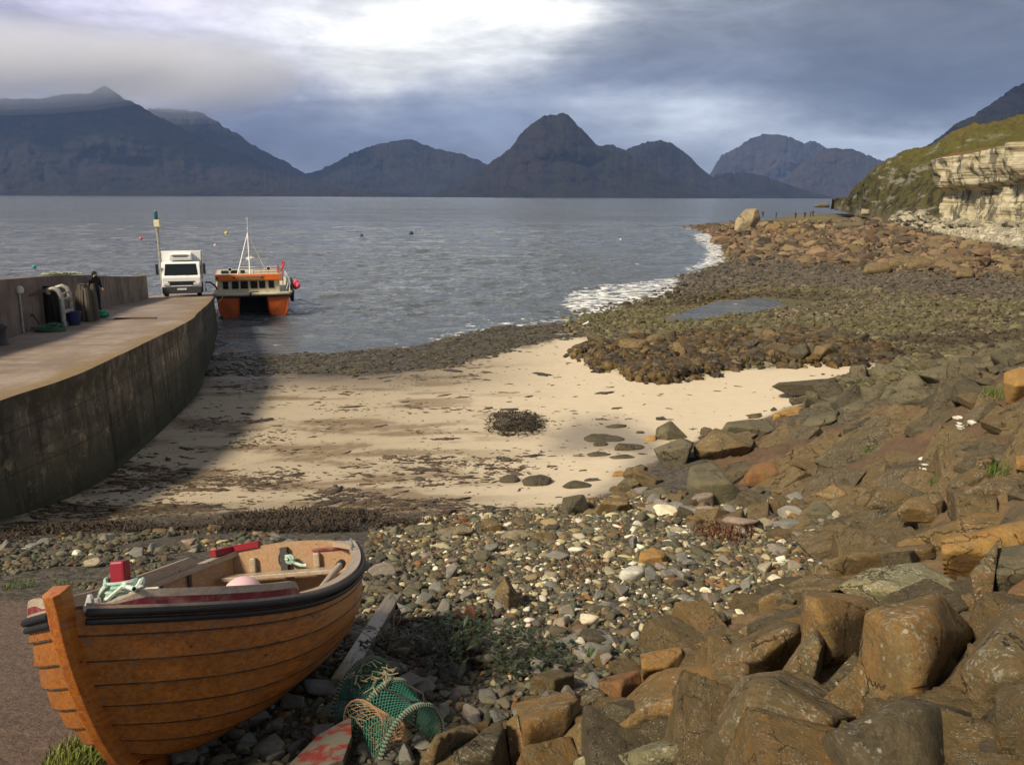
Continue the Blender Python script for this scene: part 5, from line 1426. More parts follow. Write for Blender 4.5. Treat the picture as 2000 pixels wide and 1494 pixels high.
def grass_mesh(n, h, spread, seed, w=.004, droop=.5):
    r = random.Random(seed); V = []; F = []
    for i in range(n):
        a = r.uniform(0, 6.28); q = spread * math.sqrt(r.random()); x, y = q * cos(a), q * sin(a); b = r.uniform(0, 6.28); L = h * r.uniform(.5, 1.15); lean = r.uniform(.1, droop); o = len(V)
        for s in range(4):
            f = s / 3; ww = w * (1 - f * .9); px_, py_ = x + cos(b) * lean * L * f * f, y + sin(b) * lean * L * f * f; z = L * f * (1 - .25 * f * lean)
            V += [(px_ - sin(b) * ww, py_ + cos(b) * ww, z - .01), (px_ + sin(b) * ww, py_ - cos(b) * ww, z - .01)]
            if s: F.append((o + 2 * s - 2, o + 2 * s - 1, o + 2 * s + 1, o + 2 * s))
    return np.array(V), np.array(F)


def mat_leaf(name, c1, c2):
    def f(t, b):
        n = t.noise(t.obj(), 14.0, 3, .6); t.put(b.inputs['Base Color'], t.mix(t.step(n, .35, .65), c1, c2)); b.inputs['Roughness'].default_value = .55
        b.inputs['Subsurface Weight'].default_value = 0.0
    return mat(name, f)


def build_plants():
    mg = mat_leaf('grass_blade', (.10, .17, .025), (.06, .11, .018)); my = mat_leaf('yellow_grass', (.20, .24, .03), (.13, .17, .03)); md = mat_leaf('dark_leaf', (.028, .045, .016), (.018, .03, .012))
    for i, (x, y, n, h, sp, m, lab) in enumerate([
            (150, 1488, 420, .13, .16, my, 'bright yellow green grass tuft growing against the boat bow'), (38, 1148, 120, .10, .16, mg, 'low grass tuft on the gravel behind the boat bow, nearest the frame edge'), (118, 1146, 90, .08, .12, mg, 'thin grass tuft on the gravel just above the boat stem'),
            (1160, 1288, 130, .12, .10, mg, 'green grass tuft in the shingle under the dark mound of rock'), (1088, 1038, 160, .07, .16, mg, 'flat bright green tuft at the back of the shingle'), (1838, 952, 150, .26, .16, mg, 'bright green grass tuft on the slope above the white stone'),
            (1693, 886, 130, .26, .14, mg, 'small green plant growing on the bare brown slope'), (1955, 930, 130, .3, .16, mg, 'green tuft beside the smooth oval stone'), (1568, 935, 70, .2, .16, mg, 'dark green tuft in the hollow beside the red boulder'),
            (1952, 775, 110, .35, .3, mg, 'grass growing in front of the golden boulder'), (1985, 1492, 90, .12, .08, my, 'dry grass blades at the foot of the shaded boulder')]):
        g = onground(x, min(y, 1530)); V, F = grass_mesh(n, h * .72, sp * 1.1, 70 + i, .004 + h * .008, .9)
        o = link('grass_tuft', fastmesh('grass_tuft', V, F, m, True)); o.location = g; tag(o, lab, 'grass tuft', 'grass tufts on the shore')
        o.location.z += .02
    # dark leafy plant in the shade behind the lobster pot
    r = random.Random(5); root = empty('bramble', onground(890, 1300)); tag(root, 'dark leafy plant sprawling over the shingle behind the lobster pot', 'plant')
    V = []; F = []; st = MB()
    for i in range(70):
        a = r.uniform(0, 6.28); q = r.random() ** .6; L = .75 * q; hx, hy = cos(a) * L * 1.25, sin(a) * L * .9 + .12; hz = .30 * (1 - q * q) + r.uniform(0, .06)
        hz += float(height(root.location.x + hx, root.location.y + hy)[0]) - root.location.z
        st.tube([(hx * .3, hy * .3, -.02), (hx * .7, hy * .7, hz * .9 + .05), (hx, hy, hz)], .003, 4)
        for k in range(16):
            x, y, z = hx + r.gauss(0, .07), hy + r.gauss(0, .07), hz + r.gauss(0, .035); b = r.uniform(0, 6.28); s = r.uniform(.018, .036); t = r.gauss(0, .5); o = len(V)
            dx, dy = cos(b), sin(b)
            for u, v in ((-1, 0), (0, -.55), (1, 0), (0, .55)): V.append((x + s * (u * dx - v * dy), y + s * (u * dy + v * dx), z + s * u * t + .2 * s * abs(v)))
            F.append((o, o + 1, o + 2, o + 3))
    link('foliage', fastmesh('foliage', np.array(V), np.array(F), md, False), root)
    st.build('stem', paint('bramble_stem', (.06, .045, .03)), root)
    tw = MB(); rr = random.Random(9)
    for i in range(9):
        a = rr.uniform(-.5, 2.6); p = Vector((-.55, 0.05, .1)); path = [p]
        for k in range(5): p = p + Vector((cos(a) * .16, sin(a) * .10, .09 - .04 * k + rr.gauss(0, .03))); path.append(p.copy()); a += rr.gauss(0, .3)
        tw.tube(path, .0035, 4)
    tw.build('twig', paint('dry_twig', (.22, .19, .14)), root)

# ------------------------------------------------------------------ pier
PE = np.array([(6, -11.6), (18.4, -11.17), (20.7, -10.85), (22.6, -10.9), (25.3, -11.19), (30.4, -11.96), (34.5, -12.75), (36, -13.25), (41, -14.67), (46, -16.12), (52, -17.9), (58, -20.1), (61, -21.1)])
PL = np.array([(6, -15.6), (18, -15.6), (26.5, -15.95), (30, -16.75), (33, -17.6), (36, -18.3), (39, -19.15), (42, -19.7), (50, -21.0), (58, -23.2), (61, -24.1)])
PZ = np.array([(6, 3.62), (24, 3.62), (28, 3.48), (34, 3.22), (38.5, 2.95), (43, 2.62), (47, 2.35), (51, 2.15), (54, 1.9), (58, 1.5), (61, 1.2)])


def smooth_interp(d, T):
    d = np.asarray(d, float); return (np.interp(d - 1.5, T[:, 0], T[:, 1]) + np.interp(d, T[:, 0], T[:, 1]) + np.interp(d + 1.5, T[:, 0], T[:, 1])) / 3


def pe(d): return (np.interp(np.asarray(d, float) - .5, PE[:, 0], PE[:, 1]) + np.interp(np.asarray(d, float) + .5, PE[:, 0], PE[:, 1])) / 2
def pl(d): return smooth_interp(d, PL)
def pz(d): return smooth_interp(d, PZ)


def mat_quay():
    def f(t, b):
        p = t.geo(); s = t.n.new('ShaderNodeSeparateXYZ'); t.l.new(p, s.inputs[0])
        Z = s.outputs[2]; Y = t.math('SUBTRACT', s.outputs[1], t.math('MULTIPLY', s.outputs[0], 0.35))
        cv = t.n.new('ShaderNodeCombineXYZ'); t.l.new(Y, cv.inputs[0]); t.l.new(Z, cv.inputs[1]); v = cv.outputs[0]
        blot = t.noise(v, 0.9, 7, .65); fine = t.noise(v, 9.0, 6, .7); strk = t.noise(t.vmul(v, (3.2, .35, 1)), 1.0, 6, .65); strk2 = t.noise(t.vmul(v, (1.6, .22, 1)), 1.7, 5, .6)
        c = t.mix(t.step(blot, .38, .62), (0.145, 0.118, 0.085), (0.085, 0.072, 0.054))
        c = t.mix(t.math('MULTIPLY', t.step(strk, .52, .68), .55), c, (0.25, 0.195, 0.13))
        c = t.mix(t.math('MULTIPLY', t.step(strk2, .50, .64), .8), c, (0.030, 0.026, 0.018))
        c = t.mix(t.math('MULTIPLY', t.step(t.noise(v, 2.6, 8, .72), .50, .60), .6), c, (0.05, 0.042, 0.028))
        c = t.mix(t.math('MULTIPLY', t.step(t.noise(v, 1.7, 8, .75), .55, .61), .65), c, (0.33, 0.26, 0.165))
        wh = t.math('MULTIPLY', t.step(t.noise(t.vmul(v, (5.5, .5, 1)), 1.0, 5, .7), .57, .65), t.step(t.noise(v, .35, 3, .5), .47, .56))
        c = t.mix(t.math('MULTIPLY', wh, .8), c, (0.50, 0.44, 0.32))
        low = t.step(t.math('ADD', Z, t.math('MULTIPLY', t.math('SUBTRACT', blot, .5), 1.4)), 2.1, 0.7)
        c = t.mix(t.math('MULTIPLY', low, .85), c, (0.022, 0.022, 0.012))
        c = t.mix(t.math('MULTIPLY', t.step(fine, .5, .75), .4), c, (0.03, 0.026, 0.02))
        # board and joint lines of the poured concrete
        br = t.n.new('ShaderNodeTexBrick'); t.put(br.inputs['Vector'], v); br.inputs['Scale'].default_value = 1.0; br.inputs['Brick Width'].default_value = 2.6; br.inputs['Row Height'].default_value = 0.95; br.inputs['Mortar Size'].default_value = 0.018; br.offset = 0.37
        c = t.mix(t.math('MULTIPLY', br.outputs['Fac'], .55), c, (0.025, 0.02, 0.014))
        low2 = t.step(t.math('ADD', Z, t.math('MULTIPLY', t.math('SUBTRACT', blot, .5), 2.2)), 2.9, 1.6)
        c = t.mix(t.math('MULTIPLY', low2, .5), c, (0.035, 0.036, 0.015))
        top = t.math('MULTIPLY', t.attr('top', 'Fac'), t.step(t.noise(v, 1.3, 6, .7), .38, .55)); c = t.mix(t.math('MULTIPLY', top, .8), c, (.055, .045, .026))
        tn = t.attr('tone', 'Fac'); ks = t.n.new('ShaderNodeCombineXYZ')
        for i in range(3): t.l.new(tn, ks.inputs[i])
        c = t.vmul(c, ks.outputs[0])
        c = t.mix(t.math('MULTIPLY', t.attr('joint', 'Fac'), .85), c, (.012, .011, .008))
        t.put(b.inputs['Base Color'], c); b.inputs['Roughness'].default_value = .85
        h = t.math('SUBTRACT', t.math('ADD', blot, t.math('MULTIPLY', fine, .5)), t.math('MULTIPLY', br.outputs['Fac'], .7))
        t.put(b.inputs['Normal'], t.bump(h, .7, .05))
    return mat('quay_concrete', f)


def mat_deck():
    def f(t, b):
        p = t.geo(); n = t.noise(t.vmul(p, (1, .55, 1)), 0.6, 7, .65); n2 = t.noise(p, 7, 6, .7); edge = t.attr('edge', 'Fac'); n3 = t.noise(t.vmul(p, (.25, 1.6, 1)), .9, 6, .65)
        c = t.mix(t.step(n, .36, .64), (0.31, 0.25, 0.21), (0.20, 0.155, 0.12))
        c = t.mix(t.math('MULTIPLY', t.step(n3, .48, .66), .7), c, (0.14, 0.105, 0.08))
        c = t.mix(t.math('MULTIPLY', t.step(n3, .60, .72), .5), c, (0.34, 0.30, 0.27))
        ed = t.step(t.math('ADD', edge, t.math('MULTIPLY', t.math('SUBTRACT', n, .5), .9)), .62, 1.0)
        c = t.mix(t.math('MULTIPLY', ed, .8), c, (0.22, 0.15, 0.07))
        k = t.math('ADD', .7, t.math('MULTIPLY', n2, .6)); cs = t.n.new('ShaderNodeCombineXYZ')
        for i in range(3): t.l.new(k, cs.inputs[i])
        t.put(b.inputs['Base Color'], t.vmul(c, cs.outputs[0]))
        t.put(b.inputs['Roughness'], t.math('SUBTRACT', .85, t.math('MULTIPLY', t.step(n3, .5, .62), .35)))
        t.put(b.inputs['Normal'], t.bump(t.math('ADD', n2, n), .4, .03))
    return mat('deck_concrete', f)


def build_pier():
    root = empty('pier', (-13.0, 25.0, 0.0)); tag(root, 'weathered concrete pier with a high parapet, curving out beside the sandy beach', 'pier')
    off = np.array([-13.0, 25.0, 0.0])
    mq = mat_quay(); mdk = mat_deck()
    d = np.concatenate([np.linspace(6, 18, 16)[:-1], np.linspace(18, 61, 260)]); n = len(d)
    joint = np.zeros(n)
    for jd in (16, 20.6, 24.9, 28.8, 33.0, 37.5, 42.5, 48, 54): joint = np.maximum(joint, np.exp(-((d - jd) / .05) ** 2))
    nh = 46; H = np.linspace(0, 1, nh); rows = []
    JD = np.array([16, 18.6, 20.6, 22.8, 24.9, 26.8, 28.8, 31, 33.0, 35.4, 37.5, 40, 42.5, 45, 48, 51, 54]); jw = np.zeros(n); rt_ = np.random.default_rng(4); tab = rt_.uniform(.65, 1.5, (len(JD) + 1, 4))
    for jd in JD: jw = np.maximum(jw, np.exp(-((d - jd) / .07) ** 2) * rt_.uniform(.4, 1))
    tone = np.array([[tab[k, min(3, int(h * 4))] for k in np.searchsorted(JD, d)] for h in H])
    for h in H:
        z0 = -2.0; z = z0 + (pz(d) - z0) * h
        x = pe(d) + 0.22 * (1 - h) * 1.0
        nn = fbm(np.column_stack([d * 1.1, np.full(n, h * 5)]), 4, 3, .6) - .5
        x = x + .05 * nn - .04 * joint * (h < .97)
        if h > .9: x = x + .05 * sm(np.full(n, h), .93, .94)
        rows.append(np.column_stack([x, d, z]))
    V = np.concatenate(rows) - off
    link('quay_face', fastmesh('quay_face', V, gridfaces(nh, n), mq, True, fac={'top': np.repeat(sm(H, .86, .93), n), 'joint': np.tile(np.clip(jw * 1.2, 0, 1), nh), 'tone': tone.ravel()}), root)
    # deck
    nx = 24; rows = []; ed = []
    for u in np.linspace(0, 1, nx):
        x = pe(d) + .05 + (pl(d) - .3 - pe(d)) * u
        z = pz(d) + .02 * (fbm(np.column_stack([d * .8, np.full(n, u * 4)]), 3, 5) - .5) - (0.025 if u == 0 else 0) - .05 * u
        rows.append(np.column_stack([x, d, z])); ed.append(np.full(n, max(1 - u * 2.2, 0) ** .8))
    V = np.concatenate(rows) - off
    link('deck', fastmesh('deck', V, gridfaces(nx, n), mdk, True, fac={'edge': np.concatenate(ed)}), root)
    # end face closing the pier head
    x0, x1, z1_ = float(pe(61)), float(pl(61)), float(pz(61))
    MB().box(((x0 + x1) / 2 + 13, 61.1 - 25, (z1_ - 3) / 2 - .1), (x0 - x1 - .2, .2, z1_ + 3)).build('end_wall', mq, root)
    # parapet
    dp = np.linspace(6, 50.2, 200); n = len(dp)
    hp = np.interp(dp, [6, 18, 26.5, 38, 50.2], [1.95, 1.95, 1.93, 1.62, 1.28])
    prof = [(0.0, -.12), (0.0, .3), (-.005, .6), (-.01, 1.0), (-.03, 1.0), (-.30, 1.0), (-.58, 1.0), (-.60, .98), (-.62, .5), (-.7, -2)]
    rows = []
    for k, (dx, f) in enumerate(prof):
        z = pz(dp) - .05 + (hp * f if f >= 0 else f) + .02 * (fbm(np.column_stack([dp, np.full(n, k)]), 3, 9) - .5)
        if f == -2: z = np.full(n, -2.5)
        rows.append(np.column_stack([pl(dp) + dx + .03 * (fbm(np.column_stack([dp * 1.2, np.full(n, k * .4)]), 3, 19) - .5), dp, z]))
    V = np.concatenate(rows) - off
    def fpar(t, b):
        p = t.geo(); s = t.n.new('ShaderNodeSeparateXYZ'); t.l.new(p, s.inputs[0]); cv = t.n.new('ShaderNodeCombineXYZ'); t.l.new(s.outputs[1], cv.inputs[0]); t.l.new(s.outputs[2], cv.inputs[1]); v = cv.outputs[0]
        n = t.noise(v, .8, 7, .65); st = t.noise(t.vmul(v, (2.6, .4, 1)), 1.0, 6, .65); fn = t.noise(v, 10, 5, .7)
        c = t.mix(t.step(n, .4, .62), (0.20, 0.155, 0.125), (0.13, 0.10, 0.082)); c = t.mix(t.math('MULTIPLY', t.step(st, .52, .66), .7), c, (0.07, 0.05, 0.036))
        far = t.step(s.outputs[1], 36.0, 42.0)
        c = t.mix(t.math('MULTIPLY', far, t.math('MULTIPLY', t.step(t.noise(t.vmul(v, (4, .5, 1)), 1.0, 5, .6), .5, .62), .7)), c, (0.30, 0.26, 0.19))
        br = t.n.new('ShaderNodeTexBrick'); t.put(br.inputs['Vector'], v); br.inputs['Scale'].default_value = 1.0; br.inputs['Brick Width'].default_value = 4.2; br.inputs['Row Height'].default_value = 9.0; br.inputs['Mortar Size'].default_value = 0.03
        c = t.mix(t.math('MULTIPLY', br.outputs['Fac'], .6), c, (0.03, 0.024, 0.02))
        t.put(b.inputs['Base Color'], c); b.inputs['Roughness'].default_value = .9; t.put(b.inputs['Normal'], t.bump(t.math('ADD', n, t.math('MULTIPLY', fn, .4)), .5, .04))
    pm = mat('parapet_concrete', fpar)
    o = link('parapet', fastmesh('parapet', V, gridfaces(len(prof), n), pm, False), root)
    MB().box((float(pl(50.2)) - .33 + 13, 50.25 - 25, float(pz(50)) + .3), (.66, .12, 1.95)).build('parapet_end', paint('mossy_concrete', (.20, .17, .11), .9, dirt=.3), root)
    # rubbing strip along the deck edge
    return root


def at_pier(px, py):
    """point of the pier deck on a line of sight"""
    r = ray(px, py); d = np.linspace(15, 62, 3000); z = CAMH + r[2] / r[1] * d
    k = np.where(z < pz(d) - .04)[0]; k = k[0] if len(k) else 2999
    return Vector((r[0] / r[1] * d[k], d[k], float(pz(d[k])) - .03))


# ------------------------------------------------------------------ lorry
def build_truck():
    white = paint('white_paint', (.82, .82, .80), .35, dirt=.06, scale=2.0, dirtcol=(.5, .48, .43), bump=0); black = paint('black_plastic', (.02, .02, .022), .5, dirt=0, bump=0)
    glass = paint('dark_glass', (.012, .015, .018), .06, dirt=0, spec=.6, bump=0); rub = paint('tyre_rubber', (.018, .018, .018), .85, dirt=.1, bump=.1)
    lens = paint('lamp_lens', (.62, .63, .62), .12, dirt=0, spec=.7, bump=0); steel = paint('steel_grey', (.30, .30, .31), .4, .6, bump=0)
    p = at_pier(356, 581); th = radians(18.2)
    root = empty('lorry', (p.x - .05, p.y + .2, p.z), (radians(-3.2), 0, th)); tag(root, 'white refrigerated box lorry parked facing the shore at the pier head', 'lorry')
    W = 2.2
    MB().box((0, 4.0, 1.74), (W + .06, 4.6, 1.88)).build('cargo_box', white, root, bevel=.03)
    # cab: raked front
    pr = [(0.05, .42), (-.02, .60), (-.03, 1.14), (.10, 1.30), (.34, 1.95), (.52, 2.04), (1.55, 2.06), (1.55, .42)]
    M = Matrix(((0, 1, 0, 0), (1, 0, 0, 0), (0, 0, 1, 0), (0, 0, 0, 1)))
    cab = MB(); cab.prism(pr, -W / 2 + .03, W / 2 - .03, M); cab.build('cab', white, root, bevel=.06, seg=3)
    ws = MB(); ws.add([(-.93, .055, 1.25), (.93, .055, 1.25), (.86, .325, 1.93), (-.86, .325, 1.93), (-.93, .10, 1.25), (.93, .10, 1.25), (.86, .37, 1.93), (-.86, .37, 1.93)], [(0, 1, 2, 3), (7, 6, 5, 4), (0, 4, 5, 1), (1, 5, 6, 2), (2, 6, 7, 3), (3, 7, 4, 0)])
    w = ws.build('windscreen', glass, root, bevel=.02)
    wp = MB()
    for sx in (-.45, .25): wp.beam((sx, .035, 1.26), (sx + .5, .075, 1.36), .015, .015)
    wp.build('wiper', black, w)
    for sx in (-1, 1):
        MB().box((sx * (W / 2 - .02), .95, 1.55), (.05, .75, .55)).build('side_window', glass, root, bevel=.02)
        m = MB().box((sx * (W / 2 + .20), .12, 1.62), (.16, .09, .62)); m.build('mirror', black, root, bevel=.03)
        hl = MB().box((sx * .82, -.035, .76), (.34, .08, .17)); h = hl.build('headlight', lens, root, bevel=.03)
        MB().box((sx * .85, -.055, .44), (.26, .05, .08)).build('fog_lamp', lens, root, bevel=.01)
        for y in (.95, 4.9):
            wh = MB(); R = Matrix.Translation((sx * (W / 2 - .17), y, .40)) @ Matrix.Rotation(pi / 2, 4, 'Y')
            wh.lathe([(.22, -.12), (.36, -.13), (.40, -.09), (.40, .09), (.36, .13), (.22, .12)], R, 24); wt = wh.build('wheel', rub, root, smooth=True)
            rm = MB(); rm.lathe([(.04, -.08), (.21, -.10), (.215, .10), (.04, .08)], R, 18); rm.build('rim', steel, wt, smooth=True)
    g = MB().box((0, -.04, .80), (1.5, .05, .24)); gr = g.build('grille', black, root, bevel=.01)
    sl = MB()
    for k in range(4): sl.box((0, -.07, .72 + k * .052), (1.28, .02, .012))
    sl.lathe([(.0, -.01), (.05, -.01), (.05, .01), (0, .01)], Matrix.Translation((0, -.075, .80)) @ Matrix.Rotation(pi / 2, 4, 'X'), 14)
    sl.build('slat', paint('slat_dark', (.05, .05, .055), .4, bump=0), gr)
    MB().box((0, -.045, .645), (1.2, .05, .045)).build('trim_strip', white, root, bevel=.01)
    b = MB().box((0, -.02, .40), (W - .02, .16, .40)); b.build('bumper', paint('bumper_grey', (.045, .045, .05), .55, bump=0), root, bevel=.05)
    MB().box((0, -.115, .46), (.52, .02, .11)).build('number_plate', paint('plate', (.62, .62, .58), .4, dirt=.2, bump=0), root)
    # refrigeration unit over the cab
    f = MB(); f.prism([(.62, 2.12), (.5, 2.2), (.5, 2.48), (.66, 2.58), (1.72, 2.58), (1.72, 2.12)], -.62, .62, M); fr = f.build('refrigeration_unit', white, root, bevel=.05, seg=3)
    v = MB()
    v.add([(x, .488, z) for x, z in [(-.5, 2.40), (-.36, 2.46), (.36, 2.46), (.5, 2.40), (.34, 2.31), (-.34, 2.31)]] + [(x, .52, z) for x, z in [(-.5, 2.40), (-.36, 2.46), (.36, 2.46), (.5, 2.40), (.34, 2.31), (-.34, 2.31)]],
          [(0, 1, 2, 3, 4, 5)[::-1], (6, 7, 8, 9, 10, 11)] + [(i, (i + 1) % 6, (i + 1) % 6 + 6, i + 6) for i in range(6)])
    v.build('vent', paint('vent_grey', (.16, .17, .16), .6, bump=0), fr)
    for sx in (-1, 1): MB().beam((sx * (W / 2 + .045), 1.72, 1.0), (sx * (W / 2 + .045), 1.72, 2.6), .05, .06).build('edge_trim', steel, root)
    ch = MB().box((0, 3.4, .62), (.9, 5.4, .22)); ch.box((0, 3.2, .55), (2.0, 1.2, .4)); ch.build('chassis', black, root)


# ------------------------------------------------------------------ catamaran
def build_catamaran():
    org = paint('orange_hull', (.52, .105, .022), .45, dirt=.22, scale=1.6, dirtcol=(.22, .06, .025), bump=.1); orgc = paint('orange_cabin', (.70, .16, .025), .4, dirt=.08, scale=2, bump=0)
    cream = paint('cream_paint', (.54, .50, .37), .5, dirt=.3, scale=3, dirtcol=(.34, .30, .2), bump=.05); white = paint('boat_white', (.80, .79, .74), .4, dirt=.12, scale=3, dirtcol=(.45, .42, .33), bump=0)
    dark = paint('boat_black', (.018, .018, .02), .6, dirt=0, bump=0); glass = paint('cabin_glass', (.012, .014, .016), .06, dirt=0, spec=.6, bump=0); steel = paint('pale_steel', (.72, .71, .66), .4, dirt=.1, bump=0)
    red = paint('red_rail', (.55, .06, .05), .45, dirt=.1, bump=0); tyre = paint('fender_rubber', (.02, .02, .02), .8, bump=.2); net = paint('dark_net', (.045, .055, .04), .9, bump=.5); pink = paint('pink_buoy', (.85, .10, .17), .45, dirt=.05, bump=0)
    p = atz(498, 618, 0.0)
    root = empty('catamaran', (p[0], p[1] - .1, 0), (0, 0, radians(17))); tag(root, 'orange and white catamaran workboat moored with its bows to the shore by the pier', 'boat')
    L = 9.2
    for sx in (-1, 1):
        hb = MB(); rows = []
        for k, y in enumerate([0.0, .10, .45, 1.2, 3.0, 6.0, L]):
            f = min(1, .84 + y * .25)
            xi, xo = 1.62 - .80 * f, 1.74 + .66 * f
            lift = .42 * max(0, 1 - y / .9)
            rows.append([(sx * (xi + .30 * f), y + .35 - .2 * f, -.5 + lift), (sx * (xi + .12 * f), y + .25 - .2 * f, .15), (sx * xi, y, 1.38), (sx * xo, y, 1.38), (sx * (xo - .10 * f), y + .25 - .2 * f, .45), (sx * (xo - .38 * f), y + .35 - .2 * f, -.5 + lift)])
        hb.grid([r + [r[0]] for r in rows]); hb.add(rows[0], [(0, 1, 2, 3, 4, 5)]); hb.add(rows[-1], [(5, 4, 3, 2, 1, 0)])
        hb.build('hull', org, root, bevel=.03)
    bd = MB().box((0, L / 2 + .35, 1.33), (4.5, L - .8, .14)); bd.box((0, L / 2 + 1.4, .62), (1.9, L - 2.9, 1.3)); bd.build('bridge_deck_tunnel_shade', dark, root)  # second box is a dark filler standing in for the tunnel's shade
    bw = MB(); bw.tube([(-2.46, .35, 1.50), (-2.3, .02, 1.50), (-1.2, -.10, 1.51), (0, -.13, 1.52), (1.2, -.10, 1.51), (2.3, .02, 1.52), (2.5, .5, 1.55)], .105, 12); bw.build('bow_beam', cream, root, smooth=True)
    MB().box((0, L / 2 + .05, 1.46), (4.86, L - .1, .10)).build('deck', cream, root, bevel=.02)
    bk = MB()
    for sx in (-1, 1): bk.beam((sx * 2.42, .5, 1.58), (sx * 2.42, L, 1.66), .07, .36)
    bk.build('bulwark', cream, root, bevel=.02)
    rb = MB()
    for sx in (-1, 1): rb.tube([(sx * 2.50, .3, 1.36), (sx * 2.5, L, 1.36)], .06, 8)
    rb.tube([(-2.45, -.02, 1.355), (0, -.12, 1.355), (2.45, -.02, 1.355)], .045, 8); rb.build('rubbing_strake', dark, root, smooth=True)
    # wheelhouse
    cx = -.24; cw = 4.05
    MB().box((cx, 3.2, 1.98), (cw, 4.2, .98)).build('wheelhouse', cream, root, bevel=.03)
    for x, w in ((-1.62, .34), (-1.0, .42), (-.42, .48), (.22, .44), (.75, .40), (1.35, .36)):
        f = MB().box((x + cx * .5, 1.088, 2.03), (w + .07, .03, .56)); fo = f.build('window', cream, root, bevel=.012)
        MB().box((x + cx * .5, 1.068, 2.03), (w + .01, .02, .50)).build('pane', glass, fo)
    for y in (2.0, 3.0, 4.0): MB().box((cx + cw / 2 + .004, y, 2.05), (.02, .6, .45)).build('side_window', glass, root)
    MB().box((cx, 3.1, 2.55), (cw + .22, 4.5, .40)).build('cabin_top', orgc, root, bevel=.04)
    MB().box((cx, 3.1, 2.735), (cw + .05, 4.3, .04)).build('roof', cream, root)
    MB().box((-.22, .835, 2.47), (1.85, .04, .15)).build('name_board', paint('name_board', (.30, .15, .05), .6, dirt=.3, bump=0), root)
    MB().box((-.12, .838, 2.645), (1.75, .03, .10)).build('sign_strip', paint('faded_sign', (.50, .27, .12), .6, dirt=.4, scale=14, dirtcol=(.25, .08, .03), bump=0), root)
    lm = MB()
    for x in (-2.25, -1.18, .62): lm.box((x, .83, 2.55), (.11, .06, .11))
    lm.build('deck_lamp', dark, root, bevel=.01)
    # mast
    ap = Vector((-.12, 2.4, 5.45))
    for q in ((-.92, 1.5, 2.75), (-.12, 1.3, 2.75), (.98, 3.9, 2.75)): MB().tube([q, ap], [.05, .035], 10).build('mast_leg', steel, root, smooth=True)
    mt = MB(); mt.tube([ap, ap + Vector((.02, 0, 1.1))], .018, 6); mt.tube([ap + Vector((-.12, 0, .95)), ap + Vector((.12, 0, .95))], .01, 5); mt.box(tuple(ap + Vector((0, 0, .30))), (.07, .07, .12)); mt.build('antenna', steel, root)
    cr = MB(); cr.tube([(-.55, 2.0, 3.35), (.62, 2.9, 3.35)], .02, 6); cr.tube([(-.85, 2.6, 3.12), (1.7, 2.6, 3.12)], .022, 6); cr.tube([(-.35, 2.0, 3.6), (.5, 2.6, 3.58)], .018, 6); cr.build('crossbar', steel, root)
    rd = MB(); rd.lathe([(0, 0), (.26, .0), (.30, .06), (.29, .16), (.2, .21), (0, .22)], Matrix.Translation((-.05, 2.2, 3.62)), 18); rd.build('radar_dome', white, root, smooth=True)
    for x, y in ((-1.42, 1.9), (1.12, 2.2)):
        s = MB(); R = Matrix.Translation((x, y - .12, 3.05)) @ Matrix.Rotation(pi / 2, 4, 'X'); s.lathe([(.05, -.22), (.12, -.18), (.14, .1), (.13, .1)], R, 14); so = s.build('searchlight', white, root, smooth=True)
        g = MB(); g.lathe([(.0, .09), (.11, .09), (.11, .105), (0, .11)], R, 14); g.build('lens', glass, so)
        MB().tube([(x, y, 2.75), (x, y, 2.95)], .03, 6).build('lamp_post', steel, root)
    b = MB()
    for x, y, w in ((-1.75, 1.9, .5), (-1.15, 2.1, .45), (-.6, 2.0, .3)): b.box((x, y, 2.85), (w, .4, .2))
    b.build('deck_box', dark, root, bevel=.02)
    rr = MB()
    for z in (2.86, 3.02): rr.tube([(0.1, 1.2, z), (1.72, 1.2, z), (1.72, 4.6, z)], .022, 6)
    for x in (.1, .6, 1.1, 1.72): rr.tube([(x, 1.2, 2.74), (x, 1.2, 3.02)], .02, 6)
    rr.tube([(1.72, 1.4, 2.74), (1.72, 1.4, 3.35)], .05, 6); rr.build('roof_rail', red, root, smooth=True)
    fl = MB(); fl.tube([(2.05, 2.2, 1.9), (2.08, 2.3, 3.5)], .03, 6); fl.add([(2.0, 2.3, 3.2), (2.2, 2.32, 3.15), (2.16, 2.28, 3.42), (2.06, 2.3, 3.55)], [(0, 1, 2, 3)]); fl.tube([(1.95, 2.0, 2.9), (2.25, 2.4, 3.45)], .06, 6); fl.build('hoist', red, root)
    dv = MB(); dv.tube([(-2.3, 1.2, 1.75), (-2.42, 1.0, 2.05), (-2.7, .9, 2.28), (-3.0, .8, 2.30)], .055, 8); dv.tube([(-3.0, .8, 2.30), (-3.0, .8, 1.85)], .012, 5); dv.box((-3.0, .8, 1.80), (.09, .08, .16)); dv.build('davit', dark, root)
    gr = MB()
    for y in (1.0, 2.4, 3.8, 5.2, 6.6, 8.0): gr.tube([(2.44, y, 1.7), (2.46, y, 2.35)], .02, 6)
    gr.tube([(2.2, .5, 1.75), (2.3, .7, 2.05), (2.46, 1.6, 2.34), (2.46, 8, 2.34)], .022, 6); gr.build('guard_rail', steel, root)
    an = MB(); an.tube([(-.2, -.1, 1.62), (.1, -.12, 1.70), (.35, 0, 1.66)], .035, 6); an.box((-.18, -.2, 1.52), (.10, .14, .24)); an.build('anchor_roller', dark, root)
    for y in (1.1, 2.2, 3.6):
        t = MB(); t.tube([(2.60 + .02 * math.sin(a), y + .30 * cos(a), 1.25 + .36 * sin(a)) for a in np.linspace(0, 2 * pi, 19)[:-1]], .10, 8, closed=True); t.build('tyre_fender', tyre, root, smooth=True)
    nt = MB()
    r = random.Random(4)
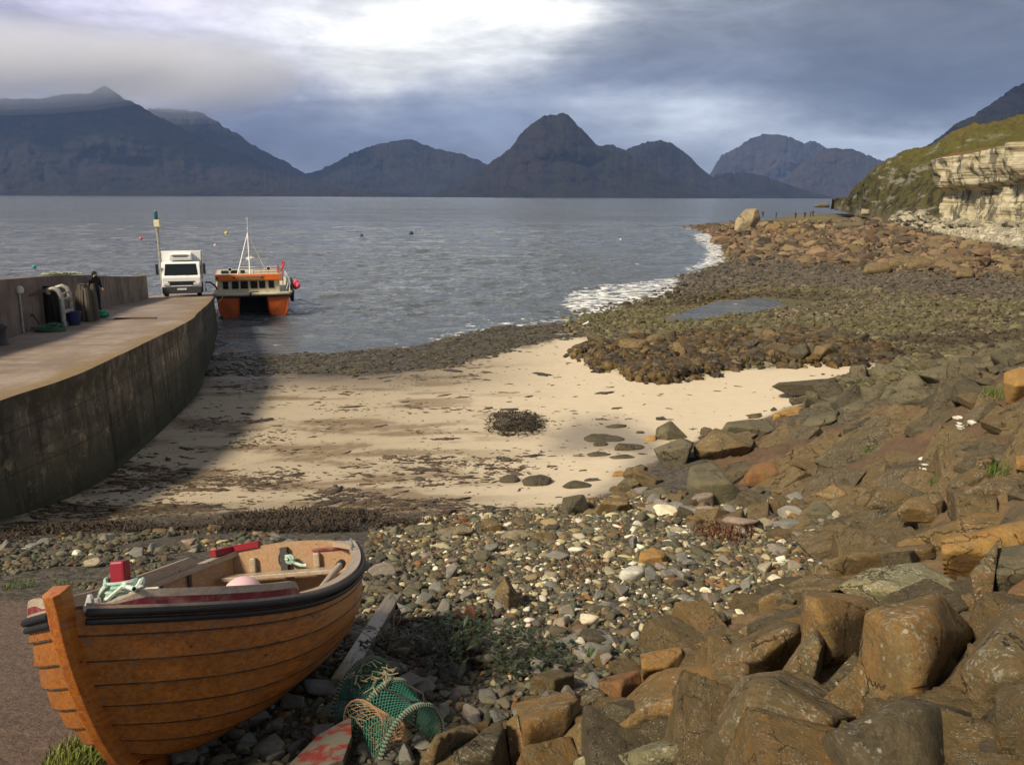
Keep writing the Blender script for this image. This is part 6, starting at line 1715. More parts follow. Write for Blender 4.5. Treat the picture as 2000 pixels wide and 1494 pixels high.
    for i in range(16):
        y = 1.0 + r.random() * 1.2; nt.tube([(2.52 + r.uniform(0, .12), y, 2.36), (2.58 + r.uniform(0, .1), y + r.uniform(-.15, .15), 1.9), (2.62 + r.uniform(0, .1), y + r.uniform(-.2, .2), 1.35)], .035, 5)
    nt.build('net_bundle', net, root)
    pk = MB()
    for x, y, z, q in ((2.86, 1.6, 2.05, .22), (2.98, 1.3, 1.88, .2), (2.88, 1.9, 1.75, .18)): pk.sphere((x, y, z), q, 14, 10, (1, 1, 1.1))
    pk.build('buoy_cluster', pink, root, smooth=True)
    pk = MB(); pk.lathe([(0, .0), (.10, .03), (.13, .15), (.13, .75), (.09, .88), (0, .9)], Matrix.Translation((-2.62, .15, .12)), 12); pk.tube([(-2.62, .15, 1.0), (-2.5, .2, 1.5)], .012, 5); pk.build('side_fender', paint('fender_grey', (.42, .41, .38), .6, bump=0), root, smooth=True)


# ------------------------------------------------------------------ people
def person_mesh(name, h, m, seed=0, arm=0.3):
    """continuous body grown over a jointed skeleton"""
    s = h / 1.75
    J = {'pel': (0, 0, .95), 'sp': (0, .01, 1.15), 'ch': (0, .02, 1.36), 'ne': (0, .01, 1.50), 'he': (0, -.02, 1.60), 'ht': (0, -.02, 1.70),
         'hl': (.09, 0, .90), 'kl': (.10, -.02, .50), 'al': (.11, .03, .09), 'tl': (.12, -.13, .04), 'hr': (-.09, 0, .90), 'kr': (-.11, -.01, .50), 'ar': (-.13, .04, .09), 'tr': (-.15, -.12, .04),
         'sl': (.19, .02, 1.42), 'el': (.25, .02, 1.14), 'wl': (.22, -.20 * arm * 3, .98), 'sr': (-.19, .02, 1.42), 'er': (-.25, .03, 1.14), 'wr': (-.21, -.22, 1.04)}
    R = {'pel': .155, 'sp': .14, 'ch': .165, 'ne': .075, 'he': .105, 'ht': .075, 'hl': .105, 'kl': .075, 'al': .055, 'tl': .045, 'hr': .105, 'kr': .075, 'ar': .055, 'tr': .045, 'sl': .085, 'el': .06, 'wl': .042, 'sr': .085, 'er': .06, 'wr': .042}
    E = [('pel', 'sp'), ('sp', 'ch'), ('ch', 'ne'), ('ne', 'he'), ('he', 'ht'), ('pel', 'hl'), ('hl', 'kl'), ('kl', 'al'), ('al', 'tl'), ('pel', 'hr'), ('hr', 'kr'), ('kr', 'ar'), ('ar', 'tr'), ('ch', 'sl'), ('sl', 'el'), ('el', 'wl'), ('ch', 'sr'), ('sr', 'er'), ('er', 'wr')]
    for sd, w in (('l', 'wl'), ('r', 'wr')):
        b = Vector(J[w]); q = 1 if sd == 'l' else -1
        J['p' + sd] = tuple(b + Vector((-.005 * q, -.05, -.04))); R['p' + sd] = .034; E.append((w, 'p' + sd))
        for f in range(4):
            J['f%s%d' % (sd, f)] = tuple(b + Vector((-.01 * q + (.024 - .016 * f) * q, -.10 - .008 * (1.5 - abs(f - 1.3)), -.075))); R['f%s%d' % (sd, f)] = .010; E.append(('p' + sd, 'f%s%d' % (sd, f)))
        J['t' + sd + 'h'] = tuple(b + Vector((-.045 * q, -.07, -.03))); R['t' + sd + 'h'] = .011; E.append(('p' + sd, 't' + sd + 'h'))
    K = list(J); me = bpy.data.meshes.new(name); me.from_pydata([tuple(c * s for c in J[k]) for k in K], [(K.index(a), K.index(b)) for a, b in E], [])
    o = bpy.data.objects.new(name, me); COL.objects.link(o)
    o.modifiers.new('skin', 'SKIN')
    for i, k in enumerate(K): me.skin_vertices[0].data[i].radius = (R[k] * s, R[k] * s * (.72 if k in ('pel', 'sp', 'ch') else 1)); me.skin_vertices[0].data[i].use_root = (k == 'pel')
    sub = o.modifiers.new('sub', 'SUBSURF'); sub.levels = 2; sub.render_levels = 2
    dg = bpy.context.evaluated_depsgraph_get(); m2 = bpy.data.meshes.new_from_object(o.evaluated_get(dg)); bpy.data.objects.remove(o)
    m2.name = name; m2.materials.clear(); [m2.materials.append(x) for x in m]
    for f in m2.polygons:
        f.use_smooth = True; z = f.center.z / s; y = f.center.y / s
        x = abs(f.center.x / s)
        hand = x > .12 and y < -.17 and .85 < z < 1.06
        f.material_index = 1 if hand or (1.50 < z < 1.66 and y < -.06) else (2 if z < .93 else 0)
    return m2


def build_people():
    dk = paint('dark_jacket', (.012, .014, .018), .85, dirt=.1, bump=.2); sk = paint('skin', (.42, .24, .17), .6, dirt=0, bump=0); tr = paint('dark_trousers', (.014, .015, .02), .9, bump=.1)
    p = at_pier(191, 607)
    me = person_mesh('person', 1.74, [dk, sk, tr])
    o = link('person', me); o.location = p; o.rotation_euler = (0, 0, radians(55)); tag(o, 'person in dark clothes and a hood standing by the pier wall', 'person')
    hd = MB(); hd.sphere((0, .012, 1.635), .125, 14, 10, (.92, 1.05, 1.12)); hd.lathe([(.10, 0), (.13, .06), (.11, .12)], Matrix.Translation((0, .03, 1.46)), 12)
    h = hd.build('hood', dk, o, smooth=True); bpy.context.view_layer.update()
    fc = MB()
    fc.sphere((0, -.125, 1.625), .016, 8, 6, (.8, 1.2, 1.3))
    for q in (-1, 1): fc.sphere((q * .035, -.112, 1.655), .010, 8, 6)
    fc.sphere((0, -.112, 1.582), .014, 8, 6, (1.6, .5, .5)); fc.build('face', sk, o, smooth=True)
    # walkers on the far point
    for i, (x, y, d, lab) in enumerate([(1490, 419.5, 232, 'distant walker in dark clothes just beyond the huge tilted block'), (1516, 421, 236, 'distant dark walker, second along the ridge from the huge tilted block'), (1554, 422, 238, 'distant dark walker in the middle of the ridge line'),
                                        (1572, 421, 240, 'distant dark walker near the pair on the ridge'), (1583, 419, 242, 'distant walker of the close pair, the one nearer the tilted block'), (1588, 418, 243, 'distant walker of the close pair, the one nearer the headland')]):
        w = o.copy(); COL.objects.link(w); q = atd(x, y, d)
        w.location = (q[0], q[1], q[2] - .75); w.rotation_euler = (0, 0, i * 1.1)
        tag(w, lab, 'person', 'walkers on the far point')


# ------------------------------------------------------------------ things on the pier and in the water
def build_pier_things():
    galv = paint('galvanised', (.36, .35, .32), .55, .3, dirt=.3, scale=5, dirtcol=(.16, .11, .07)); blk = paint('net_black', (.02, .02, .018), .9, bump=.6, scale=20); blue = paint('blue_plastic', (.012, .022, .085), .5, dirt=.15); grn = paint('green_net', (.01, .20, .12), .8, bump=.8, scale=24)
    cre = paint('creel_net', (.10, .085, .065), .9, dirt=.3, bump=1, scale=24); rp = paint('green_rope', (.06, .14, .09), .8, bump=.4, scale=30); rp2 = paint('tan_rope', (.34, .26, .16), .85, bump=.4, scale=30); rust = paint('rusty_iron', (.10, .05, .03), .85, dirt=.3, scale=14); cream = paint('cream_iron', (.55, .53, .44), .6, dirt=.2)
    r = random.Random(3)
    dirv = Vector((-.17, .985, 0)).normalized(); side = Vector((.985, .17, 0))
    def fr(p): return Matrix.Translation(p) @ Matrix((( side.x, dirv.x, 0, 0), (side.y, dirv.y, 0, 0), (0, 0, 1, 0), (0, 0, 0, 1)))
    # tubular frame
    p = at_pier(124, 638); root = empty('tube_frame', p); tag(root, 'grey tubular steel frame with curved tops on the pier, against the parapet', 'steel frame')
    yaw = Matrix.Rotation(atan2(side.y, side.x), 4, 'Z')
    for k, y in enumerate((0, .95)):
        m = MB(); m.tube([(-.55 + .15, y, 1.18), (-.40, y, 1.32), (-.22, y, 1.37), (-.06, y, 1.30), (.02, y, 1.12), (.03, y, 0)], .085, 10); m.build('upright', galv, root, smooth=True, xf=yaw)
    m = MB(); m.tube([(.02, 0, .50), (.02, .95, .48)], .08, 8); m.tube([(0, 0, 1.15), (0, .95, 1.16)], .03, 6); m.tube([(0, 0, .95), (0, .95, .96)], .025, 6); m.build('crossbar', galv, root, smooth=True, xf=yaw)
    # dark nets hung behind it
    p = at_pier(106, 634); p = p + Vector((-.25, .3, 0)); m = MB()
    for i in range(26):
        x, y = r.uniform(-.3, .3), r.uniform(-.25, .35); t = r.uniform(1.1, 1.4); m.tube([(x * .6, y * .6, t), (x * .9, y, t * .66), (x * 1.15, y * 1.15, t * .3), (x * 1.3, y * 1.2, 0)], r.uniform(.06, .12), 6)
    tag(m.build('net_bundle', blk, smooth=True, xf=Matrix.Translation(p)), 'tall black bundle of nets beside the grey tube frame', 'fishing net')
    # net on poles, grey brown
    p = at_pier(166, 628); m = MB()
    for i in range(34):
        x, y = r.uniform(-.34, .34), r.uniform(-.4, .4); t = r.uniform(1.05, 1.42); m.tube([(x * .8, y * .8, t), (x, y, t * .6), (x * 1.05, y * 1.1, t * .3), (x * 1.1, y * 1.1, 0)], r.uniform(.04, .09), 6)
    tag(m.build('net_stack', cre, smooth=True, xf=Matrix.Translation(p + Vector((0, .3, 0)))), 'tall grey brown stack of nets and creels between the tube frame and the person', 'fishing net')
    p = at_pier(139, 637); m = MB(); m.lathe([(.0, .0), (.20, .0), (.25, .42), (.27, .43), (.27, .46), (.22, .45), (.19, .06), (0, .05)], Matrix.Translation(p + Vector((-.05, .35, 0))), 18); tag(m.build('tub', blue, smooth=True), 'blue plastic tub under the tube frame', 'tub')
    p = at_pier(188, 621); m = MB()
    for i in range(22): x, y = r.gauss(0, .15), r.gauss(0, .15); m.sphere((p.x + x, p.y + y + .15, p.z + .08 + max(0, .42 - 1.4 * hypot(x, y)) * r.random()), r.uniform(.08, .16), 8, 6, (1.2, 1, .8))
    tag(m.build('net_heap', grn, smooth=True), 'bright green net heaped at the feet of the person', 'fishing net')
    def ropeheap(p, rx, ry, hh, n, m, name, lab):
        mb = MB()
        for i in range(n):
            a0 = r.uniform(0, 6.3); R0_ = r.uniform(.3, 1); cx, cy = r.gauss(0, .22) * rx, r.gauss(0, .22) * ry; z = r.uniform(.02, hh) * (1 - .6 * R0_)
            mb.tube([(p.x + cx + rx * R0_ * .7 * cos(a0 + t), p.y + cy + ry * R0_ * .7 * sin(a0 + t), p.z + z + .03 * sin(3 * t + i)) for t in np.linspace(0, r.uniform(3, 6), 14)], .016, 5)
        tag(mb.build(name, m, smooth=True), lab, 'rope')
    ropeheap(at_pier(102, 647), .62, .5, .35, 40, rp, 'rope_heap', 'heap of dark green rope on the pier in front of the black net bundle')
    ropeheap(at_pier(84, 645), .35, .3, .16, 10, rp2, 'rope_coil', 'loose tan rope trailing from the green rope heap')
    p = at_pier(62, 645); m = MB(); m.beam((p.x - .35, p.y, p.z), (p.x + .02, p.y + .1, p.z + .55), .05, .05); m.beam((p.x + .02, p.y + .1, p.z + .55), (p.x + .35, p.y + .1, p.z + .02), .05, .05); m.beam((p.x - .3, p.y, p.z + .06), (p.x + .34, p.y + .08, p.z + .06), .06, .06)
    tag(m.build('anchor', rust, bevel=.01), 'rusty iron anchor leaning on the pier parapet', 'anchor')
    p = at_pier(4, 674); m = MB(); m.lathe([(0.24, 0), (.17, .06), (.14, .2), (.14, .42), (.20, .50), (.20, .58), (.1, .64), (0, .65)], Matrix.Translation(p), 16); tag(m.build('bollard', paint('bollard_iron', (.05, .05, .045), .7, dirt=.2), smooth=True), 'dark iron bollard on the pier deck at the frame edge', 'bollard')
    # conduit with lamp on the parapet
    d = 29.0; x = float(pl(d)) + .06; z0 = float(pz(d)); root = empty('wall_lamp', (x, d, z0)); tag(root, 'cream bulkhead lamp on a pipe fixed to the pier parapet', 'lamp')
    MB().tube([(0, 0, 0), (0, 0, 1.35)], .035, 8).build('conduit', galv, root, smooth=True)
    MB().lathe([(0, 0), (.11, .02), (.13, .12), (.10, .22), (0, .26)], Matrix.Translation((.03, 0, 1.32)), 14).build('lamp_housing', cream, root, smooth=True)
    d = 31.2; MB_ = MB(); MB_.box((float(pl(d)) + .05, d, float(pz(d)) + 1.20), (.08, 2.6, .10), (0, 0, radians(9.5))); tag(MB_.build('wall_rail', rust), 'rusty rail bolted along the pier parapet', 'rail')
    # pale nets on the parapet
    m = MB()
    for i in range(40):
        d = r.uniform(34.2, 38.2); x = float(pl(d)) - .28 + r.uniform(-.25, .28); z = float(pz(d)) + float(np.interp(d, [26.5, 38, 50], [1.93, 1.62, 1.28])) - .05
        a = r.uniform(0, 6.3); m.tube([(x + .3 * cos(a + t) * r.uniform(.6, 1), d + .35 * sin(a + t), z + .05 + .06 * r.random()) for t in np.linspace(0, 4, 9)], .022, 5)
    tag(m.build('net_roll', paint('pale_net', (.36, .40, .26), .9, dirt=.4, scale=18), smooth=True), 'pale green net lying on top of the pier parapet', 'fishing net')
    # harbour light
    q = atd(316, 560, 54.5); root = empty('light_post', (q[0], q[1], 1.0)); tag(root, 'tall grey post with a green harbour light behind the lorry', 'light post')
    H = float(atd(313, 409, 54.5)[2]) - 1.0
    MB().tube([(.08, 0, 0), (.0, 0, H - 1.0)], .09, 12).build('pole', galv, root, smooth=True)
    MB().box((.04, 0, H - .85), (.34, .3, .42)).build('lamp_box', paint('lamp_yellow', (.62, .58, .36), .5, dirt=.1, bump=0), root, bevel=.03)
    MB().lathe([(.09, 0), (.11, .06), (.11, .42), (.06, .52), (0, .54)], Matrix.Translation((-.02, 0, H - .60)), 14).build('green_lens', paint('green_lens', (.01, .10, .085), .2, dirt=0, spec=.6, bump=0), root, smooth=True)
    # mooring lines from pier to boat
    m = MB(); a = Vector((float(pe(52.0)) - .3, 52.0, float(pz(52)))); b = Vector((-19.2, 58.0, 1.6)); m.tube([a.lerp(b, t) - Vector((0, 0, .5 * sin(pi * t))) for t in np.linspace(0, 1, 12)], .025, 5)
    tag(m.build('mooring_line', rp2), 'mooring line from the pier head to the catamaran', 'rope')
    m = MB(); q = at_pier(265, 624); m.box(tuple(q + Vector((0, 0, .03))), (1.6, .14, .06), (0, 0, .1)); m.build('driftwood', rust); tag(bpy.data.objects['driftwood'], 'dark timber lying across the pier deck', 'timber')
    # marker buoys
    for i, (x, y, w, c, lab) in enumerate([(275, 466, 6, (.80, .10, .14), 'red marker buoy out beyond the parapet'), (442, 455.5, 7, (.62, .50, .10), 'yellow marker buoy beyond the catamaran mast'), (420, 479, 5, (.78, .50, .52), 'pale pink marker buoy between lorry and catamaran mast'), (706, 460, 7, (.03, .06, .22), 'blue marker buoy in open water, nearer the pier of the two dark ones'),
                                             (803, 456, 8, (.02, .03, .09), 'dark navy buoy alone in open water'), (67, 521, 7, (.03, .30, .28), 'teal buoy close behind the pier parapet'), (307, 473, 6, (.02, .02, .02), 'black buoy beside the harbour light post'), (1212, 468, 4, (.75, .75, .72), 'white buoy in open water toward the point')]):
        p = atz(x, y, 0.15); rad = w / 2 * p[1] / FPX
        m = MB(); m.sphere((0, 0, 0), rad, 14, 10, (1, 1, .92)); m.tube([(0, 0, rad * .8), (0, 0, rad * 1.25)], rad * .2, 8)
        o = m.build('marker_buoy', paint('buoy_paint', c, .45, dirt=.05, bump=0), smooth=True); o.location = p; tag(o, lab, 'buoy', 'marker buoys on the water')
    # gull at the water's edge
    p = onground(1144, 641); root = empty('gull', p, (0, 0, .4)); tag(root, 'white gull standing among the weed at the water edge', 'bird')
    wt = paint('gull_white', (.80, .80, .78), .7, dirt=0, bump=0); m = MB(); m.tube([(-.22, 0, .22), (-.10, 0, .24), (0, 0, .26), (.10, 0, .30), (.15, 0, .36), (.18, 0, .39), (.22, 0, .385)], [.015, .06, .085, .075, .045, .045, .012], 12); m.build('body', wt, root, smooth=True)
    m = MB(); m.tube([(.215, 0, .385), (.265, 0, .375)], [.014, .003], 6); m.build('beak', paint('beak_yellow', (.6, .4, .05), .5, bump=0), root)
    for s in (-1, 1):
        m = MB(); m.tube([(.08, s * .075, .31), (-.05, s * .085, .27), (-.26, s * .03, .215)], [.02, .04, .006], 8); m.build('wing', paint('gull_grey', (.36, .38, .40), .7, bump=0), root, smooth=True)
        m = MB(); m.tube([(0, s * .035, .2), (.0, s * .035, .01), (.05, s * .035, .0)], .009, 5); m.build('leg', paint('leg_pink', (.5, .3, .25), .6, bump=0), root)
    # pool left by the tide
    return


def build_pool():
    P = [(1290, 622), (1340, 608), (1400, 590), (1470, 583), (1540, 585), (1615, 591), (1600, 598), (1520, 603), (1440, 614), (1370, 626), (1310, 630)]
    pts = [atz(x, y, .42) for x, y in P]; o = MB().add(pts, [tuple(range(len(pts)))[::-1]]).build('tide_pool', M_SEA); tag(o, kind='structure')
    me = o.data; a = me.attributes.new('foam', 'FLOAT', 'POINT')

# ------------------------------------------------------------------ rowing boat
BP = [-1.928, 5.2, 4.646, -1.642, 0.113, 0.252, 3.4, 1.664, 1.052, 0.755, 1.034, 0.835, 3.029]


def boat_loc(u, v, w):
    x, y, z, yaw, heel, pit = BP[:6]
    v2 = v * cos(heel) - w * sin(heel); w2 = w * cos(heel) + v * sin(heel)
    u3 = u * cos(pit) - w2 * sin(pit); w3 = w2 * cos(pit) + u * sin(pit)
    f = (cos(yaw), sin(yaw)); l = (-sin(yaw), cos(yaw))
    return Vector((x + u3 * f[0] + v2 * l[0], y + u3 * f[1] + v2 * l[1], z + w3))


_o = boat_loc(0, 0, 0); _bu = boat_loc(1, 0, 0) - _o; _bv = boat_loc(0, 1, 0) - _o; _bw = boat_loc(0, 0, 1) - _o
BM = Matrix(((_bu.x, _bv.x, _bw.x, _o.x), (_bu.y, _bv.y, _bw.y, _o.y), (_bu.z, _bv.z, _bw.z, _o.z), (0, 0, 0, 1)))
BMI = BM.inverted()


def boat_at(px, py, w):
    r = Vector(ray(px, py)); a = BMI @ Vector(CAM); d = BMI.to_3x3() @ r
    t = (w - a.z) / d.z; p = a + d * t
    return Vector((p.x, p.y, w))


def hb(s):
    B, Bt, k = BP[7], BP[8], BP[12]
    return Bt / 2 + (B / 2 - Bt / 2) * (1 - ((.42 - s) / .42) ** 2) if s < .42 else B / 2 * (1 - min(1, (s - .42) / .58) ** k)


def sheer(s):
    D, Db, Ds = BP[9], BP[10], BP[11]
    return D + (Db - D) * max(0, (s - .4) / .6) ** 2 + (Ds - D) * max(0, (.4 - s) / .4) ** 2


def hullpt(s, t, side, off=0.0):
    L = BP[6]
    def q(t):
        t = max(t, 1e-4)
        wk = .04 + .10 * max(0, (s - .75) / .25) ** 2 + .05 * max(0, (.2 - s) / .2)
        h = max(hb(s), .022)
        v = h * (1 - (1 - t) ** 2.5) ** .78; w = wk + (sheer(s) - wk) * t ** 1.4
        rake = .53 * (1 - t) ** 1.25 * max(0, (s - .62) / .38) ** 1.6
        return (s - .5) * L - rake, v, w
    u, v, w = q(t); u2, v2, w2 = q(min(1, t + .02)); u1, v1, w1 = q(t - .02)
    dv, dw = v2 - v1, w2 - w1; n = hypot(dv, dw) or 1
    return Vector((u, side * (v + off * dw / n), w - off * dv / n))


def mat_varnish(name, c1, c2, wear=.5, wearc=(.20, .165, .13)):
    def f(t, b):
        p = t.obj(); g = t.vmul(p, (.55, 13.0, 13.0))
        n = t.noise(g, 2.6, 7, .62, dist=1.2); n2 = t.noise(t.vmul(p, (1.3, 9, 9)), 2.0, 9, .74); fine = t.noise(t.vmul(p, (4, 60, 60)), 3.0, 4, .6)
        c = t.mix(t.step(n, .36, .64), c1, c2)
        c = t.mix(t.math('MULTIPLY', t.step(fine, .5, .75), .45), c, tuple(x * .45 for x in c2))
        blob = t.noise(t.vmul(p, (.45, 4.5, 4.5)), 1.7, 6, .65)
        c = t.mix(t.math('MULTIPLY', t.step(blob, .52, .72), .4), c, tuple(x * .5 for x in c2))
        wm = t.math('MULTIPLY', t.step(n2, .555, .62), wear)
        c = t.mix(wm, c, wearc)
        kn = t.voro(t.vmul(p, (2.0, 5, 5)), 2.0); c = t.mix(t.math('MULTIPLY', t.step(kn, .10, .05), .75), c, (.035, .016, .008))
        t.put(b.inputs['Base Color'], c)
        t.put(b.inputs['Roughness'], t.math('ADD', .34, t.math('MULTIPLY', wm, .5))); b.inputs['Specular IOR Level'].default_value = .4
        t.put(b.inputs['Normal'], t.bump(t.math('ADD', n, t.math('ADD', fine, t.math('MULTIPLY', n2, .6))), .35, .004))
    return mat(name, f)


def build_rowing_boat():
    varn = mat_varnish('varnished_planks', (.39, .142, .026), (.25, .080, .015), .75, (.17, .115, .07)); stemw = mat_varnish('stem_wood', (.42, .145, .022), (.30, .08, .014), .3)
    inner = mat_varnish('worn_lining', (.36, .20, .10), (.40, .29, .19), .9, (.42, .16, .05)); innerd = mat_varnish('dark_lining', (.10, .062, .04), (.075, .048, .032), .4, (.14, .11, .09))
    grey = mat_varnish('weathered_wood', (.42, .34, .26), (.34, .265, .19), .5, (.24, .19, .15)); rub = paint('black_rubber', (.010, .011, .013), .6, dirt=.05, scale=20, dirtcol=(.05, .05, .055), bump=.15)
    mar = paint('maroon_paint', (.17, .012, .022), .45, dirt=.22, scale=9, dirtcol=(.38, .26, .20), bump=.2); redp = paint('red_paint', (.24, .012, .024), .4, dirt=.08, scale=12, dirtcol=(.25, .02, .03))
    root = empty('rowing_boat'); root.matrix_world = BM
    tag(root, 'varnished orange clinker rowing boat hauled up on the shingle, bow toward the viewer', 'rowing boat')
    S_ = np.concatenate([np.linspace(0, .9, 50), np.linspace(.905, .995, 26)])
    ns = 8; tk = [(k / ns) ** .92 for k in range(ns + 1)]
    hbm = MB()
    for side in (1, -1):
        for k in range(ns):
            t0, t1 = tk[k], tk[k + 1]
            rows = [[hullpt(s, t0 + (t1 - t0) * f, side, .022 * (1 - f) * (1 if k else 0) + .002) for s in S_] for f in (0, .07, .35, .68, 1.0)]
            hbm.cur = 0; hbm.grid(rows[1:]); hbm.cur = 3 if k else 0; hbm.grid(rows[:2])
            if k:
                hbm.cur = 2; hbm.grid([[hullpt(s, t0, side, .002 - .004) for s in S_], [hullpt(s, t0, side, .024) for s in S_]])
        # lining
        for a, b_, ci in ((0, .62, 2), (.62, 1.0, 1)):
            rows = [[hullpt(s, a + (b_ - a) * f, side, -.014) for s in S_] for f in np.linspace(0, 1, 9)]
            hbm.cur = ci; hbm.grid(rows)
        hbm.cur = 1; hbm.grid([[hullpt(s, 1, side, .002) for s in S_], [hullpt(s, 1, side, -.014) for s in S_]])
    hbm.build('hull', [varn, inner, innerd, paint('seam_tar', (.035, .022, .014), .8, dirt=.3, scale=14, dirtcol=(.16, .075, .02))], root, smooth=True)
    # transom, crowned
    tb = MB(); T = np.linspace(0, 1, 14)
    pts = [hullpt(0, t, 1, -.004) for t in T]; top = [Vector((-.5 * BP[6], BP[8] / 2 * f, sheer(0) + .05 * (1 - f * f))) for f in np.linspace(.96, -.96, 13)]
    loop = pts + top + [Vector((p.x, -p.y, p.z)) for p in reversed(pts)]
    n = len(loop); tb.add([p + Vector((.035, 0, 0)) for p in loop] + [p - Vector((.008, 0, 0)) for p in loop], [tuple(range(n)), tuple(range(2 * n - 1, n - 1, -1))] + [(i, i + n, (i + 1) % n + n, (i + 1) % n) for i in range(n)])
    tr = tb.build('transom', inner, root)
    u0 = -.5 * BP[6]
    for v, m_, nm, sz in ((.33, mar, 'lip', (.02, .30, .026)),): MB().box((u0 + .045, v, sheer(0) - .035), sz).build(nm, mar, tr, bevel=.006)
    # stem and keel
    sb = MB(); path = []
    for t in np.linspace(0, 1.0, 22): p = hullpt(1.0, t, 1); path.append((p.x, p.z))
    head = path[-1]; path += [(head[0] + .015, head[1] + .05), (head[0] + .03, head[1] + .10)]
    w2 = .045; V = []; F = []
    for i, (u, w) in enumerate(path):
        a = path[max(i - 1, 0)]; b_ = path[min(i + 1, len(path) - 1)]; dx, dz = b_[0] - a[0], b_[1] - a[1]; l = hypot(dx, dz) or 1; nx, nz = dz / l, -dx / l
        for o, h in ((-.05, w2), (.045, w2), (.075, w2 * .55), (.075, -w2 * .55), (.045, -w2), (-.05, -w2)): V.append((u + nx * o, h, w + nz * o))
    for i in range(len(path) - 1):
        for k in range(6): F.append((i * 6 + k, i * 6 + (k + 1) % 6, i * 6 + 6 + (k + 1) % 6, i * 6 + 6 + k))
    m6 = (len(path) - 1) * 6; F.append(tuple(range(m6, m6 + 6))); F.append(tuple(range(6))[::-1]); sb.add(V, F); sb.build('stem_post', stemw, root, bevel=.006)
    kb = MB(); kb.beam((u0 - .0, 0, .0), (path[0][0] + .05, 0, .0), .06, .13); kb.build('keel', stemw, root)
    sk = [hullpt(s, .02, 1) for s in (0, .25)]
    # gunwales
    Sg = np.linspace(0, .985, 70)
    for side in (1, -1):
        rows = []
        for s in Sg:
            e = hullpt(s, 1, side); h = max(hb(s), .03); inn = min(.062, h * .9)
            rows.append([e + Vector((0, side * .014, -.012)), e + Vector((0, side * .014, .016)), e + Vector((0, -side * inn, .016)), e + Vector((0, -side * inn, -.028)), e + Vector((0, side * .014, -.012))])
        g = MB(); g.grid(rows); g.build('gunwale', grey, root, smooth=True)
        for k, (dz, r_) in enumerate(((-.020, .0205), (-.062, .0165))):
            t_ = MB(); t_.tube([hullpt(s, 1, side) + Vector((0, side * (.030 - .006 * k), dz)) for s in Sg], r_, 10); t_.build('rubbing_fender', rub, root, smooth=True)
        s0 = .665 if side == 1 else .13; ws = MB(); rows = []
        for s in np.linspace(s0, .975, 40):
            e = hullpt(s, 1, side); h = .08 * min(1, (s - s0) * 60 + .5) * (1 if s < .925 else max(.2, 1 - (s - .925) * 25)); wd = min(.03, hb(s) * .6)
            rows.append([e + Vector((0, side * .012, .014)), e + Vector((0, side * .010, .014 + h * .5)), e + Vector((0, side * .004, .014 + h)), e + Vector((0, -side * wd, .016 + h)), e + Vector((0, -side * wd, .014)), e + Vector((0, side * .012, .014))])
        n = len(rows); ws.grid(rows)
        for i in range(len(ws.mi)): ws.mi[i] = 1 if i % 5 == 0 else 0
        ws.add(rows[0][:5], [(0, 1, 2, 3, 4)]); ws.add(rows[-1][:5], [(4, 3, 2, 1, 0)]); ws.build('washstrake', [grey, mar], root)
    q = MB(); e = hullpt(0, 1, -1); q.beam((u0 + .02, e.y - .01, e.z + .03), (u0 + .02, e.y + .24, e.z + .055), .07, .05); q.beam((u0 + .02, e.y, e.z + .03), (u0 + .24, hullpt(.07, 1, -1).y + .01, e.z + .03), .06, .05); q.build('quarter_knee', redp, root)
    q = MB(); e = hullpt(0, 1, 1); q.add([(u0 + .04, e.y, e.z + .017), (u0 + .30, hullpt(.08, 1, 1).y - .03, e.z + .005), (u0 + .04, e.y - .17, e.z + .02), (u0 + .04, e.y, e.z - .02), (u0 + .30, hullpt(.08, 1, 1).y - .03, e.z - .03), (u0 + .04, e.y - .17, e.z - .02)], [(0, 2, 1), (3, 4, 5), (0, 1, 4, 3), (1, 2, 5, 4), (2, 0, 3, 5)]); q.build('stern_knee', grey, root)
    # frames
    for s in (.16, .26, .36, .46, .56, .66, .75, .83):
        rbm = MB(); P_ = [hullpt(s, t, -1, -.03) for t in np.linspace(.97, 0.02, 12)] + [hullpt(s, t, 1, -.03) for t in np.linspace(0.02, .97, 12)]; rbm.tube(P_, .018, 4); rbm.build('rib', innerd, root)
    # thwarts
    def thwart(s, w, dep, th=.035):
        t = next((x for x in np.linspace(.2, 1, 200) if hullpt(s, x, 1).z > w), .6); v = min(hullpt(s + q_, t, 1, -.03).y for q_ in (-dep / 2 / BP[6], dep / 2 / BP[6]))
        return MB().box(((s - .5) * BP[6], 0, w), (dep, 2 * v, th)).build('thwart', grey, root, bevel=.006)
    thwart(.062, sheer(.06) - .17, .17); thwart(.47, sheer(.5) - .25, .22); thwart(.76, sheer(.76) - .30, .20)
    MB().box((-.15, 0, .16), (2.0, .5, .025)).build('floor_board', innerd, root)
    for v in (-.34, .22): MB().box((u0 + .06, v, sheer(0) - .12), (.05, .055, .13)).build('cleat', grey, tr, bevel=.015)
    rg = MB(); c = Vector((u0 + .06, -.06, sheer(0) - .09)); rg.tube([c + Vector((.015, .045 * cos(a), .07 * sin(a))) for a in np.linspace(0, 2 * pi, 15)[:-1]], .008, 6, closed=True); rg.box(tuple(c + Vector((0, .0, -.02))), (.05, .06, .24)); rg.build('ring_plate', paint('iron_ring', (.05, .05, .05), .6), tr)
    rl = MB(); rl.tube([hullpt(.10, 1, 1) + Vector((.045 * cos(a), -.05 + .012 * cos(a), .05 + .05 * sin(a))) for a in np.linspace(-.6, pi + .6, 12)], .010, 6); rl.build('rowlock', paint('galvanised_iron', (.35, .35, .34), .45, .6), root)
    # samson post and pin
    b = boat_at(240, 1186, sheer(.86) + .0); u = b.x
    MB().box((u, b.y, b.z + .03), (.08, .08, .45)).build('samson_post', redp, root, bevel=.012)
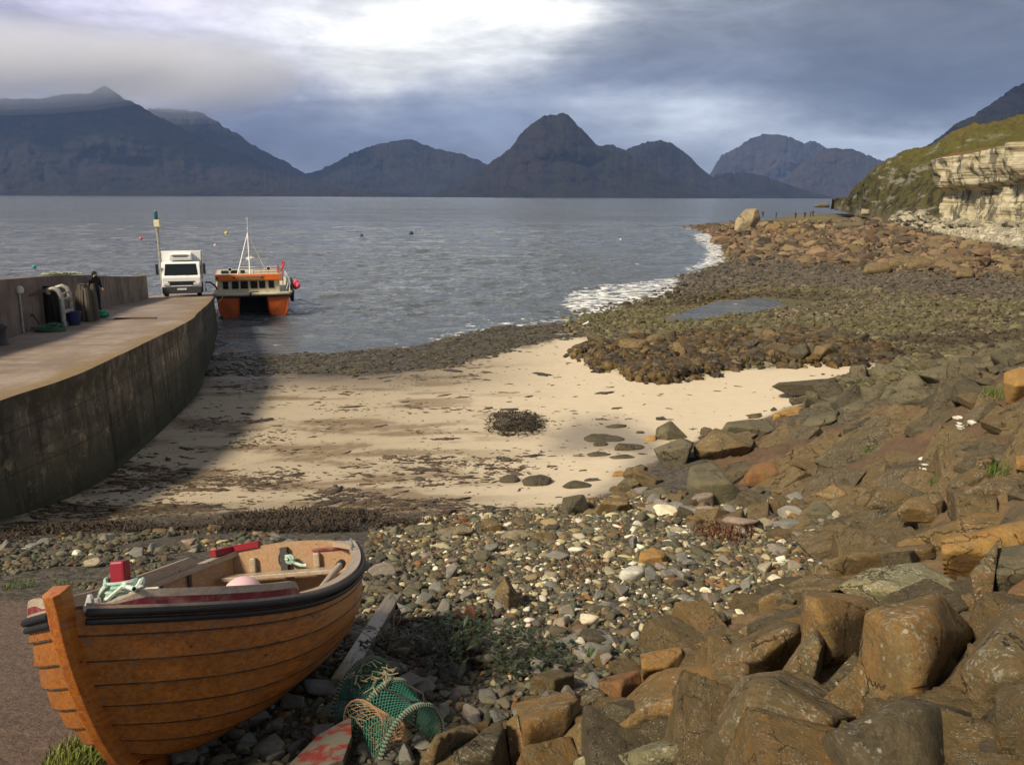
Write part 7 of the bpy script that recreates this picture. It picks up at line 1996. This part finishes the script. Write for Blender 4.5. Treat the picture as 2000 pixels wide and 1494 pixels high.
    pm = MB(); p0, p1 = boat_at(192, 1167, b.z + .085), boat_at(292, 1157, b.z + .085); p0.x = p1.x = u; pm.tube([p0, p1], .012, 8); pm.build('cross_pin', paint('grey_pipe', (.55, .55, .52), .5), root)
    # foredeck fittings
    fd = MB(); rows = [[Vector(((s - .5) * BP[6], side * hb(s) * .96, sheer(s) - .005)) for side in np.linspace(-1, 1, 7)] for s in np.linspace(.84, .985, 10)]; fd.grid(rows); fd.build('foredeck', mar, root)
    bc = MB(); q = boat_at(172, 1183, sheer(.93)); bc.add([(q.x, q.y - .03, q.z - .02), (q.x + .01, q.y + .03, q.z - .02), (q.x + .01, q.y + .02, q.z + .05), (q.x, q.y, q.z + .06), (q.x - .03, q.y - .03, q.z - .02), (q.x - .02, q.y + .03, q.z - .02), (q.x - .02, q.y + .02, q.z + .05), (q.x - .03, q.y, q.z + .06)], [(0, 1, 2, 3), (7, 6, 5, 4), (0, 4, 5, 1), (1, 5, 6, 2), (2, 6, 7, 3), (3, 7, 4, 0)])
    q = boat_at(190, 1186, sheer(.91)); bc.tube([q, q + Vector((0, 0, .05))], .02, 8); bc.build('fairlead', paint('pale_alloy', (.68, .68, .68), .35, .5, bump=0), root, bevel=.004)
    # rope wound on the post
    r = random.Random(8); rm = MB()
    for i in range(13):
        z = b.z - .01 + .0125 * i; R_ = .068 + .045 * (1 - i / 13) + r.uniform(-.006, .01); tl = r.uniform(-.10, .10); ph = r.uniform(0, 6.3)
        rm.tube([(u + R_ * cos(a), b.y + R_ * sin(a), z + tl * .5 * sin(a + ph)) for a in np.linspace(0, 2 * pi, 21)[:-1]], .0125, 6, closed=True)
    for i in range(5):
        a0 = r.uniform(0, 6.3); rm.tube([(u + .11 * cos(a0 + t), b.y + .11 * sin(a0 + t), b.z - .05 + .19 * t / 2.4) for t in np.linspace(0, 2.4, 12)], .012, 6)
    for i in range(9):
        a0 = r.uniform(0, 6.3); q = .13 + r.uniform(0, .05); rm.tube([(u + q * cos(a0 + t), b.y + q * sin(a0 + t) * 1.1, b.z - .06 + .03 * r.random() + .02 * sin(3 * t)) for t in np.linspace(0, r.uniform(1.2, 3), 10)], .0125, 6)
    lo = [boat_at(262, 1150, b.z + .16), boat_at(275, 1146, b.z + .14), boat_at(270, 1160, b.z + .06)]; rm.tube([Vector((u, b.y, b.z + .12)), lo[0], lo[1], lo[2]], .012, 6)
    def frope(t, bb):
        n = t.noise(t.obj(), 60, 3, .6); n2 = t.noise(t.obj(), 7, 4, .6)
        t.put(bb.inputs['Base Color'], t.mix(t.step(n2, .42, .62), (.60, .68, .60), (.28, .44, .37))); bb.inputs['Roughness'].default_value = .9; t.put(bb.inputs['Normal'], t.bump(n, .8, .006))
    mr = mat('mint_rope', frope)
    o = rm.build('rope', mr, smooth=True, xf=BM); tag(o, 'pale mint rope wound round the red post of the rowing boat', 'rope')
    rm = MB()
    for i in range(7):
        q = boat_at(318 + i * 6, 1184, sheer(.8) + .02); rm.tube([(q.x + .05 * cos(a + i), q.y + .03 * sin(a + i), q.z + .015 * sin(2 * a + i)) for a in np.linspace(0, 4.4, 10)], .009, 5)
    tag(rm.build('rope', mr, smooth=True, xf=BM), 'short heap of mint rope against the port washstrake', 'rope')
    rm = MB(); q = boat_at(566, 1094, sheer(0) - .19); rm.tube([(u0 + .08, -.02, sheer(0) - .08), (u0 + .10, .03, sheer(0) - .12), (u0 + .12, .10, sheer(0) - .145), (u0 + .18, .17, sheer(0) - .14)], .014, 6)
    for i in range(4): rm.tube([(u0 + .10 + .012 * cos(a), .0 + .035 * cos(a + i), sheer(0) - .09 + .035 * sin(a)) for a in np.linspace(0, 6, 10)], .010, 5)
    tag(rm.build('rope', mr, smooth=True, xf=BM), 'mint rope end knotted to the ring inside the boat stern', 'rope')
    # loose gear in the boat
    m = MB(); c = boat_at(497, 1164, sheer(.42) - .07); m.sphere((c.x, c.y - .08, c.z), .145, 22, 16); tag(m.build('float', paint('faded_pink', (.72, .47, .50), .5, dirt=.08, bump=0), smooth=True, xf=BM), 'faded pink round float lying in the rowing boat', 'float')
    a, b2 = boat_at(632, 1144, sheer(.2) - .10), boat_at(664, 1104, sheer(.1) - .06); rt = empty('oar'); rt.matrix_world = BM; tag(rt, 'grey wooden oar with a black grip, resting on the port quarter of the boat', 'oar')
    d = (b2 - a).normalized(); m = MB(); m.tube([a - d * .22, a, b2], [.024, .026, .028], 10); m.build('shaft', grey, rt, smooth=True); m = MB(); m.tube([b2 - d * .01, b2 + d * .06], [.036, .034], 10); m.build('grip', rub, rt, smooth=True)
    a, b2 = boat_at(420, 1170, .42), boat_at(436, 1132, .55); rt = empty('oar'); rt.matrix_world = BM; tag(rt, 'pale oar with its blade up, lying amidships in the boat', 'oar')
    d = (b2 - a).normalized(); m = MB(); m.tube([a - d * .1, b2], .024, 8); m.build('shaft', grey, rt, smooth=True); m = MB(); m.beam(b2, b2 + d * .22 + Vector((0, .03, .01)), .11, .018); m.build('blade', grey, rt, bevel=.008)


# ------------------------------------------------------------------ lobster pot and beach litter
def build_creel():
    g = onground(752, 1440); root = empty('lobster_pot', (g[0], g[1], g[2] + .02), (radians(-9), radians(3), radians(-52)))
    tag(root, 'green netted lobster pot with arched hoops lying on the shingle beside the boat', 'lobster pot')
    gn = paint('green_twine', (.022, .13, .088), .8, dirt=.35, scale=12, dirtcol=(.015, .09, .065), bump=.3); wood = paint('wet_slat', (.07, .055, .04), .85, dirt=.3); br = paint('brown_twine', (.30, .185, .10), .85, dirt=.25, scale=20, bump=.3); wr = paint('chafing_rope', (.15, .22, .17), .9, dirt=.5, scale=30, dirtcol=(.22, .17, .10), bump=.6); bk = paint('black_tie', (.015, .015, .015), .7)
    L, R_, Hh = .60, .215, .36
    def arc(x, t, e=0): a = pi * t; return Vector((x, (R_ + e) * cos(a), (Hh + e) * sin(a) ** .85))
    for x in (-L / 2, 0, L / 2):
        h = MB(); h.tube([arc(x, t) for t in np.linspace(0, 1, 21)], .011, 8); h.build('hoop', wood, root, smooth=True)
        w = MB()
        for i, t in enumerate(np.linspace(.01, .99, 46)):
            p = arc(x, t); q = arc(x, min(1, t + .02)) - p; q.normalize(); n = Vector((1, 0, 0)); c_ = q.cross(n)
            w.tube([p + (n * cos(a) + c_ * sin(a)) * .016 + q * .006 * (a / 3 - 1) for a in np.linspace(0, 5.6, 7)], .0058, 5)
        w.build('wrapping', wr, root, smooth=True)
    b = MB()
    for y in (-R_, -.07, .07, R_): b.box((0, y, -.005), (L, .035, .02))
    for x in (-L / 2, 0, L / 2): b.box((x, 0, -.018), (.035, 2 * R_ + .03, .02))
    b.build('base', wood, root)
    r = random.Random(2)
    # net body: diamond meshes along the arch
    nx, nt_ = 42, 48; nb = MB()
    def npnt(i, j):
        x = -L / 2 + L * i / nx; t = j / nt_; sag = -.022 * math.sin(pi * 2 * abs(x) / L) * math.sin(pi * t); p = arc(x, t, sag); return p
    for i in range(nx):
        for j in range(nt_):
            if (i + j) % 2 == 0:
                if r.random() < .015: continue
                nb.tube([npnt(i, j), npnt(i + 1, j + 1)], .0027, 3, False)
                nb.tube([npnt(i + 1, j + 1 - 1 + 0), npnt(i, j + 1)], .0027, 3, False) if False else None
            else: nb.tube([npnt(i, j + 1), npnt(i + 1, j)], .0027, 3, False)
    nb.build('netting', gn, root)
    # far end net
    eb = MB()
    for k in range(1, 14):
        y = -R_ + 2 * R_ * k / 14; z = Hh * max(0, 1 - (y / R_) ** 2) ** .43; eb.tube([(-L / 2, y, 0), (-L / 2, y * .9, z * .5), (-L / 2, y, z)], .0026, 3)
    for k in range(1, 12):
        z = Hh * k / 12; y = R_ * math.sqrt(max(0, 1 - (z / Hh) ** 2.3)); eb.tube([(-L / 2, -y, z), (-L / 2, y, z)], .0026, 3)
    eb.build('end_netting', gn, root)
    # funnel mouth in the side net
    fb = MB(); m_, n_ = 10, 18
    def fp(i, j): f = i / m_; a = 2 * pi * j / n_; rr = .15 * (1 - f) + .055 * f; return Vector((.06 + .20 * f + rr * cos(a) * (1 - .5 * f), -R_ * .95 + .12 * f + rr * .35 * cos(a), .15 + .05 * f + rr * sin(a)))
    for i in range(m_):
        for j in range(n_): fb.tube([fp(i, j), fp(i + 1, (j + (1 if (i % 2 == 0) else 0)))], .0028, 3, False); fb.tube([fp(i, j + (1 if i % 2 else 0)), fp(i + 1, j)], .0028, 3, False) if False else fb.tube([fp(i, j + 1), fp(i + 1, j)], .0028, 3, False)
    fb.tube([fp(m_, j) for j in range(n_)], .008, 6, closed=True); fb.tube([fp(0, j) for j in range(n_)], .006, 5, closed=True); fb.build('funnel', br, root)
    tb = MB(); tb.tube([arc(.05, .62, .02), arc(.15, .60, .03), arc(.27, .56, .025), arc(.30, .45, .02), arc(.2, .38, .03), arc(.06, .45, .02)], .007, 6); tb.build('tie_cord', bk, root)
    wd = MB()
    for i in range(30):
        p = arc(r.uniform(-.2, .05), r.uniform(.45, .72), .015); a = r.uniform(0, 6.3); wd.tube([p, p + Vector((.05 * cos(a), .05 * sin(a), r.uniform(-.02, .03))), p + Vector((.09 * cos(a + .5), .09 * sin(a + .5), r.uniform(-.03, .02)))], .004, 4)
    o = wd.build('weed_sprig', paint('dry_weed', (.30, .24, .15), .9), smooth=True, xf=Matrix.LocRotScale(root.location, root.rotation_euler.to_quaternion(), None)); tag(o, 'dry pale sprig of weed caught on top of the lobster pot', 'seaweed')


def build_litter():
    oldw = mat_varnish('driftwood', (.20, .165, .115), (.145, .12, .085), .4, (.09, .075, .055)); rust = paint('rust', (.13, .045, .025), .85, dirt=.4, scale=16, dirtcol=(.05, .022, .015), bump=.5)
    a = Vector(onground(768, 1182)); b = Vector(onground(668, 1350)); m = MB(); L = (a - b).length
    M = Matrix.Translation((a + b) / 2 + Vector((0, 0, .075))) @ (a - b).to_track_quat('X', 'Z').to_matrix().to_4x4()
    m.box((0, 0, 0), (L + .1, .15, .075)); o = m.build('plank', oldw, bevel=.008); o.matrix_world = M; tag(o, 'thick grey weathered timber lying on the shingle by the boat stern', 'timber')
    a = Vector(onground(778, 1226)) + Vector((0, 0, .07)); b = Vector(onground(945, 1214)) + Vector((0, 0, .08)); rt = empty('axle', a); tag(rt, 'rusty iron axle with two flanged wheels lying in the shingle', 'axle'); d = (b - a)
    m = MB(); m.tube([(0, 0, 0), tuple(d)], .022, 10); m.tube([tuple(d * -.03), tuple(d * .05)], .045, 10); m.build('shaft', rust, rt, smooth=True)
    q = d.to_track_quat('Z', 'Y').to_matrix().to_4x4()
    for f, R_ in ((.68, .075), (.84, .095)):
        m = MB(); m.lathe([(.03, -.05), (R_ * .75, -.04), (R_ * .8, .0), (R_, .01), (R_, .025), (.03, .035)], Matrix.Translation(d * f) @ q, 20); m.build('wheel', rust, rt, smooth=True)
    a = Vector(onground(783, 1232)); m = MB(); m.tube([a + Vector((0, 0, .05)), a + Vector((.02, -.25, -.03))], .02, 8); tag(m.build('iron_bar', paint('black_iron', (.02, .018, .016), .8)), 'short black iron bar under the end of the rusty axle', 'iron bar')
    def fb(t, bb):
        p = t.obj(); n = t.noise(t.vmul(p, (2, 5, 5)), 2.6, 5, .6); n2 = t.noise(p, 5.0, 5, .6)
        c = t.mix(t.step(n, .46, .54), (.095, .09, .075), (.13, .02, .016)); c = t.mix(t.math('MULTIPLY', t.step(n2, .56, .66), .8), c, (.12, .11, .09)); t.put(bb.inputs['Base Color'], c); bb.inputs['Roughness'].default_value = .75; t.put(bb.inputs['Normal'], t.bump(n2, .4, .01))
    c0 = [Vector(onground(x, min(y, 1500))) for x, y in ((572, 1500), (604, 1456), (660, 1434), (668, 1500))]
    g = c0[0]; p = [(-.10, -.14), (.02, .06), (.20, .16), (.235, -.02), (.22, -.2), (.0, -.26)]; h = Vector(onground(612, 1478))
    m = MB(); V = [(x, y, .10 + .25 * x + .1 * y) for x, y in p] + [(x, y, .045 + .25 * x + .1 * y) for x, y in p]; n = len(p); m.add(V, [tuple(range(n)), tuple(range(2 * n - 1, n - 1, -1))] + [(i, i + n, (i + 1) % n + n, (i + 1) % n) for i in range(n)])
    o = m.build('painted_board', mat('peeling_board', fb), bevel=.006, xf=Matrix.Translation(h)); tag(o, 'broken board with peeling red paint beside the lobster pot', 'board')

# ------------------------------------------------------------------ assemble
build_mountains(); build_headland()
build_terrain(); build_sea(); build_pool()
build_pier(); build_truck(); build_catamaran(); build_people(); build_pier_things()
build_boulders(); build_tidal_rocks(); build_fill()
build_rowing_boat(); build_creel(); build_litter()
build_shingle(); build_far_stones(); build_weed(); build_plants()
build_haze(); build_mist()


def single_out():
    """tell look-alike stones apart: by the landmark they lie next to and by size"""
    marks = [o for o in S.objects if o.parent is None and o.get('label') and (o in BOULDERS or o.name.split('.')[0] in ('rowing_boat', 'lobster_pot', 'plank', 'axle', 'bramble', 'painted_board'))]
    def short(l):
        for c in (',', ' with ', ' beside ', ' behind ', ' in front ', ' lying ', ' hauled ', ' next to ', ' between ', ' sprawling ', ' standing ', ' at the ', ' speckled ', ' under ', ' against ', ' leaning ', ' above ', ' near ', ' on the '):
            k = l.find(c)
            if k > 0 and len(l[:k].split()) >= 3: l = l[:k]
        return ' '.join(l.split()[:8])
    sh = {}
    for m in marks: sh.setdefault(short(m['label']), []).append(m)
    keep = [(k, v[0]) for k, v in sh.items() if len(v) == 1]
    bpy.context.view_layer.update()
    mp = np.array([proj(np.array(m.matrix_world.translation if m.type == 'EMPTY' else m.location)) for k, m in keep])
    by = {}
    for o in S.objects:
        if o.parent is None and o.get('group') and o.name.split('.')[0] in ('cobblestone', 'tidal_rock', 'boulder') and o not in BOULDERS: by.setdefault(o['label'], []).append(o)
    pile = {}
    for l, v in by.items():
        if len(v) < 2: continue
        noun = l if not l.startswith('small dark stone lying') else 'dark stone on pale sand'
        for c in (' on the ', ' of the ', ' lying ', ' filling ', ' at the ', ' set in '):
            k = noun.find(c)
            if k > 0: noun = noun[:k]
        for o in v:
            x, y = proj(np.array(o.location)); k = int(np.argmin(np.hypot(mp[:, 0] - x, (mp[:, 1] - y) * 1.6)))
            pile.setdefault((noun, keep[k][0]), []).append(o)
    O_ = ['largest', 'second largest', 'third largest', 'fourth largest', 'fifth largest', 'sixth largest', 'seventh largest', 'eighth largest', 'ninth largest', 'tenth largest', 'eleventh largest', 'twelfth largest'] + [w + ' largest' for w in 'thirteenth fourteenth fifteenth sixteenth seventeenth eighteenth nineteenth twentieth'.split()]
    for (noun, mk), v in pile.items():
        v.sort(key=lambda o: -o.dimensions.x * o.dimensions.y * o.dimensions.z)
        for i, o in enumerate(v):
            noun = noun[6:] if noun.startswith('small ') else noun; o['group'] = noun + 's by the ' + mk; pre = '' if len(v) == 1 else ((O_[i] if i < len(v) - 1 or i == 0 else 'smallest') if i < 20 else 'small')
            o['label'] = ' '.join((pre + ' ' + noun + ' by the ' + mk).split()[:16])


single_out()
